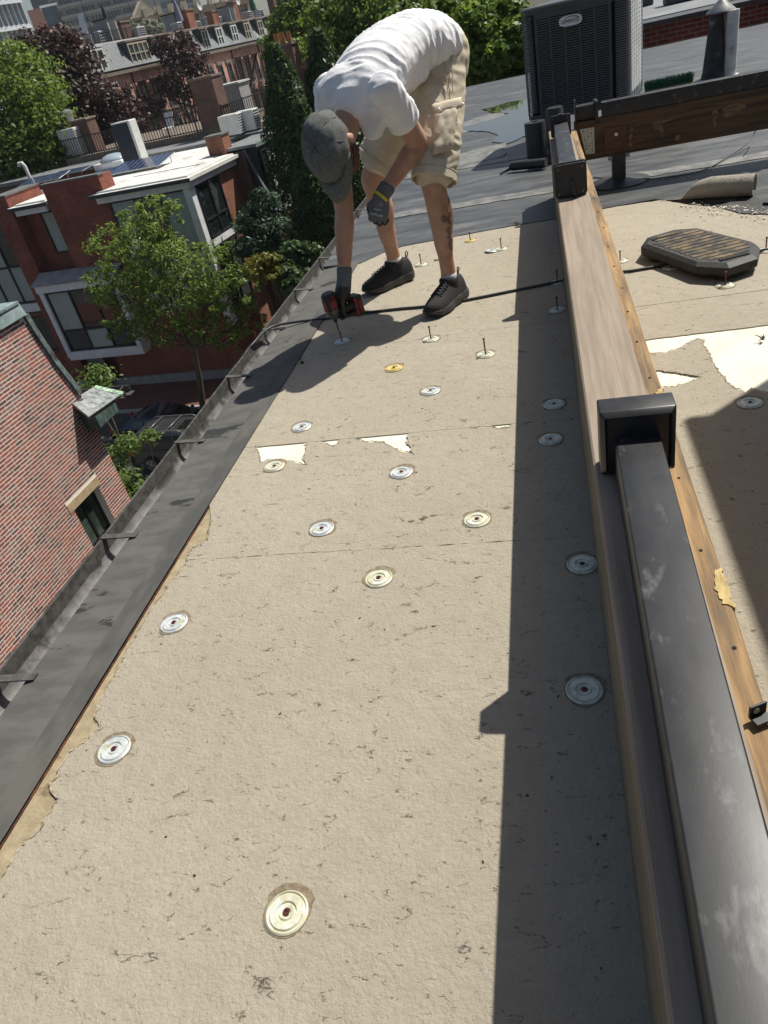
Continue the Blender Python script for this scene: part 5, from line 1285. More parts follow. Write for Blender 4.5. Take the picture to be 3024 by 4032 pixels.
# roof things: solar panels, dome, heat pumps
def zface(px, py, z): return P(px, py, 2, z)
def k1(x, y): return (x * .663, y * .663)
def k2(x, y): return (x * .663, 500 + y * .663)
RZ = -2.44
M_pv = mat('solar_cells', (.02, .035, .08), (.035, .055, .11), rough=.15, scale=3, spec=.9)
M_pvf = mat('solar_frame', (.5, .52, .55), rough=.35, metal=.6)
def solar(c, w, d, tilt, lab):
    t = thing('solar_panel', lab, 'solar panel', tuple(c), group='solar panels on the flat roof')
    Mx = MH @ Matrix.Rotation(math.radians(tilt), 3, 'X'); cc = c + Vector((0, 0, .12 + d * .5 * math.sin(math.radians(abs(tilt)))))
    MB().box(cc, (w, d, .04), Mx, .004).build('frame', M_pvf, t)
    nx, ny = max(2, int(w / .33)), max(2, int(d / .33))
    for i in range(nx):
        for j in range(ny): MB().box(cc + Mx @ Vector((-w / 2 + w * (i + .5) / nx, -d / 2 + d * (j + .5) / ny, .022)), (w / nx - .03, d / ny - .03, .008), Mx).build('solar_cell', M_pv, t)
    for i in (-1, 1):
        for j in (-1, 1):
            e = cc + Mx @ Vector((i * w * .42, j * d * .42, -.02)); MB().cyl((e.x, e.y, RZ), e, .025, 6).build('leg', M_pvf, t)
solar(zface(*k1(850, 1005), RZ), 3.1, 1.7, 9, 'largest solar panel, tilted up on legs on the white roof')
solar(zface(*k1(640, 1045), RZ), 1.7, 1.2, 7, 'small solar panel between the glass dome and the brick parapet')
solar(zface(*k1(430, 1035), RZ), 2.4, 1.1, 5, 'low solar panel behind the brick parapet beside the bent vent')
solar(zface(*k1(270, 1085), RZ), 3.0, 1.2, 9, 'long tilted solar panel near the street end of the white roof')
c = zface(*k1(690, 985), RZ); dm = thing('skylight_dome', 'clear domed skylight on a white curb beside the solar panels', 'skylight', tuple(c))
MB().box(c + Vector((0, 0, .15)), (1.9, 1.5, .3), MH, .03).build('curb', M_hw, dm)
MB().lathe([(.82, .3), (.74, .42), (.55, .56), (.3, .64), (.01, .66)], c, 24).build('dome', mat('clear_dome', (.30, .36, .42), rough=.05, spec=1.0), dm, smooth=True)
M_hpw = mat('off_white_metal', (.52, .52, .50), (.60, .60, .58), rough=.45, scale=4)
def heatpump(name, lab, c, w, d, h, side, dark=None, grp='outdoor units on the house roofs'):
    t = thing(name, lab, 'heat pump', tuple(c), group=grp)
    MB().box(c + Vector((0, 0, .1 + h / 2)), (w, d, h), MH, .03).build('cabinet', M_hpw, t)
    MB().box(c + Vector((0, 0, .05)), (w * .9, d * .8, .1), MH).build('stand', M_mull, t)
    f = MB(); fx = uH * (w / 2 * side) if abs(side) == 1 else vH * -(d / 2)
    for k in range(int(h / .12)):
        z = c.z + .22 + k * .12
        if z > c.z + h: break
        if abs(side) == 1: MB().box(Vector((c.x, c.y, z)) + fx, (.02, d * .82, .05), MH).build('grille_slat', dark or M_mull, t)
        else: MB().box(Vector((c.x, c.y, z)) + fx, (w * .82, .02, .05), MH).build('grille_slat', dark or M_mull, t)
    return t
c = zface(*k1(820, 975), RZ); t = thing('heat_pump', 'tall navy sided outdoor unit standing behind the solar panels', 'heat pump', tuple(c), group='outdoor units on the house roofs')
MB().box(c + Vector((0, 0, 1.1)), (1.15, .7, 2.0), MH, .03).build('cabinet', M_hpw, t); MB().box(c + vH * -.36 + uH * -.06 + Vector((0, 0, 1.08)), (1.0, .03, 1.9), MH).build('front_panel', mat('navy_panel', (.012, .016, .035), rough=.35), t)
MB().box(c + Vector((0, 0, .06)), (1.2, .6, .12), MH).build('stand', M_mull, t)
c = zface(*k1(485, 975), RZ); heatpump('heat_pump', 'white outdoor unit with side grille beyond the glass dome', c, 1.3, .8, 2.0, 1)
c = zface(*k1(190, 1085), RZ); t = MB(); t.tube([c, c + Vector((0, 0, .9)), c + Vector((-.1, 0, 1.1)), c + Vector((-.3, 0, 1.1)), c + Vector((-.36, 0, .95))], .1, 10)
tag(t.build('bent_vent', M_hpw, smooth=40), 'white gooseneck vent pipe among the solar panels', 'vent pipe')

# ================================================================ older houses behind, roof decks
M_ob = brick_mat('old_brown_brick', (.15, .075, .055), (.11, .055, .04), (.20, .17, .15))
M_orb = brick_mat('orange_red_brick', (.30, .10, .05), (.22, .07, .038), (.28, .23, .19))
M_bstone = mat('brownstone', (.17, .13, .10), (.23, .18, .14), rough=.9, scale=4)
M_slate = mat('grey_slate', (.13, .14, .15), (.21, .22, .23), rough=.6, scale=5, rnd=.25)
ob_ = thing('brick_house', 'older brick house with slate mansard and grey flat roof beside the modern house', 'house', tuple(HP(-1, 8, G)))
hbox(MB(), -4, .55, 9.52, 12.4, G, -2.6).build('wall', M_ob, ob_); hbox(MB(), -.9, .75, 4.75, 12.4, G, -5.6).build('wall', M_ob, ob_); hbox(MB(), -.74, .60, 4.75, 12.4, -5.6, -2.5).build('wall', M_ob, ob_)
MB().slab([HP(-3.9, 9.6, -2.28), HP(-.75, 9.6, -2.28), HP(-.75, 4.72, -2.28), HP(1.25, 4.72, -2.28), HP(1.25, 12.4, -2.28), HP(-3.9, 12.4, -2.28)], .12).build('roof', mat('grey_flat_roof', (.15, .155, .16), (.21, .215, .22), rough=.55, scale=2), ob_)
MB().bar(HP(1.29, 4.68, -2.36), HP(1.29, 12.4, -2.36), .1, .16).build('cornice', mat('green_copper', (.10, .16, .13), (.16, .22, .19), rough=.6, scale=6), ob_)
M_bgw = mat('black_green_wood', (.02, .025, .023), (.035, .04, .037), rough=.6, scale=4)
hbox(MB(), .4, 1.12, 5.0, 7.6, -4.75, -2.42).build('dormer_wall', M_bgw, ob_)
window(ob_, 5.15, 7.45, -4.6, -2.62, -1.2, 4, 2, .09, .4, axis='v', depth=.08)
MB().slab([HP(.66, 4.76, -2.45), HP(.66, 12.4, -2.45), HP(1.5, 12.4, -5.6), HP(1.5, 4.76, -5.6)][::-1], .1).build('mansard_slope', M_slate, ob_)
for r in range(7):
    for k in range(11):
        dd = 4.95 + .68 * k + (.34 if r % 2 else 0)
        if 4.6 < dd < 7.95 and r < 5: continue
        MB().box(HP(.69 + .84 * (r + .5) / 7, dd, -2.5 - 3.1 * (r + .5) / 7), (.46, .64, .05), MH @ Matrix.Rotation(math.atan2(3.15, .84), 3, 'Y')).build('slate', M_slate, ob_)
MB().slab([HP(1.1, 4.9, -4.75), HP(1.1, 7.7, -4.75), HP(1.62, 7.7, -5.5), HP(1.62, 4.9, -5.5)][::-1], .08).build('dormer_sill', M_slate, ob_)
hbox(MB(), .76, 1.62, 4.76, 12.4, -5.85, -5.6).build('eaves', M_bstone, ob_)
MB().box(HP(-.72, 5.0, -2.35 + .1), (.9, .8, 1.2), MH).build('chimney', M_orb, ob_)
MB().box(HP(-.72, 5.0, -1.62), (1.0, .9, .06), MH).build('chimney_cap', MATS['dark_stone_coping'], ob_)
# roofs behind the modern house
hb2 = thing('brick_house', 'old house behind the solar panels with grey roof deck and long iron railing', 'house', tuple(HP(-8, 20, G)))
hbox(MB(), -26, -.8, 10.0, 26, G, -2.5).build('wall', M_ob, hb2)
hbox(MB(), -26.1, -.6, 9.9, 26.1, -2.5, -2.3).build('roof', MATS['grey_flat_roof'], hb2)
hbox(MB(), -3.6, 4.5, 12.5, 24, -2.5, -2.2).build('roof', MATS['grey_flat_roof'], hb2)
hbox(MB(), -3.4, 4.6, 12.3, 24, G, -2.5).build('wall', M_ob, hb2)
hbox(MB(), -3.5, 4.7, 12.2, 12.5, -2.5, -2.02).build('parapet', M_orb, hb2)
hbox(MB(), -16, -4.2, 13, 22, -2.29, -1.95).build('deck', mat('deck_boards', (.14, .11, .08), (.20, .16, .12), rough=.8, scale=4), hb2)
# railing of the deck: every bar its own part
rw = thing('iron_railing', 'black iron railing round the roof deck behind the solar panels', 'railing', tuple(HP(-10, 13, -1.95)))
def railing(t, a, b_, h, n, m_=None):
    m_ = m_ or M_mull
    for z in (.08, h): MB().bar(a + Vector((0, 0, z)), b_ + Vector((0, 0, z)), .06, .06).build('rail', m_, t)
    bm_ = MB().box((0, 0, h / 2), (.035, .035, h)).mesh('baluster', m_); pm = MB().box((0, 0, h / 2 + .05), (.08, .08, h + .1)).mesh('post', m_)
    for i in range(n + 1):
        o = link('post' if i % 10 == 0 else 'baluster', pm if i % 10 == 0 else bm_, t); o.location = a.lerp(b_, i / n)
railing(rw, HP(-15.9, 13.1, -1.95), HP(-4.3, 13.1, -1.95), 1.05, 60)
railing(rw, HP(-4.3, 13.1, -1.95), HP(-4.3, 21.9, -1.95), 1.05, 30)
railing(rw, HP(-15.9, 21.9, -1.95), HP(-4.3, 21.9, -1.95), 1.05, 50)
def chimney(lab, c, w, d, h, m_, pots=0, grp='brick chimneys on the older roofs'):
    t = thing('brick_chimney', lab, 'chimney', tuple(c), group=grp)
    MB().box(c + Vector((0, 0, h / 2)), (w, d, h), MH).build('stack', m_, t); MB().box(c + Vector((0, 0, h + .05)), (w + .12, d + .12, .1), MH).build('cap', M_bstone, t)
    for k in range(pots): MB().lathe([(.13, 0), (.14, .1), (.11, .45), (.13, .5), (.1, .5)], c + uH * ((k - (pots - 1) / 2) * .35) + Vector((0, 0, h + .1)), 12).build('pot', mat('terracotta', (.36, .14, .06), (.42, .18, .08), rough=.85, scale=6), t, smooth=40)
    return t
chimney('big brown brick chimney rising at the corner of the railed deck', HP(-5.05, 13.6, -2.3), 1.45, 1.2, 2.9, M_ob)
ch = chimney('brown brick chimney with round metal vent beyond the white outdoor unit', HP(-15.2, 14.6, -2.3), 1.9, 1.0, 2.2, M_ob)
MB().lathe([(.3, 0), (.3, .35), (.38, .38), (.38, .55), (.02, .7)], HP(-15.8, 14.6, .0), 16).build('metal_vent', M_steel, ch, smooth=40)
for px, py, lab in ((1385, 800, 'white twin fan outdoor unit beside the brown chimney on the grey roof'), (1475, 775, 'second white outdoor unit right behind the first on the grey roof')):
    heatpump('heat_pump', lab, zface(*k1(px + 15, py + 8), -2.2), 1.15, .8, .95, 1)
    # deck chairs seen through the railing
def chair(c, lab, m_):
    t = thing('deck_chair', lab, 'chair', tuple(c), group='chairs on the railed roof deck')
    MB().slab([c + uH * -.3 + Vector((0, 0, .4)), c + uH * .3 + Vector((0, 0, .4)), c + uH * .3 + vH * .6 + Vector((0, 0, .45)), c + uH * -.3 + vH * .6 + Vector((0, 0, .45))], .04).build('seat', m_, t)
    MB().slab([c + uH * -.3 + vH * .6 + Vector((0, 0, .4)), c + uH * .3 + vH * .6 + Vector((0, 0, .4)), c + uH * .3 + vH * .95 + Vector((0, 0, 1.2)), c + uH * -.3 + vH * .95 + Vector((0, 0, 1.2))], .04).build('back', m_, t)
    for i in (-1, 1):
        for j in (0, .6): MB().cyl(c + uH * .28 * i + vH * j, c + uH * .28 * i + vH * j + Vector((0, 0, .42)), .025, 6).build('leg', m_, t)
chair(HP(-9.5, 15.0, -1.95), 'pale lounge chair on the deck nearer the iron railing', M_hpw); chair(HP(-7.2, 16.2, -1.95), 'dark lounge chair deeper on the railed deck', M_pvf)
c = HP(-6.5, 19.5, -1.95); t = thing('stair_hatch', 'grey stair hatch box on the far side of the railed deck', 'roof hatch', tuple(c)); MB().box(c + Vector((0, 0, .9)), (1.8, 1.6, 1.8), MH, .03).build('box', mat('grey_stucco', (.25, .25, .25), (.32, .32, .32), rough=.8, scale=5), t)
MB().box(c + Vector((0, 0, 1.85)), (2.0, 1.8, .1), MH).build('lid', M_hpw, t)
c = HP(-2.0, 20.0, -2.2); gh = thing('glass_skylight', 'pitched white framed skylight between chimney and plank fence', 'skylight', tuple(c))
MB().slab([c + uH * -1.3 + vH * -.9, c + uH * 1.3 + vH * -.9, c + uH * 1.3 + Vector((0, 0, .8)), c + uH * -1.3 + Vector((0, 0, .8))], .05).build('slope', M_hpw, gh); MB().slab([c + uH * 1.3 + vH * .9, c + uH * -1.3 + vH * .9, c + uH * -1.3 + Vector((0, 0, .8)), c + uH * 1.3 + Vector((0, 0, .8))], .05).build('slope', M_hpw, gh)
# plank fences and pale pipes farther back on the roofs
pf = thing('plank_fence', 'grey upright plank fence around a roof terrace below the row houses', 'fence', tuple(HP(2, 28, -2.3)))
pm = MB().box((0, 0, .85), (.16, .05, 1.7), MH).mesh('plank', mat('silvered_planks', (.14, .12, .11), (.22, .20, .18), rough=.85, scale=3, rnd=.2))
for i in range(46): o = link('plank', pm, pf); o.location = HP(-5.5 + .205 * i, 25.0 + .03 * i, -2.3)
hbox(MB(), -6, 8, 25.2, 40, G, -2.32).build('terrace_house', M_ob, pf) if False else None
hb3 = thing('brick_house', 'brick house carrying the plank fenced terrace below the row houses', 'house', tuple(HP(1, 32, G)))
hbox(MB(), -8, 10, 24.6, 40, G, -2.5).build('wall', M_ob, hb3); hbox(MB(), -8.1, 10.1, 24.5, 40.1, -2.5, -2.31).build('roof', MATS['grey_flat_roof'], hb3)
for i, (px, py, h, lab) in enumerate([(1100, 590, 2.2, 'slim white pipe standing left of the plank fence'), (1355, 560, 2.6, 'white pipe rising in front of the plank fence'), (1460, 580, 4.2, 'tallest white pipe beside the folded parasol'), (1480, 560, 3.6, 'white pipe just behind the tallest one by the parasol')]):
    c = zface(*k1(px, py), -2.2) if False else HP([-5.5, -1.6, 1.2, 2.2][i], [23.6, 24.2, 24.0, 24.3][i], -2.3)
    tag(MB().cyl(c, c + Vector((0, 0, h)), .16, 12).build('vent_pipe', M_hpw, smooth=40), lab, 'vent pipe', 'white pipes on the old roofs')
c = HP(3.6, 26.2, -2.3); um = thing('folded_parasol', 'folded white parasol standing on the plank fenced terrace', 'parasol', tuple(c))
MB().lathe([(.02, 3.9), (.12, 3.6), (.38, 1.9), (.45, 1.3), (.2, 1.25), (.06, 1.2)], c, 12).build('canopy', mat('parasol_cloth', (.6, .62, .65), (.7, .71, .73), rough=.85, scale=5), um, smooth=50); MB().cyl(c, c + Vector((0, 0, 4.0)), .04, 8).build('pole', M_hpw, um)
for i, (s_, d_, w) in enumerate([(4.6, 22.5, .9), (-.9, 22.6, 1.3)]):
    c = HP(s_, d_, -2.3); t = thing('blue_grey_cabinet', ['narrow blue grey cabinet beside the tall evergreen', 'wide black equipment cabinet in front of the plank fence'][i], 'cabinet', tuple(c)); MB().box(c + Vector((0, 0, 1.1)), (w, .9, 2.2), MH, .04).build('body', [mat('blue_grey_paint', (.13, .17, .21), rough=.5), M_mull][i], t); MB().box(c + Vector((0, 0, 2.25)), (w + .1, 1.0, .1), MH).build('top', M_hpw, t)

# ================================================================ mansard row houses
p0 = Vector((-38.7, 69.5, 0)); uR = Vector((.21, .98, 0)).normalized(); nR = Vector((.98, -.21, 0)).normalized()      # along the row, out of the facade
def RP(a, o_, z): return p0 + uR * a + nR * o_ + Vector((0, 0, z))
MR = Matrix((uR, nR, Vector((0, 0, 1)))).transposed()
def rbox(mb, a0, a1, o0, o1, z0, z1, bev=0): return mb.box(RP((a0 + a1) / 2, (o0 + o1) / 2, (z0 + z1) / 2), (a1 - a0, o1 - o0, z1 - z0), MR, bev)
M_rb = brick_mat('row_pink_brick', (.55, .27, .195), (.46, .215, .155), (.52, .42, .36), ms=.006, bump=.1)
M_wt = mat('white_window_paint', (.62, .62, .60), rough=.5); M_tanw = mat('tan_window_paint', (.40, .35, .26), rough=.6); M_dkw = mat('dark_window_paint', (.06, .06, .06), rough=.6)
M_gglass = mat('green_glass', (.02, .045, .04), (.045, .085, .075), rough=.06, scale=1.2, spec=.9)
hw = 6.2; nh = 8
labs = ['row house at the near end with white double dormer door and slate mansard', 'row house whose mansard holds a wide four pane tan dormer window', 'row house with a narrow green glazed dormer behind the purple leaved tree', 'row house half hidden by the small purple leaved tree', 'row house with fire escape and grey dormers past the purple tree', 'row house with white framed dormer and paired tall brick windows', 'row house with tan framed dormer two from the row\'s hidden end', 'farthest row house, its dormers half behind green crowns']
for i in range(nh):
    a0 = i * hw; t = thing('row_house', labs[i], 'house', tuple(RP(a0 + hw / 2, -4, G)), group='mansard row houses')
    rbox(MB(), a0 + .01, a0 + hw - .01, -10, 0, G, 2.1).build('wall', M_rb, t)
    rbox(MB(), a0, a0 + hw, -.05, .35, 2.05, 2.35).build('cornice', M_bstone, t)
    rbox(MB(), a0, a0 + hw, -.04, .2, -1.9, -1.7).build('string_course', M_bstone, t) if i % 2 else None
    MB().slab([RP(a0, .15, 2.35), RP(a0 + hw, .15, 2.35), RP(a0 + hw, -.95, 4.5), RP(a0, -.95, 4.5)][::-1], .3).build('mansard', M_slate, t)
    # slates as rows of little plates
    Mx = MR @ Matrix.Rotation(math.atan2(1.1, 2.15), 3, 'X'); sm_ = MB().box((0, 0, 0), (.40, .05, .30), Mx).mesh('slate', M_slate)
    for r in range(7):
        for k in range(14):
            q = RP(a0 + .25 + .43 * k + (.2 if r % 2 else 0), .17 - 1.08 * (r + .5) / 7, 2.42 + 2.1 * (r + .5) / 7)
            if (k * .43 + .25) < hw - .3:
                o = link('slate', sm_, t); o.location = q
    rbox(MB(), a0 - .0, a0 + hw, -1.25, -.7, 4.5, 4.72).build('roof_edge', M_hpw if i in (0, 1) else M_bstone, t)
    rbox(MB(), a0, a0 + hw, -9.9, -1.2, 4.35, 4.55).build('roof', MATS['grey_flat_roof'], t)
    def rwin(a_, w, z0_, z1_, o_, m_, n, par=t, sill=True):
        f = MB(); fr = .13
        rbox(f, a_, a_ + w, o_, o_ + .14, z0_, z0_ + fr); rbox(f, a_, a_ + w, o_, o_ + .14, z1_ - fr, z1_)
        for k in range(n + 1): x = a_ + (w - fr) * k / n; rbox(f, x, x + fr, o_ + .002, o_ + .138, z0_ + fr, z1_ - fr)
        rbox(f, a_ + fr, a_ + w - fr, o_ + .01, o_ + .12, (z0_ + z1_) / 2 - .05, (z0_ + z1_) / 2 + .05)
        wo_ = f.build('window', m_, par)
        for k in range(n):
            x0 = a_ + (w - fr) * k / n + fr; x1 = a_ + (w - fr) * (k + 1) / n
            rbox(MB(), x0, x1, o_ + .03, o_ + .05, z0_ + fr, z1_ - fr).build('pane', M_gglass, wo_)
        if sill: rbox(MB(), a_ - .1, a_ + w + .1, o_, o_ + .3, z0_ - .15, z0_).build('sill', M_bstone, wo_); rbox(MB(), a_ - .15, a_ + w + .15, o_ - .02, o_ + .16, z1_, z1_ + .32).build('lintel', M_bstone, wo_)
    def dormer(a_, w, m_, n):
        d_ = MB(); rbox(d_, a_ - .12, a_ + w + .12, -1.2, .18, 2.45, 4.42); dd = d_.build('dormer', M_dkw if n != 2 or i else M_hpw, t)
        rbox(MB(), a_ - .25, a_ + w + .25, -1.2, .34, 4.42, 4.56).build('dormer_roof', M_bstone if i else M_hpw, dd)
        rwin(a_, w, 2.6, 4.3, .185, m_, n, dd, False)
    if i == 0: dormer(a0 + 1.5, 1.7, M_wt, 2)
    elif i == 1: dormer(a0 + .6, 3.1, M_tanw, 4); dormer(a0 + 4.6, 1.1, M_dkw, 2)
    else: dormer(a0 + .9, 1.25, [M_dkw, M_wt, M_tanw][i % 3], 2); dormer(a0 + 3.9, 1.25, [M_wt, M_tanw, M_dkw][i % 3], 2)
    for a_, w in ((.7, .95), (2.6, .95), (4.5, .95)):
        for z0_, z1_ in ((-1.6, .9), (-5.3, -2.6)): rwin(a0 + a_ + .15 * (i % 2), w, z0_, z1_, -.05, M_dkw, 1)
    MB().cyl(RP(a0 + .06, .12, G), RP(a0 + .06, .12, 2.2), .07, 8).build('downpipe', M_mull, t)
    if i in (1, 4, 5):
        fe_ = MB()
        for z in (1.2, -2.1):
            for k in range(11): rbox(fe_, a0 + .4 + .5 * k, a0 + .44 + .5 * k, .2, 1.0, z, z + .9) if False else fe_.bar(RP(a0 + .4 + .5 * k, 1.0, z), RP(a0 + .4 + .5 * k, 1.0, z + .9), .04, .04)
            fe_.bar(RP(a0 + .4, 1.0, z + .9), RP(a0 + 5.5, 1.0, z + .9), .05, .05); rbox(fe_, a0 + .4, a0 + 5.5, .1, 1.0, z - .05, z)
        fe_.bar(RP(a0 + 1, .7, -2.0), RP(a0 + 4.5, .7, 1.2), .3, .05); fe_.build('fire_escape', M_mull, t)
# rooftop things on the row
rr_ = random.Random(5)
WH = ['white door dormer', 'four pane tan dormer', 'first narrow dormers past the tan one', 'purple tree half hiding its roof', 'grey dormers past the purple tree', 'white framed dormer past the fire escape', 'tan dormer next to the hidden end', 'dormers among the green crowns']; cnt = {}
def rt_box(a, o_, w, d, h, kind):
    c = RP(a, o_, 4.55); hi_ = min(7, int(a / hw)); cnt[(kind, hi_)] = cnt.get((kind, hi_), 0) + 1; wh = WH[hi_] + ('' if cnt[(kind, hi_)] == 1 else ', farther along')
    if kind == 'chimney':
        t = thing('brick_chimney', f'row roof brick chimney above the {wh}', 'chimney', tuple(c), group='chimneys on the row roofs'); MB().box(c + Vector((0, 0, h / 2)), (w, d, h), MR).build('stack', M_orb if rr_.random() < .5 else M_ob, t); MB().box(c + Vector((0, 0, h + .06)), (w + .15, d + .15, .12), MR).build('cap', M_bstone, t)
    elif kind == 'condenser':
        t = thing('condenser_unit', f'slatted roof condenser above the {wh}', 'air conditioner', tuple(c), group='condensers on the row roofs')
        MB().box(c + Vector((0, 0, h / 2)), (w, d, h), MR, .05).build('cabinet', mat('mid_grey_metal', (.30, .31, .31), (.38, .38, .38), rough=.5, scale=5), t)
        for k in range(5): MB().box(c + nR * (d / 2 + .01) + Vector((0, 0, .18 + k * h * .17)), (w * .84, .03, .07), MR).build('grille_slat', M_mull, t)
        MB().box(c + Vector((0, 0, h + .02)), (w * .8, d * .8, .05), MR).build('fan_guard', M_mull, t)
    elif kind == 'bulkhead':
        t = thing('stair_house', f'small grey stair house above the {wh}', 'stair house', tuple(c), group='stair houses on the row roofs'); MB().box(c + Vector((0, 0, h / 2)), (w, d, h), MR).build('wall', MATS['grey_stucco'], t); MB().box(c + Vector((0, 0, h + .06)), (w + .2, d + .2, .12), MR).build('roof', M_mull, t); MB().box(c + nR * (d / 2 + .02) + Vector((0, 0, 1.0)), (.8, .05, 1.9), MR).build('door', M_dkw, t)
kinds = ['condenser', 'chimney', 'condenser', 'condenser', 'bulkhead', 'chimney', 'condenser']
a = 1.0; i = 0
while a < nh * hw - 1:
    k = kinds[i % 7]; dims = {'condenser': (1.2, 1.0, 1.2), 'chimney': (1.3, .9, 1.9), 'bulkhead': (1.5, 1.6, 1.7)}[k]
    rt_box(a, -2.2 - rr_.random() * 3.5, dims[0] * rr_.uniform(.8, 1.2), dims[1], dims[2] * rr_.uniform(.8, 1.25), k); a += rr_.uniform(1.3, 2.4); i += 1
rd = thing('iron_railing', 'thin black railing of a roof deck on top of the row houses', 'railing', tuple(RP(3, -3, 4.55)))
railing(rd, RP(.3, -1.8, 4.55), RP(11, -1.8, 4.55), 1.1, 44)
for a, lab, m_, h in ((9.5, 'folded black parasol on the row house roof deck', M_mull, 3.4), (21.5, 'folded grey violet parasol on the row house roofs', mat('violet_cloth', (.22, .21, .27), rough=.9), 3.3), (38, 'folded green parasol far along the row house roofs', mat('green_cloth', (.03, .10, .06), rough=.9), 3.2)):
    c = RP(a, -3.2, 4.55); t = thing('folded_parasol', lab, 'parasol', tuple(c)); MB().lathe([(.02, h), (.12, h - .3), (.4, 1.6), (.42, 1.1), (.1, 1.0)], c, 10).build('canopy', m_, t, smooth=50); MB().cyl(c, c + Vector((0, 0, h)), .04, 8).build('pole', M_mull, t)
for a in (25, 33.5):
    c = RP(a, -2.6, 4.55); t = thing('satellite_dish', 'pale satellite dish on a mast on the row roofs', 'satellite dish', tuple(c), group='satellite dishes on the row roofs'); MB().cyl(c, c + Vector((0, 0, 2.1)), .05, 8).build('mast', M_mull, t)
    MB().lathe([(.01, .0), (.25, .04), (.45, .14), (.46, .16), (.24, .07), (.01, .04)], c + Vector((0, 0, 2.2)), 18, Matrix((uR, Vector((0, 0, 1)), nR)).transposed()).build('dish', M_hpw, t, smooth=50)
for a, h in ((6.5, 4.6), (13.2, 3.6), (17.5, 4.2), (29, 3.4), (43, 3.8)):
    c = RP(a, -2.9, 4.55); tag(MB().cyl(c, c + Vector((0, 0, h)), .05, 6, .02).build('antenna_mast', M_mull), 'thin dark antenna mast on the row house roofs', 'antenna', 'antenna masts on the row roofs')
c = RP(14.5, -3.5, 4.55); t = thing('ivy_screen', 'leafy pale hedge screen on the row house roof deck', 'hedge', tuple(c))
# person in blue on the terrace wall
def small_person(c, lab):
    t = thing('person', lab, 'person', tuple(c)); s = MB()
    for k in (-1, 1): sweep(s, path([(c + uR * .1 * k + Vector((0, 0, .04)), .05, .07), (c + uR * .1 * k + Vector((0, 0, .48)), .07, .08), (c + uR * .08 * k + Vector((0, 0, .92)), .10, .11)]))
    sweep(s, path([(c + Vector((0, 0, .88)), .18, .13), (c + Vector((0, 0, 1.15)), .16, .12), (c + Vector((0, 0, 1.42)), .2, .12), (c + Vector((0, 0, 1.55)), .07, .07), (c + Vector((0, 0, 1.62)), .06, .06)]))
    for k in (-1, 1): sweep(s, path([(c + uR * .22 * k + Vector((0, 0, 1.42)), .055, .055), (c + uR * .27 * k + Vector((0, 0, 1.12)), .045, .045), (c + uR * .25 * k + nR * .12 + Vector((0, 0, .88)), .04, .04)]))
    ball(s, c + Vector((0, 0, 1.72)), (.085, .10, .12)); link('body', remesh(s, .025, 2, name='body'), t).data.materials.append(mat('blue_clothes', (.05, .09, .19), (.07, .12, .22), rough=.9, scale=4))
    s = MB(); ball(s, c + Vector((0, 0, 1.76)), (.095, .11, .10)); s.build('hair', MATS['brown_hair'], t, smooth=True)
    s = MB(); ball(s, c + nR * .03 + Vector((0, 0, 1.70)), (.075, .09, .11)); s.build('face', M_skin, t, smooth=True)
c = PD(*k1(1292, 525), 78); small_person(c, 'person in blue top and dark shorts standing on a brick terrace wall')
t = thing('terrace_wall', 'brick terrace wall under the person in blue', 'wall', (c.x, c.y, G)); MB().box((c.x, c.y, (c.z + G) / 2), (2.4, 2.4, c.z - G - .005), MR).build('wall', M_orb, t)

# ================================================================ far towers
def facing(px, py, dist):
    d = Vector(_ray(px, py)); d.z = 0; d.normalize(); c = d * dist; x = Vector((d.y, -d.x, 0)); return c, x, d
def tower(name, lab, pxl, pxr, pytop, dist, depth, m_, z0=G, yaw=0, ref=200):
    cl, xl, dl = facing(pxl, ref, dist); cr, _, _ = facing(pxr, ref, dist); c = (cl + cr) / 2; wdt = (cr - cl).length
    x = (cr - cl).normalized(); 
    x = Matrix.Rotation(yaw, 3, 'Z') @ x; y = Vector((-x.y, x.x, 0))
    zt = EYE + _ray((pxl + pxr) / 2, pytop)[2] / math.hypot(*_ray((pxl + pxr) / 2, pytop)[:2]) * dist
    t = thing(name, lab, 'tower', (c.x, c.y, G)); M = Matrix((x, y, Vector((0, 0, 1)))).transposed()
    if m_: MB().box(Vector((c.x, c.y, (z0 + zt) / 2)) + y * depth / 2, (wdt, depth, zt - z0), M).build('wall', m_, t)
    return t, c, x, y, M, wdt, zt
M_wtow = mat('white_panel', (.75, .76, .78), (.82, .83, .84), rough=.4, scale=.4)
M_bglass = mat('blue_glass', (.025, .04, .06), (.05, .075, .10), rough=.06, scale=.6, spec=.9)
def grid_windows(t, c, x, y, M, wdt, z0, z1, nx, nz, fw, fh, m_, deep=.25, name='window'):
    cw = wdt / nx; chh = (z1 - z0) / nz; me = MB().box((0, 0, 0), (cw * fw, .3, chh * fh), M).mesh(name, m_)
    for i in range(nx):
        for k in range(nz):
            o = link(name, me, t); o.location = Vector((c.x, c.y, z0 + chh * (k + .5))) + x * (-wdt / 2 + cw * (i + .5)) - y * .05
t, c, x, y, M, wd, zt = tower('white_tower', 'white office tower with tall paired blue windows', -290, 215, -260, 185, 25, M_wtow, yaw=math.radians(38))
grid_windows(t, c, x, y, M, wd, zt - 40, zt - 1, 18, 9, .55, .84, M_bglass)
for k in range(10): MB().box(Vector((c.x, c.y, zt - 40 + k * 4.3)) - y * .3, (wd, .4, .5), M).build('floor_band', M_wtow, t)
t, c, x, y, M, wd, zt = tower('red_block', 'plain red brown slab block beside the white tower', 168, 252, 20, 230, 25, mat('red_brown_wall', (.36, .19, .15), (.42, .22, .17), rough=.8, scale=.3)); grid_windows(t, c, x, y, M, wd, zt - 36, zt - 9, 5, 8, .35, .45, M_bglass)
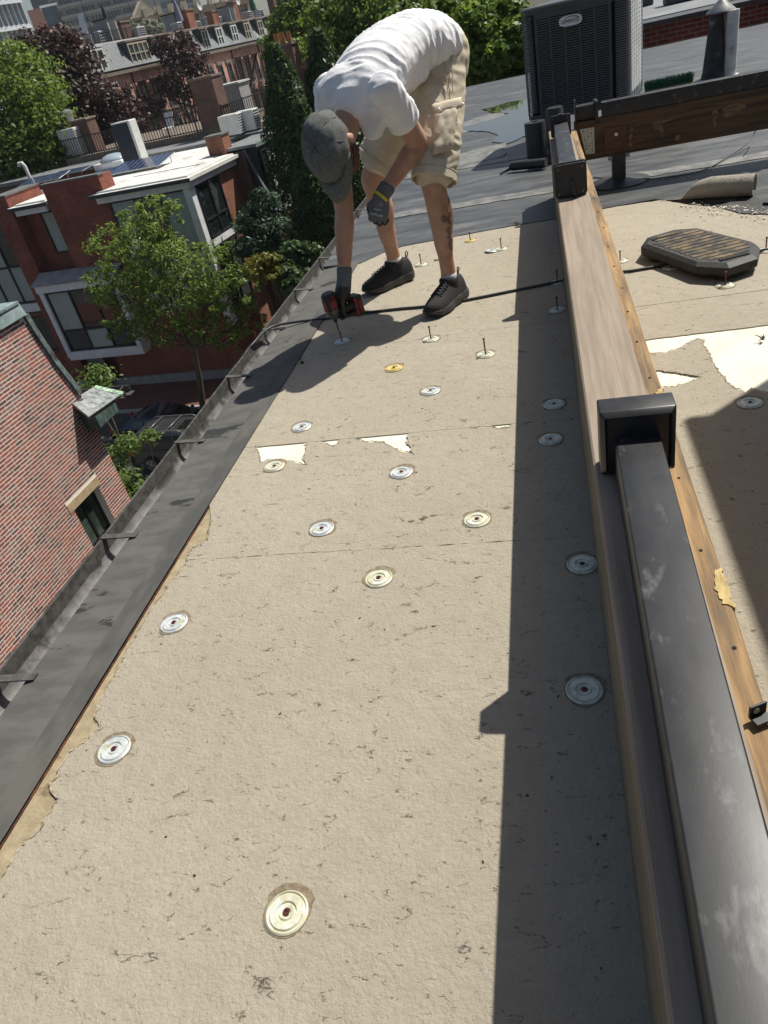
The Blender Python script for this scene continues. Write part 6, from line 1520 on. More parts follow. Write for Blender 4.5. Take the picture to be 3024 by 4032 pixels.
t, c, x, y, M, wd, zt = tower('dark_tower', 'dark navy skyscraper rising behind the red block', 195, 300, -400, 420, 40, mat('navy_facade', (.05, .075, .12), (.07, .10, .16), rough=.3, scale=.2)); grid_windows(t, c, x, y, M, wd, -10, zt, 8, 24, .7, .5, M_bglass)
t, c, x, y, M, wd, zt = tower('brick_block', 'small orange brick block with penthouse below the dark tower', 215, 300, 95, 200, 20, mat('orange_block', (.42, .22, .15), (.46, .24, .17), rough=.8, scale=.4)); grid_windows(t, c, x, y, M, wd, -8, zt - .5, 6, 6, .5, .5, M_bglass)
MB().box(Vector((c.x, c.y, zt + 1.8)) + y * 5, (wd * .75, 8, 3.6), M).build('penthouse', M_bglass, t); MB().box(Vector((c.x, c.y, zt + 3.8)) + y * 5, (wd * .85, 9, .4), M).build('roof', M_wtow, t)
t, c, x, y, M, wd, zt = tower('hotel_tower', 'broad concrete hotel slab with rows of small balconies', 262, 600, -420, 330, 22, mat('tan_concrete', (.40, .375, .33), (.45, .42, .37), rough=.8, scale=.2))
s = MB(); s2 = MB(); nx, z = 26, -8
while z < zt - 1:
    for i in range(nx):
        q = Vector((c.x, c.y, z + 1.9)) + x * (-wd / 2 + wd * (i + .5) / nx) - y * .05; s2.box(q, (wd / nx * .72, .3, 1.5), M)
        if (i * 7 + int(z) * 3) % 5 == 0: s.box(q - y * .2, (wd / nx * .3, .2, 1.3), M)
    s.box(Vector((c.x, c.y, z + .55)) - y * .5, (wd, 1.0, .9), M); z += 3.2
stuff(s2.build('windows', mat('dusk_glass', (.05, .06, .07), rough=.2), t)); stuff(s.build('balconies', MATS['tan_concrete'], t))
MB().box(Vector((c.x, c.y, (G + zt) / 2)) + x * (wd / 2 + 4) + y * 6, (8, 12, zt - G), M).build('side_wall', mat('pale_side_wall', (.40, .38, .33), (.45, .43, .38), rough=.8, scale=.2), t)
t, c, x, y, M, wd, zt = tower('glass_tower', 'blue glass office block beyond the hotel slab', 620, 830, -400, 380, 30, mat('steel_blue', (.20, .26, .31), (.26, .32, .37), rough=.35, scale=.3)); grid_windows(t, c, x, y, M, wd, -10, zt, 14, 20, .75, .6, M_bglass)
t, c, x, y, M, wd, zt = tower('arcade_building', 'low tan building with big arched windows behind the row houses', 530, 1060, 20, 135, 14, mat('tan_stone', (.50, .43, .31), (.56, .48, .36), rough=.8, scale=.4), yaw=math.radians(30))
for i in range(9):
    q = Vector((c.x, c.y, zt - 3.4)) + x * (-wd / 2 + wd * (i + .5) / 9) - y * .05; MB().box(q, (wd / 9 * .72, .4, 3.8), M).build('window', M_bglass, t); MB().box(q + x * wd / 18 - y * .25 + Vector((0, 0, .8)), (.7, .6, 7), M).build('pilaster', MATS['tan_stone'], t)
MB().box(Vector((c.x, c.y, zt - .5)) - y * .3, (wd + .4, .8, .8), M).build('cornice', mat('tan_dark', (.26, .21, .15), rough=.8), t)
e = Vector((c.x, c.y, zt)) - x * (wd / 2 - 2.2); MB().slab([e - x * 2 - y * .4, e + x * 2 - y * .4, e - y * .4 + Vector((0, 0, 1.9))], 1.2).build('pediment', MATS['tan_stone'], t)
sail = PD(*k1(490, 140), 120); t = thing('white_fin', 'tall white sail like fin standing above the row roofs', 'sculpture', (sail.x, sail.y, G)); b1 = PD(*k1(460, 85), 120); b2 = PD(*k1(490, 75), 120); b3 = PD(*k1(530, 205), 120); b4 = PD(*k1(478, 190), 120)
MB().slab([b1, b4, b3, b2], .6).build('fin', M_wtow, t); MB().cyl((b3.x, b3.y, G), b3, .3, 8).build('mast', M_hpw, t)
# ================================================================ gable-ended brick neighbour with copper cornice
DG = 11.0; uG = Vector((.07, .998, 0)).normalized(); nG = Vector((.998, -.07, 0)).normalized(); pG = -nG * DG
MG = Matrix((uG, nG, Vector((0, 0, 1)))).transposed()
def GPX(px, py, off=0.0):
    q = PN(px, py, pG + nG * off, np.array(nG)); return ((q - pG).dot(uG), q.z)
def GP(a, z, off=0.0): return pG + uG * a + nG * off + Vector((0, 0, z))
gb = thing('gable_house', 'red brick house with curved copper edged gable wall across the alley', 'house', tuple(GP(10, G, -4)))
k3 = lambda x, y: (x * .3376, 1180 + y * .3376)
k4 = lambda x, y: (x * .4294, 1750 + y * .4294)
topc = GPX(*k3(268, 195)); topl = (topc[0] - 9, topc[1] + .02)
curve = [GPX(*k3(x, y)) for x, y in [(330, 300), (430, 460), (520, 590), (620, 740), (720, 870), (800, 970), (870, 1060), (900, 1120)]]
cornL = GPX(*k3(810, 1420)); wallR = GPX(*k4(900, 110)); pil = wallR[0]
aR = GPX(*k4(960, 20))[0] + .02
wa0 = GPX(*k4(680, 605))[0]; wa1 = GPX(*k4(885, 355))[0]; wz1 = GPX(*k4(680, 600))[1]; wz0 = wz1 - 2.1
outline = [(topl[0], topl[1]), topc] + curve + [(aR, curve[-1][1]), (aR, G), (wa1, G), (wa1, wz1), (wa0, wz1), (wa0, G), (topl[0], G)]
M_mort = mat('pale_mortar', (.76, .71, .63), (.82, .77, .70), rough=.95, scale=20, bump=.3, bscale=60)
s = MB(); n = len(outline)
s.add([GP(a, z, -.001) for a, z in outline] + [GP(a, z, -8) for a, z in outline], [tuple(range(n)), tuple(range(2 * n - 1, n - 1, -1))] + [(i, i + n, (i + 1) % n + n, (i + 1) % n) for i in range(n)])
s.build('wall', M_mort, gb); MB().box(GP((wa0 + wa1) / 2, (G + wz0) / 2, -4.002), (wa1 - wa0 - .002, 8, wz0 - G), MG).build('wall', M_mort, gb); MB().box(GP((wa0 + wa1) / 2, (wz1 + wz0) / 2, -2.0), (wa1 - wa0 - .002, 3.4, wz1 - wz0 - .002), MG).build('room', mat('dark_room', (.02, .02, .02), rough=.9), gb)
# window opening: dark reveal, lintel, frame, panes
lin = [GPX(*k4(x, y)) for x, y in ((620, 545), (868, 262), (898, 335), (660, 612))]
lz0 = wz1; lz1 = wz1 + .20
def ga(mb, a0, a1, o0, o1, z0, z1): return mb.box(GP((a0 + a1) / 2, (z0 + z1) / 2, (o0 + o1) / 2), (a1 - a0, o1 - o0, z1 - z0), MG)
ga(MB(), wa0 - .14, wa1 + .10, -.10, .014, lz0, lz1).build('lintel', mat('tan_sandstone', (.38, .28, .16), (.47, .36, .22), rough=.9, scale=9, bump=.3, bscale=40), gb)
gwn = MB(); ga(gwn, wa0, wa1, -.28, -.18, wz1 - .06, wz1); ga(gwn, wa0, wa0 + .05, -.279, -.181, wz0, wz1 - .06); ga(gwn, wa1 - .05, wa1, -.279, -.181, wz0, wz1 - .06); ga(gwn, (wa0 + wa1) / 2 - .03, (wa0 + wa1) / 2 + .03, -.278, -.182, wz0, wz1 - .06); ga(gwn, wa0 + .05, wa1 - .05, -.277, -.16, wz0 + .95, wz0 + 1.02)
gw_ = gwn.build('window', M_mull, gb)
for a0, a1 in ((wa0 + .05, (wa0 + wa1) / 2 - .03), ((wa0 + wa1) / 2 + .03, wa1 - .05)):
    for z0, z1 in ((wz0, wz0 + .95), (wz0 + 1.02, wz1 - .06)): ga(MB(), a0, a1, -.22, -.21, z0, z1).build('pane', mat('alley_glass', (.03, .045, .035), (.08, .11, .085), rough=.08, scale=1.5), gw_)
# bricks: the largest looking 300 as parts, the rest joined
def brickmat(nm, island):
    mt = mat(nm, (.25, .10, .075), (.34, .15, .115), rough=.9, scale=25, bump=.5, bscale=90, bdist=.004)
    nt = mt.node_tree; b = nt.nodes['Principled BSDF']; src = b.inputs['Base Color'].links[0].from_socket
    r = nt.nodes.new('ShaderNodeNewGeometry').outputs['Random Per Island'] if island else nt.nodes.new('ShaderNodeObjectInfo').outputs['Random']
    cr = nt.nodes.new('ShaderNodeValToRGB'); cr.color_ramp.interpolation = 'CONSTANT'
    cols = [(0, (.95, .8, .78)), (.28, (1.2, .95, .85)), (.45, (.78, .75, .78)), (.6, (1.0, 1.15, 1.2)), (.74, (.55, .75, .85)), (.86, (.9, 1.35, 1.45)), (.95, (.4, .52, .58))]
    cr.color_ramp.elements[0].color = L3(cols[0][1]); cr.color_ramp.elements[1].position = cols[1][0]; cr.color_ramp.elements[1].color = L3(cols[1][1])
    for p, c in cols[2:]: e = cr.color_ramp.elements.new(p); e.color = L3(c)
    mx = nt.nodes.new('ShaderNodeMix'); mx.data_type = 'RGBA'; mx.blend_type = 'MULTIPLY'; mx.inputs[0].default_value = 1.0
    nt.links.new(r, cr.inputs[0]); nt.links.new(src, mx.inputs[6]); nt.links.new(cr.outputs[0], mx.inputs[7]); nt.links.new(mx.outputs[2], b.inputs['Base Color']); return mt
M_bk = brickmat('gable_brick', False); M_bks = brickmat('gable_brick_far', True)
CH, BL = .0735, .212
def ztop_at(a):
    pts = [topl, topc] + curve + [(aR, curve[-1][1])]
    for (a0, z0), (a1, z1) in zip(pts, pts[1:]):
        if a0 <= a <= a1: return z0 + (z1 - z0) * (a - a0) / max(1e-6, a1 - a0)
    return -99
def on_frame(q):
    d = RM.T @ (np.array(q) - np.array([0, 0, EYE])); return (F * d[0] / d[2] + PX, F * d[1] / d[2] + PY)
cand = []; cut = []
z = topc[1] - CH * .5; row = 0
while z > -8.6:
    a = aR - (BL + .011 if row % 2 else (BL + .011) / 2 * 1.0); full = True
    a_edge = aR; k = 0
    while a_edge > topl[0] + .3:
        ln = BL if not (k == 0 and row % 2) else BL / 2
        if (row % 6 == 5) and k % 2 == 0: ln = BL / 2 - .006
        c_ = a_edge - ln / 2; zt_ = min(ztop_at(c_ - ln / 2), ztop_at(c_ + ln / 2))
        inwin = wz0 < z < wz1 or (lz0 - .01 < z + CH / 2 and z - CH / 2 < lz1); e0, e1 = (wa0 - .14, wa1 + .10) if (lz0 - .01 < z + CH / 2 and z - CH / 2 < lz1) else (wa0, wa1)
        b0_, b1_ = c_ - ln / 2, c_ + ln / 2; cl = False
        if inwin and b0_ < e0 < b1_: b1_ = e0; cl = True
        elif inwin and b0_ < e1 < b1_: b0_ = e1; cl = True
        if z + CH / 2 >= ztop_at(b1_) and b1_ > topc[0]:
            while b1_ > b0_ and z + CH / 2 >= ztop_at(b1_) - .02: b1_ -= .01
            cl = True
        if cl:
            if b1_ - b0_ > .03 and on_frame(GP(c_, z))[0] < 700: cut.append(((b0_ + b1_) / 2, z, b1_ - b0_, 99))
        elif z + CH / 2 < zt_ and not (wa0 - .14 < c_ + ln / 2 and c_ - ln / 2 < wa1 + .10 and lz0 - .01 < z + CH / 2 and z - CH / 2 < lz1) and not (wa0 < c_ + ln / 2 and c_ - ln / 2 < wa1 and wz0 < z < wz1):
            px, py = on_frame(GP(c_, z))
            if -60 < px < 700 and 1100 < py < 2800 and (px * 1.32 + py) < 2790: cand.append((c_, z, ln, (GP(c_, z) - Vector((0, 0, EYE))).length))
        a_edge -= ln + .014; k += 1
    z -= CH; row += 1
inframe = [c for c in cand if on_frame(GP(c[0], c[1]))[0] > 5]
inframe.sort(key=lambda c: c[3]); chosen = set(id(c) for c in inframe[:300])
bm3 = {True: MB().box((0, 0, 0), (BL, .03, CH - .023), MG, .003).mesh('brick', M_bk), False: MB().box((0, 0, 0), (BL / 2, .03, CH - .023), MG, .003).mesh('brick', M_bk)}
s = MB()
for c in cand + cut:
    off = -.0115 + rng.uniform(-.0015, .0015)
    if id(c) in chosen: o = link('brick', bm3[c[2] > .15], gb); o.location = Vector(GP(c[0], c[1], off))
    else: s.box(GP(c[0], c[1], off), (c[2], .03, CH - .023), MG)
stuff(s.build('bricks_beyond', M_bks, gb))
# copper flat top, raking copper edge, cornice box with gutter
M_cop = mat('verdigris_copper', (.17, .23, .23), (.27, .34, .335), rough=.5, scale=6, c3=(.06, .07, .06), c3lo=.55, c3hi=.66, c3scale=3, bump=.2, bscale=12)
M_cop2 = mat('dull_lead', (.20, .21, .21), (.31, .32, .32), rough=.45, scale=9, c3=(.07, .08, .075), c3lo=.54, c3hi=.62, c3scale=7, bump=.3, bscale=20)
M_cop3 = mat('bright_verdigris', (.10, .16, .11), (.45, .60, .42), rough=.7, scale=16, bump=.3, bscale=60)
MB().slab([GP(topl[0], topl[1] + .02, .08), GP(topc[0] + .03, topc[1] + .02, .08), GP(topc[0] + .03, topc[1] + .30, .02), GP(topl[0], topl[1] + .30, .02)], .06).build('copper_fascia', M_cop, gb)
MB().slab([GP(topl[0], topl[1] + .31, .06), GP(topc[0], topc[1] + .31, .06), GP(topc[0] - .25, topc[1] + .34, -3), GP(topl[0], topl[1] + .34, -3)], .05).build('copper_top', M_cop, gb)
rk = [topc] + curve; s = MB(); rs = []
for i, (a, z) in enumerate(rk):
    a2, z2 = rk[min(i + 1, len(rk) - 1)]; a1, z1 = rk[max(i - 1, 0)]; d = Vector((a2 - a1, z2 - z1)).normalized(); nn = Vector((-d.y, d.x)); nn = nn if nn.x > 0 else -nn
    rs.append([GP(a, z, .06), GP(a + nn.x * .13, z + nn.y * .13, .05), GP(a + nn.x * .15, z + nn.y * .15, -.12), GP(a + nn.x * .10, z + nn.y * .10, -8), GP(a - .02, z - .02, -8), GP(a - .01, z - .01, 0)])
s.rings(rs).build('raking_edge', mat('dark_copper_edge', (.10, .13, .125), (.19, .235, .225), rough=.5, scale=8, c3=(.05, .055, .05), c3lo=.5, c3hi=.62, c3scale=3), gb, smooth=30)
ca0 = cornL[0] - .05; cz1 = curve[-1][1] - .02
# cornice return standing proud of the wall at the eaves, with its sloped lead top
A0 = GPX(*k3(760, 1330)); 
cx0, cx1 = curve[-1][0] - .42, curve[-1][0] + 1.15
s = MB(); s.slab([GP(cx0, cz1 - .30, .42), GP(cx1 - .2, cz1 - .42, .42), GP(cx1 - .12, cz1 - .22, -.3), GP(cx0 + .2, cz1 + .0, -.05)], .05); s.build('cornice_top', M_cop2, gb)
MB().slab([GP(cx1 - .34, cz1 - .40, .44), GP(cx1 - .18, cz1 - .41, .44), GP(cx1 - .10, cz1 - .22, -.3), GP(cx1 - .26, cz1 - .20, -.3)], .06).build('cornice_edge', M_cop3, gb)
cb3 = MB(); cb3.box(GP(cx0 + .62, cz1 - .55, .19), (.85, .38, .34), MG, .03); cb3.build('cornice_box', mat('dark_verdigris', (.04, .06, .055), (.09, .14, .12), rough=.6, scale=14, stretch=(1, 1, .3)), gb)
gtx = MB()
for o_ in (.46, -1.5): pass
gtx.bar(GP(cx1 + .02, cz1 - .42, .46), GP(cx1 + .02, cz1 - .42, -1.6), .02, .16); gtx.bar(GP(cx1 - .2, cz1 - .46, .46), GP(cx1 - .2, cz1 - .46, -1.6), .02, .12); gtx.bar(GP(cx1 - .2, cz1 - .5, .465), GP(cx1 + .03, cz1 - .5, .465), .16, .02); gtx.bar(GP(cx1 - .09, cz1 - .56, .46), GP(cx1 - .09, cz1 - .56, -1.6), .22, .02)
for k in range(4): gtx.bar(GP(cx1 - .2, cz1 - .38, .3 - .4 * k), GP(cx1 + .02, cz1 - .36, .3 - .4 * k), .03, .02)
gtx.build('eaves_gutter', M_gdark, gb)

# ================================================================ trees
def leaf_mat(nm, a, b_, tr=.35, rough=.5):
    mt = bpy.data.materials.new(nm); mt.use_nodes = True; MATS[nm] = mt; nt = mt.node_tree; b = nt.nodes['Principled BSDF']; lk = nt.links.new
    b.inputs['Roughness'].default_value = rough; b.inputs['Specular IOR Level'].default_value = .35
    g = nt.nodes.new('ShaderNodeNewGeometry'); rp = nt.nodes.new('ShaderNodeValToRGB'); rp.color_ramp.elements[0].color = L3(a); rp.color_ramp.elements[1].color = L3(b_)
    lk(g.outputs['Random Per Island'], rp.inputs[0]); lk(rp.outputs[0], b.inputs['Base Color'])
    t = nt.nodes.new('ShaderNodeBsdfTranslucent'); mx = nt.nodes.new('ShaderNodeMixShader'); mx.inputs[0].default_value = tr
    hs = nt.nodes.new('ShaderNodeHueSaturation'); hs.inputs['Value'].default_value = 1.5; hs.inputs['Hue'].default_value = .485; lk(rp.outputs[0], hs.inputs['Color']); lk(hs.outputs[0], t.inputs['Color'])
    lk(b.outputs[0], mx.inputs[1]); lk(t.outputs[0], mx.inputs[2]); lk(mx.outputs[0], nt.nodes['Material Output'].inputs['Surface']); return mt
M_bark = mat('bark', (.07, .055, .04), (.13, .105, .08), rough=.95, scale=9, stretch=(1, 1, .2), bump=.6, bscale=30)
LM = dict(green=leaf_mat('leaf_green', (.055, .11, .012), (.19, .27, .04), .45), maple=leaf_mat('leaf_maple', (.06, .125, .012), (.18, .27, .045), .45), purple=leaf_mat('leaf_purple', (.02, .009, .008), (.085, .04, .03), .25), dark=leaf_mat('leaf_arborvitae', (.016, .045, .010), (.065, .12, .025), .3), ash=leaf_mat('leaf_ash', (.065, .13, .018), (.23, .31, .07), .48), pine=leaf_mat('leaf_pine', (.018, .045, .02), (.04, .085, .04), .2), gold=leaf_mat('leaf_gold', (.12, .13, .015), (.22, .21, .03), .35), lime=leaf_mat('leaf_lime', (.06, .12, .02), (.15, .22, .06), .4), ivy=leaf_mat('leaf_ivy', (.16, .19, .12), (.30, .32, .24), .2))
def leaf_mesh(nm, pos, nrm, size, m_, aspect=.55):
    n = len(pos); nrm = nrm / np.linalg.norm(nrm, axis=1, keepdims=True)
    r = nrng.normal(size=(n, 3)); t = np.cross(nrm, r); t /= np.linalg.norm(t, axis=1, keepdims=True); bt = np.cross(nrm, t)
    sz = (size * nrng.uniform(.65, 1.35, n))[:, None]
    v = np.empty((n, 4, 3)); v[:, 0] = pos - t * sz * .5; v[:, 1] = pos + bt * sz * aspect * .5 + nrm * sz * .08; v[:, 2] = pos + t * sz * .5; v[:, 3] = pos - bt * sz * aspect * .5 + nrm * sz * .08
    me = bpy.data.meshes.new(nm); me.vertices.add(n * 4); me.vertices.foreach_set('co', v.ravel()); me.loops.add(n * 4); me.loops.foreach_set('vertex_index', np.arange(n * 4, dtype=np.int32))
    me.polygons.add(n); me.polygons.foreach_set('loop_start', np.arange(0, n * 4, 4, dtype=np.int32)); me.polygons.foreach_set('loop_total', np.full(n, 4, np.int32))
    me.update(calc_edges=True); me.validate(); me.materials.append(m_); return me
def clumpy(lobes, nl, clump=.42, per=26, fill=.35):
    """leaf positions and normals: clumps sit mostly on the lobes' shells; lobes = (centre, rx, ry, rz)"""
    vol = np.array([l[1] * l[2] * l[3] for l in lobes]) ** .67; vol = vol / vol.sum(); P_, N_ = [], []
    for l, w in zip(lobes, vol):
        k = max(3, int(nl * w / per)); c = np.array(l[0]); R_ = np.array(l[1:4])
        d = nrng.normal(size=(k, 3)); d /= np.linalg.norm(d, axis=1, keepdims=True)
        rad = np.where(nrng.random(k) < fill, nrng.uniform(.3, .85, k), nrng.uniform(.85, 1.08, k)); cc = c + d * R_ * rad[:, None]
        sz = clump * nrng.uniform(.55, 1.35, k) * R_.mean() * .5
        off = nrng.normal(size=(k, per, 3)) * sz[:, None, None] * np.array([.6, .6, .42]); p = cc[:, None, :] + off
        nn = off * .6 + d[:, None, :] * .35 * sz[:, None, None] + np.array([0, 0, .5]) * sz[:, None, None] + nrng.normal(size=(k, per, 3)) * .5 * sz[:, None, None]
        P_.append(p.reshape(-1, 3)); N_.append(nn.reshape(-1, 3))
    return np.concatenate(P_), np.concatenate(N_) + 1e-6
def tree(name, lab, base, lobes, nl, leaf, m_, grp=None, clump=.42, per=26, trunk=.22, fill=.35, cat='tree', asp=.55):
    t = thing(name, lab, cat, tuple(base), group=grp); base = Vector(base)
    cen = sum((Vector(l[0]) for l in lobes), Vector()) / len(lobes); s = MB()
    fork = base.lerp(Vector((cen.x, cen.y, base.z + (cen.z - base.z) * .55)), 1.0); fork = base + (fork - base) * .95
    s.tube([base, base.lerp(fork, .5) + Vector((rng.uniform(-.1, .1), rng.uniform(-.1, .1), 0)), fork], [trunk, trunk * .8, trunk * .62], 10)
    for l in lobes:
        c = Vector(l[0]); m1 = fork.lerp(c, .5) + Vector((rng.uniform(-.2, .2), rng.uniform(-.2, .2), -.1)); s.tube([fork - Vector((0, 0, .1)), m1, c], [trunk * .5, trunk * .33, trunk * .12], 7)
        for _ in range(4):
            d = Vector([rng.gauss(0, 1) for _ in range(3)]).normalized(); e = c + Vector((d.x * l[1], d.y * l[2], d.z * l[3])) * .8; s.tube([m1.lerp(c, rng.uniform(.3, 1)), c.lerp(e, .5), e], [trunk * .2, trunk * .12, trunk * .04], 5)
    s.build('trunk', M_bark, t, smooth=50)
    p, nn = clumpy(lobes, nl, clump, per, fill); link('crown', leaf_mesh('crown', p, nn, leaf, m_, asp), t); return t
def lobe(px, py, Y, rpx, k=(1, 1, .85)):
    q = P(px, py, 1, Y); r = rpx * (q - Vector((0, 0, EYE))).length / 2990; return (q, r * k[0], r * k[1], r * k[2])
# street tree in front of the modern house
tree('street_tree', 'light green ash like street tree in front of the modern brick house', P(800, 1612, 2, G + .1), [lobe(*l) for l in [(560, 880, 29, 95), (630, 860, 28.6, 80), (470, 985, 29, 105), (600, 1010, 28.4, 130), (700, 1090, 28.4, 140), (420, 1120, 28.7, 85), (520, 1180, 28.4, 120), (860, 1060, 28.8, 115), (930, 1140, 28.6, 95), (660, 1250, 28.3, 110), (800, 1260, 28.3, 100), (960, 1260, 28.5, 80), (480, 1290, 28.6, 70), (900, 1340, 28.4, 60)]], 16000, .20, LM['ash'], clump=.36, per=24, trunk=.16, fill=.25, asp=.35)
tree('street_tree', 'pale leaved young street tree beside the alley gable and the parked cars', (-10.6, 15.2, G), [lobe(*l) for l in [(385, 1495, 17.5, 50), (345, 1540, 17.5, 35), (500, 1750, 16.5, 42), (590, 1720, 16.5, 32), (440, 1790, 16.3, 36), (460, 1850, 16, 30), (500, 1900, 15.6, 55), (545, 1985, 15.2, 62), (480, 1960, 15.4, 50)]], 3600, .15, LM['lime'], clump=1.25, per=7, trunk=.06, fill=.5, asp=.42)
tree('maple_tree', 'broad green maple at the edge of the view behind the modern house', (-34, 51, G), [lobe(*l) for l in [(60, 330, 50, 130), (150, 420, 49, 110), (20, 480, 49, 140), (190, 520, 48.5, 110), (90, 600, 48, 130), (250, 590, 48, 70), (10, 700, 47.5, 110), (150, 680, 47.5, 90), (250, 660, 47.5, 60), (60, 240, 51, 60)]], 22000, .30, LM['green'], clump=.5, per=20, trunk=.3)
tree('purple_beech', 'large dark purple leaved tree in front of the row houses', (-31.5, 60, G), [lobe(*l) for l in [(160, 230, 60, 90), (240, 180, 60.5, 70), (290, 250, 60, 85), (220, 320, 59.5, 110), (310, 370, 59, 85), (280, 430, 58.5, 120), (440, 420, 58.5, 90), (500, 470, 58, 70), (400, 480, 58, 90), (180, 400, 59, 80), (470, 420, 59, 45)]], 22000, .34, LM['purple'], clump=.5, per=20, trunk=.35)
tree('purple_beech', 'smaller sparse purple leaved tree halfway along the row houses', (-33.5, 77, G), [lobe(*l) for l in [(690, 200, 78, 55), (640, 190, 78, 40), (770, 240, 77.5, 50), (730, 170, 78, 35), (720, 330, 77, 70), (660, 340, 77, 40), (800, 340, 76.5, 45), (600, 420, 76, 45)]], 4600, .36, LM['purple'], clump=.7, per=12, trunk=.25)
# columnar evergreens
def column(lab, top, Y, w, zb=G, n=15000, seed=0):
    q = P(*top, 1, Y); h = q.z - zb; t = thing('arborvitae', lab, 'tree', (q.x, q.y, zb), group='tall columnar evergreens beside the alley')
    MB().tube([(q.x, q.y, zb), (q.x, q.y, zb + h * .9)], [.16, .03], 8).build('trunk', M_bark, t)
    u = nrng.random(n) ** .8; z = zb + .8 + (h - .8) * u; ang = nrng.uniform(0, 2 * np.pi, n)
    prof = w * np.minimum(1, (1 - u) * 2.6 + .05) ** .7 * (.72 + .28 * np.minimum(1, u * 4))
    lump = 1 + .28 * np.array([mnoise.noise((math.cos(a) * 1.4 + seed, math.sin(a) * 1.4, zz * .9)) for a, zz in zip(ang, z)])
    r = prof * lump * np.where(nrng.random(n) < .25, nrng.uniform(.3, .9, n), nrng.uniform(.85, 1.06, n))
    pos = np.stack([q.x + r * np.cos(ang), q.y + r * np.sin(ang), z], 1) + nrng.normal(size=(n, 3)) * .04
    nn = np.stack([np.cos(ang), np.sin(ang), nrng.uniform(-.2, .9, n)], 1) + nrng.normal(size=(n, 3)) * .5
    link('crown', leaf_mesh('crown', pos, nn, .24, LM['dark'], .4), t)
column('tall columnar evergreen touching the white pipes and pale outdoor units', (1070, 175), 36, 1.45, seed=1, n=17000); column('tall columnar evergreen closest to the worker\'s back', (1245, 120), 35, 1.5, seed=5, n=17000)
column('shorter columnar evergreen standing between the two tall ones', (1175, 400), 33, 1.25, seed=9, n=12000)
tree('pine_tree', 'blue green pine beside the slate mansard below the evergreens', (-11.6, 30.5, G), [lobe(*l, (1, 1, .5)) for l in [(1040, 800, 30.5, 60), (1000, 870, 30.3, 75), (1060, 900, 30, 70), (1010, 960, 29.8, 80), (1090, 990, 29.8, 60), (1020, 760, 30.5, 30)]], 9000, .22, LM['pine'], clump=.6, per=14, trunk=.15, asp=.25)
tree('golden_shrub', 'golden yellow shrub in the dark yard below the pine', (-9.9, 27.5, G), [lobe(*l) for l in [(1020, 1060, 27.5, 50), (1060, 1020, 27.5, 35), (1075, 1080, 27.2, 35)]], 3000, .14, LM['gold'], clump=.55, trunk=.05, cat='shrub')
tree('yard_tree', 'dark green tree filling the yard under the tall evergreens', (-8.6, 28.5, G), [lobe(*l) for l in [(1160, 1010, 28.5, 55), (1210, 1000, 28.5, 50), (1120, 1050, 28, 45), (1160, 1110, 27, 60)]], 5000, .2, LM['dark'], clump=.5, trunk=.12)
# maples behind the roof
mg = 'green maples behind the flat roof'
tree('maple_tree', 'sunlit maple just beyond the roof edge beside the condenser', (-1.8, 21, G), [lobe(*l) for l in [(1900, 130, 21, 110), (1800, 220, 21, 110), (1990, 220, 20.5, 100), (1860, 50, 21.5, 65), (2020, 80, 21, 80), (1760, 90, 22, 80), (1950, 40, 22, 60), (1900, 270, 20.5, 80), (1720, 320, 20.8, 90), (2060, 150, 20.6, 90)]], 26000, .17, LM['maple'], mg, clump=.45, per=20, trunk=.25)
tree('maple_tree', 'deep green maple behind the worker\'s bent back', (-6.0, 44, G), [lobe(*l) for l in [(1480, 40, 44, 130), (1380, 110, 44, 110), (1560, 110, 43, 120), (1350, 200, 43, 90), (1300, 40, 45, 100), (1450, 0, 45, 80), (1600, 40, 44, 90), (1620, 180, 42.5, 110)]], 22000, .26, LM['maple'], mg, clump=.48, per=20, trunk=.3)
tree('maple_tree', 'bushy maple rising past the mansard row\'s far end', (-14.5, 60, G), [lobe(*l) for l in [(1210, 40, 60, 90), (1130, 90, 60, 60), (1180, 120, 59, 80), (1250, 100, 59, 70), (1100, 140, 59, 50), (1280, -30, 60, 90), (1200, -40, 61, 90), (1060, 190, 58, 40)]], 15000, .30, LM['green'], mg, clump=.5, per=20, trunk=.3)
tree('maple_tree', 'dark green maple low between chimney and worker', (-9.5, 50, G), [lobe(*l) for l in [(1150, 230, 51, 60), (1270, 180, 50, 60), (1340, 230, 48, 60), (1250, 260, 49, 60), (1110, 300, 50, 40)]], 9000, .26, LM['green'], mg, clump=.5, per=20, trunk=.3)
# brick chimney with pots between the evergreens
c = P(1150, 310, 1, 43); c = Vector((c.x, c.y, G)); q = P(1140, 175, 1, 43)
chimney('tall dark brick chimney with terracotta pots between the columnar evergreens', c, 1.15, .9, q.z - G, M_ob, 3)
c = P(1215, 330, 1, 46); hb5 = thing('brick_house', 'gabled brick house end half hidden between the columnar evergreens', 'house', (c.x, c.y, G)); w_ = 3.2; zt_ = P(1210, 250, 1, 46).z
MB().box((c.x + .4, c.y + 2, (G + zt_ - 1.2) / 2), (2 * w_, 4, zt_ - 1.2 - G)).build('wall', M_ob, hb5); MB().add([(c.x + .4 - w_, c.y, zt_ - 1.2), (c.x + .4 + w_, c.y, zt_ - 1.2), (c.x + .4 + w_ * .2, c.y, zt_ + .6), (c.x + .4 - w_, c.y + 4, zt_ - 1.2), (c.x + .4 + w_, c.y + 4, zt_ - 1.2), (c.x + .4 + w_ * .2, c.y + 4, zt_ + .6)], [(0, 1, 2), (3, 5, 4), (0, 2, 5, 3), (1, 4, 5, 2), (0, 3, 4, 1)]).build('gable', M_orb, hb5)
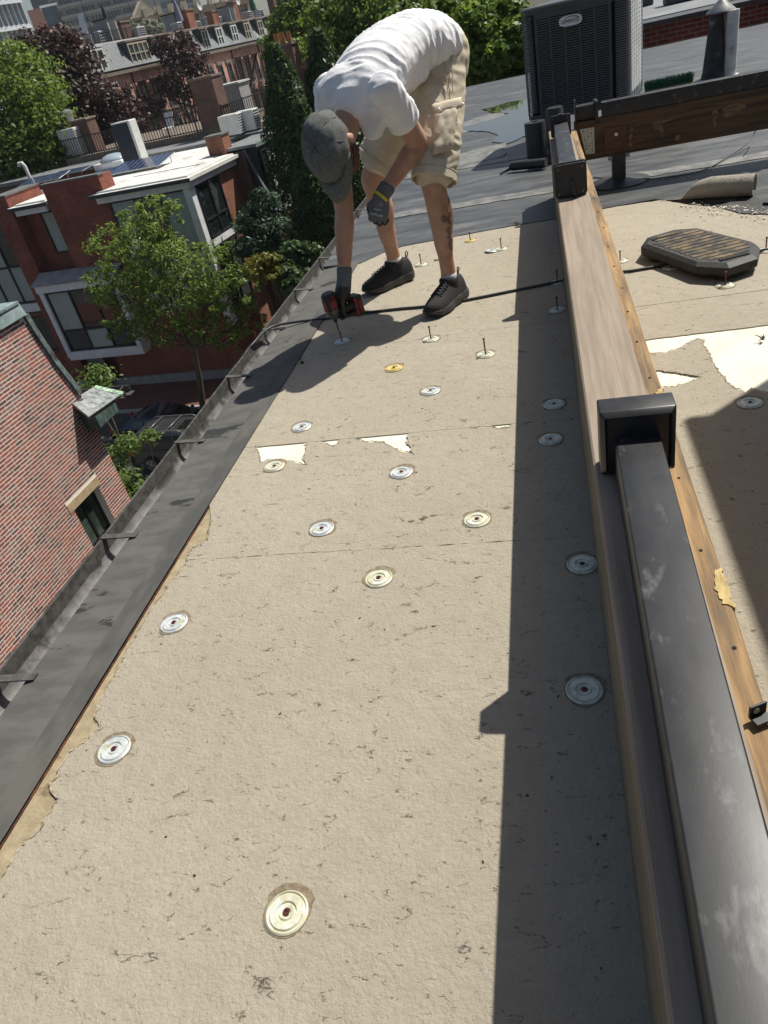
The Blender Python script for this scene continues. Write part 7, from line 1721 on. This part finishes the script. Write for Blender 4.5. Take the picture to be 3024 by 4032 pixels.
# hedge on the row roof
s_c = RP(14.5, -3.5, 5.3); p, nn = clumpy([(s_c, 2.2, .6, .8), (s_c + uR * 2, 1.5, .6, .8)], 2500, .4); link('leaves', leaf_mesh('leaves', p, nn, .25, LM['ivy']), [o for o in scene.objects if o.name.startswith('ivy_screen')][0])
p, nn = clumpy([(HP(-8.7, -.5, -11.2), .7, .35, .7)], 1200, .4); o = link('ivy_bush', leaf_mesh('leaves', p, nn, .14, LM['dark'])); tag(o, 'dark bush growing under the grilled window of the modern house', 'shrub')
s_c = RP(33, .0, 1.0)

# ================================================================ cars
def car(lab, rear, L_, Wd, H_, suv, paint, grp='cars in the street below', name='parked_car'):
    t = thing(name, lab, 'car', tuple(rear + uH * L_ / 2), group=grp)
    def C(a, w, z): return rear + uH * a + vH * w + Vector((0, 0, z))
    if suv: prof = [(0.02, .45), (0, .75), (.04, 1.02), (.22, 1.05), (.95, 1.06), (2.2, 1.04), (3.35, 1.02), (3.6, 1.0), (4.55, .92), (4.8, .78), (4.86, .5), (4.8, .28), (.1, .28)]; cab = [(.10, 1.03), (.42, H_ - .06), (.9, H_), (2.2, H_ + .01), (2.85, H_ - .05), (3.62, 1.02)]
    else: prof = [(0.02, .5), (0, .78), (.1, .95), (.75, 1.0), (1.3, .98), (2.4, .95), (3.4, .93), (4.3, .78), (4.55, .62), (4.6, .4), (4.5, .25), (.1, .25)]; cab = [(.55, .98), (1.25, H_ - .06), (1.8, H_), (2.4, H_ - .02), (2.8, H_ - .1), (3.5, .94)]
    n = len(prof); hw_ = Wd / 2; rs = []
    for w, k in ((-hw_ + .12, .93), (-hw_ + .02, .985), (-hw_, 1), (hw_, 1), (hw_ - .02, .985), (hw_ - .12, .93)):
        rs.append([C(L_ / 2 + (a / prof[-2 if suv else -2][0] * L_ * .995 - L_ / 2) * k if False else a * L_ / (4.86 if suv else 4.6), w, .62 + (z - .62) * k) for a, z in prof])
    body = MB().rings(rs).build('body', paint, t, smooth=35)
    sc_ = L_ / (4.86 if suv else 4.6)
    rs = []
    for w in (-1, -.96, .96, 1): rs.append([C(a * sc_, w * (hw_ - .06 - .17 * (z - 1.0) / (H_ - 1.0)), z - .0) for a, z in cab] if abs(w) < 1 else [C(a * sc_, w * (hw_ - .07 - .17 * (z - 1.0) / (H_ - 1.0)), 1.0 + (z - 1.0) * .95) for a, z in cab])
    MB().rings(rs).build('cabin', paint, t, smooth=35)
    M_cg = mat('car_glass', (.008, .009, .010), rough=.04, spec=.9)
    def sidewin(a0, a1, sgn):
        def zt2(a): return np.interp(a, [p[0] for p in cab], [p[1] for p in cab])
        pts = []
        for a in np.linspace(a0, a1, 5): pts.append((a, 1.06))
        up = [(a, min(zt2(a) - .07, H_ - .1)) for a in np.linspace(a1, a0, 5)]
        P3 = [C(a * sc_, sgn * (hw_ - .045 - .17 * (z - 1.0) / (H_ - 1.0)), z) for a, z in pts + up if z > 1.0]
        MB().slab(P3 if sgn < 0 else P3[::-1], .015).build('side_window', M_cg, t)
    cuts = [(.45, 1.25), (1.32, 2.2), (2.28, 3.05)] if suv else [(1.2, 1.75), (1.8, 2.35), (2.42, 3.0)]
    for sgn in (-1, 1):
        for a0, a1 in cuts: sidewin(a0, a1, sgn)
    (a5, z5), (a4, z4) = cab[-1], cab[-2]
    MB().slab([C(a5 * sc_ - .02, -hw_ + .14, z5 + .05), C(a5 * sc_ - .02, hw_ - .14, z5 + .05), C(a4 * sc_ + .03, hw_ - .28, z4), C(a4 * sc_ + .03, -hw_ + .28, z4)], .02).build('windscreen', M_cg, t)
    (a0, z0), (a1, z1) = cab[0], cab[1]
    MB().slab([C(a0 * sc_ + .0, hw_ - .14, z0 + .08), C(a0 * sc_ + .0, -hw_ + .14, z0 + .08), C(a1 * sc_ - .03, -hw_ + .26, z1), C(a1 * sc_ - .03, hw_ - .26, z1)], .02).build('rear_window', M_cg, t)
    M_ty = mat('tyre', (.012, .012, .012), rough=.8); M_rim = mat('alloy', (.5, .5, .51), rough=.3, metal=.8)
    for a in (.93 * sc_, 3.78 * sc_):
        for sgn in (-1, 1):
            c = C(a, sgn * (hw_ - .11), .36); Mw = Matrix((uH, Vector((0, 0, 1)), vH * sgn)).transposed(); w_o = thing('wheel', None, None, tuple(c)); w_o.parent = t; w_o.matrix_parent_inverse = PW(t).inverted()
            MB().lathe([(.2, -.11), (.33, -.11), (.36, -.08), (.36, .08), (.33, .12), (.24, .125), (.2, .1)], c, 24, Mw).build('tyre', M_ty, w_o, smooth=50)
            rim = MB(); rim.lathe([(.24, .10), (.25, .125), (.225, .125), (.215, .08)], c, 24, Mw); rim.lathe([(.0, .12), (.05, .12), (.06, .08), (.0, .07)], c, 12, Mw)
            for k in range(5):
                an = 2 * math.pi * k / 5; d = Mw @ Vector((math.cos(an), math.sin(an), 0)); rim.bar(c + Mw @ Vector((0, 0, .1)) + d * .04, c + Mw @ Vector((0, 0, .1)) + d * .235, .05, .04, up=Mw @ Vector((0, 0, 1)))
            rim.build('rim', M_rim, w_o)
    for sgn in (-1, 1):
        MB().box(C(.06, sgn * (hw_ - .13), .92), (.13, .2, .2), MH, .03).build('tail_light', mat('red_lens', (.45, .02, .015), rough=.15), t)
        MB().box(C(L_ - .25, sgn * (hw_ - .2), .74), (.2, .3, .13), MH, .04).build('headlight', mat('clear_lens', (.5, .5, .5), rough=.1), t)
        MB().box(C(cab[-1][0] * sc_ - .35, sgn * (hw_ + .06), 1.05), (.14, .16, .13), MH, .04).build('mirror', paint, t)
        if suv: MB().tube([C(.6, sgn * (hw_ - .3), H_ + .0), C(.75, sgn * (hw_ - .3), H_ + .06), C(2.5, sgn * (hw_ - .3), H_ + .07), C(2.7, sgn * (hw_ - .3), H_ - .01)], .025, 6).build('roof_rail', mat('dull_rail', (.16, .16, .165), rough=.4, metal=.5), t, smooth=True)
    if suv:
        for a in (1.1, 2.0): MB().tube([C(a, -hw_ + .3, H_ + .075), C(a, hw_ - .3, H_ + .075)], .022, 6).build('cross_bar', MATS['dull_rail'], t, smooth=True)
        MB().slab([C(1.75 + .6, -.38, H_ + .012), C(2.75, -.38, H_ - .03), C(2.75, .38, H_ - .03), C(1.75 + .6, .38, H_ + .012)], .01).build('sunroof', M_cg, t)
    MB().box(C(.01, 0, .62), (.03, .5, .13), MH).build('number_plate', M_hpw, t)
    return t
M_cpg = mat('grey_car_paint', (.075, .075, .08), (.085, .085, .09), rough=.25, metal=.6, scale=2, coat=.6); M_cpb = mat('navy_car_paint', (.008, .010, .022), rough=.2, metal=.3, coat=.8)
wr_ = P(612, 1862, 2, G); rear = wr_ - uH * .93 + vH * (.95); rear.z = G
car('dark grey estate car with roof bars and five spoke wheels, lower in the street', rear, 4.86, 1.92, 1.68, True, M_cpg)
tl = P(437, 1700, 2, G + .92); rear = Vector((tl.x, tl.y, G)) + vH * .8
car('navy black sedan parked by the street tree at the far kerb', rear, 4.75, 1.84, 1.45, False, M_cpb)

# ================================================================ hazy city air
hz = MB().box((-100, 250, 40), (1140, 680, 109)).build('haze', None)
hm = bpy.data.materials.new('city_haze'); hm.use_nodes = True; hn = hm.node_tree.nodes; hn.clear()
ho = hn.new('ShaderNodeOutputMaterial'); hv = hn.new('ShaderNodeVolumePrincipled'); hv.inputs['Color'].default_value = (.86, .91, 1.0, 1); hv.inputs['Density'].default_value = .0002; hv.inputs['Anisotropy'].default_value = .3
hm.node_tree.links.new(hv.outputs[0], ho.inputs['Volume']); hz.data.materials.append(hm)
tag(hz, 'thin pale summer haze over the city', 'haze', kind='stuff')
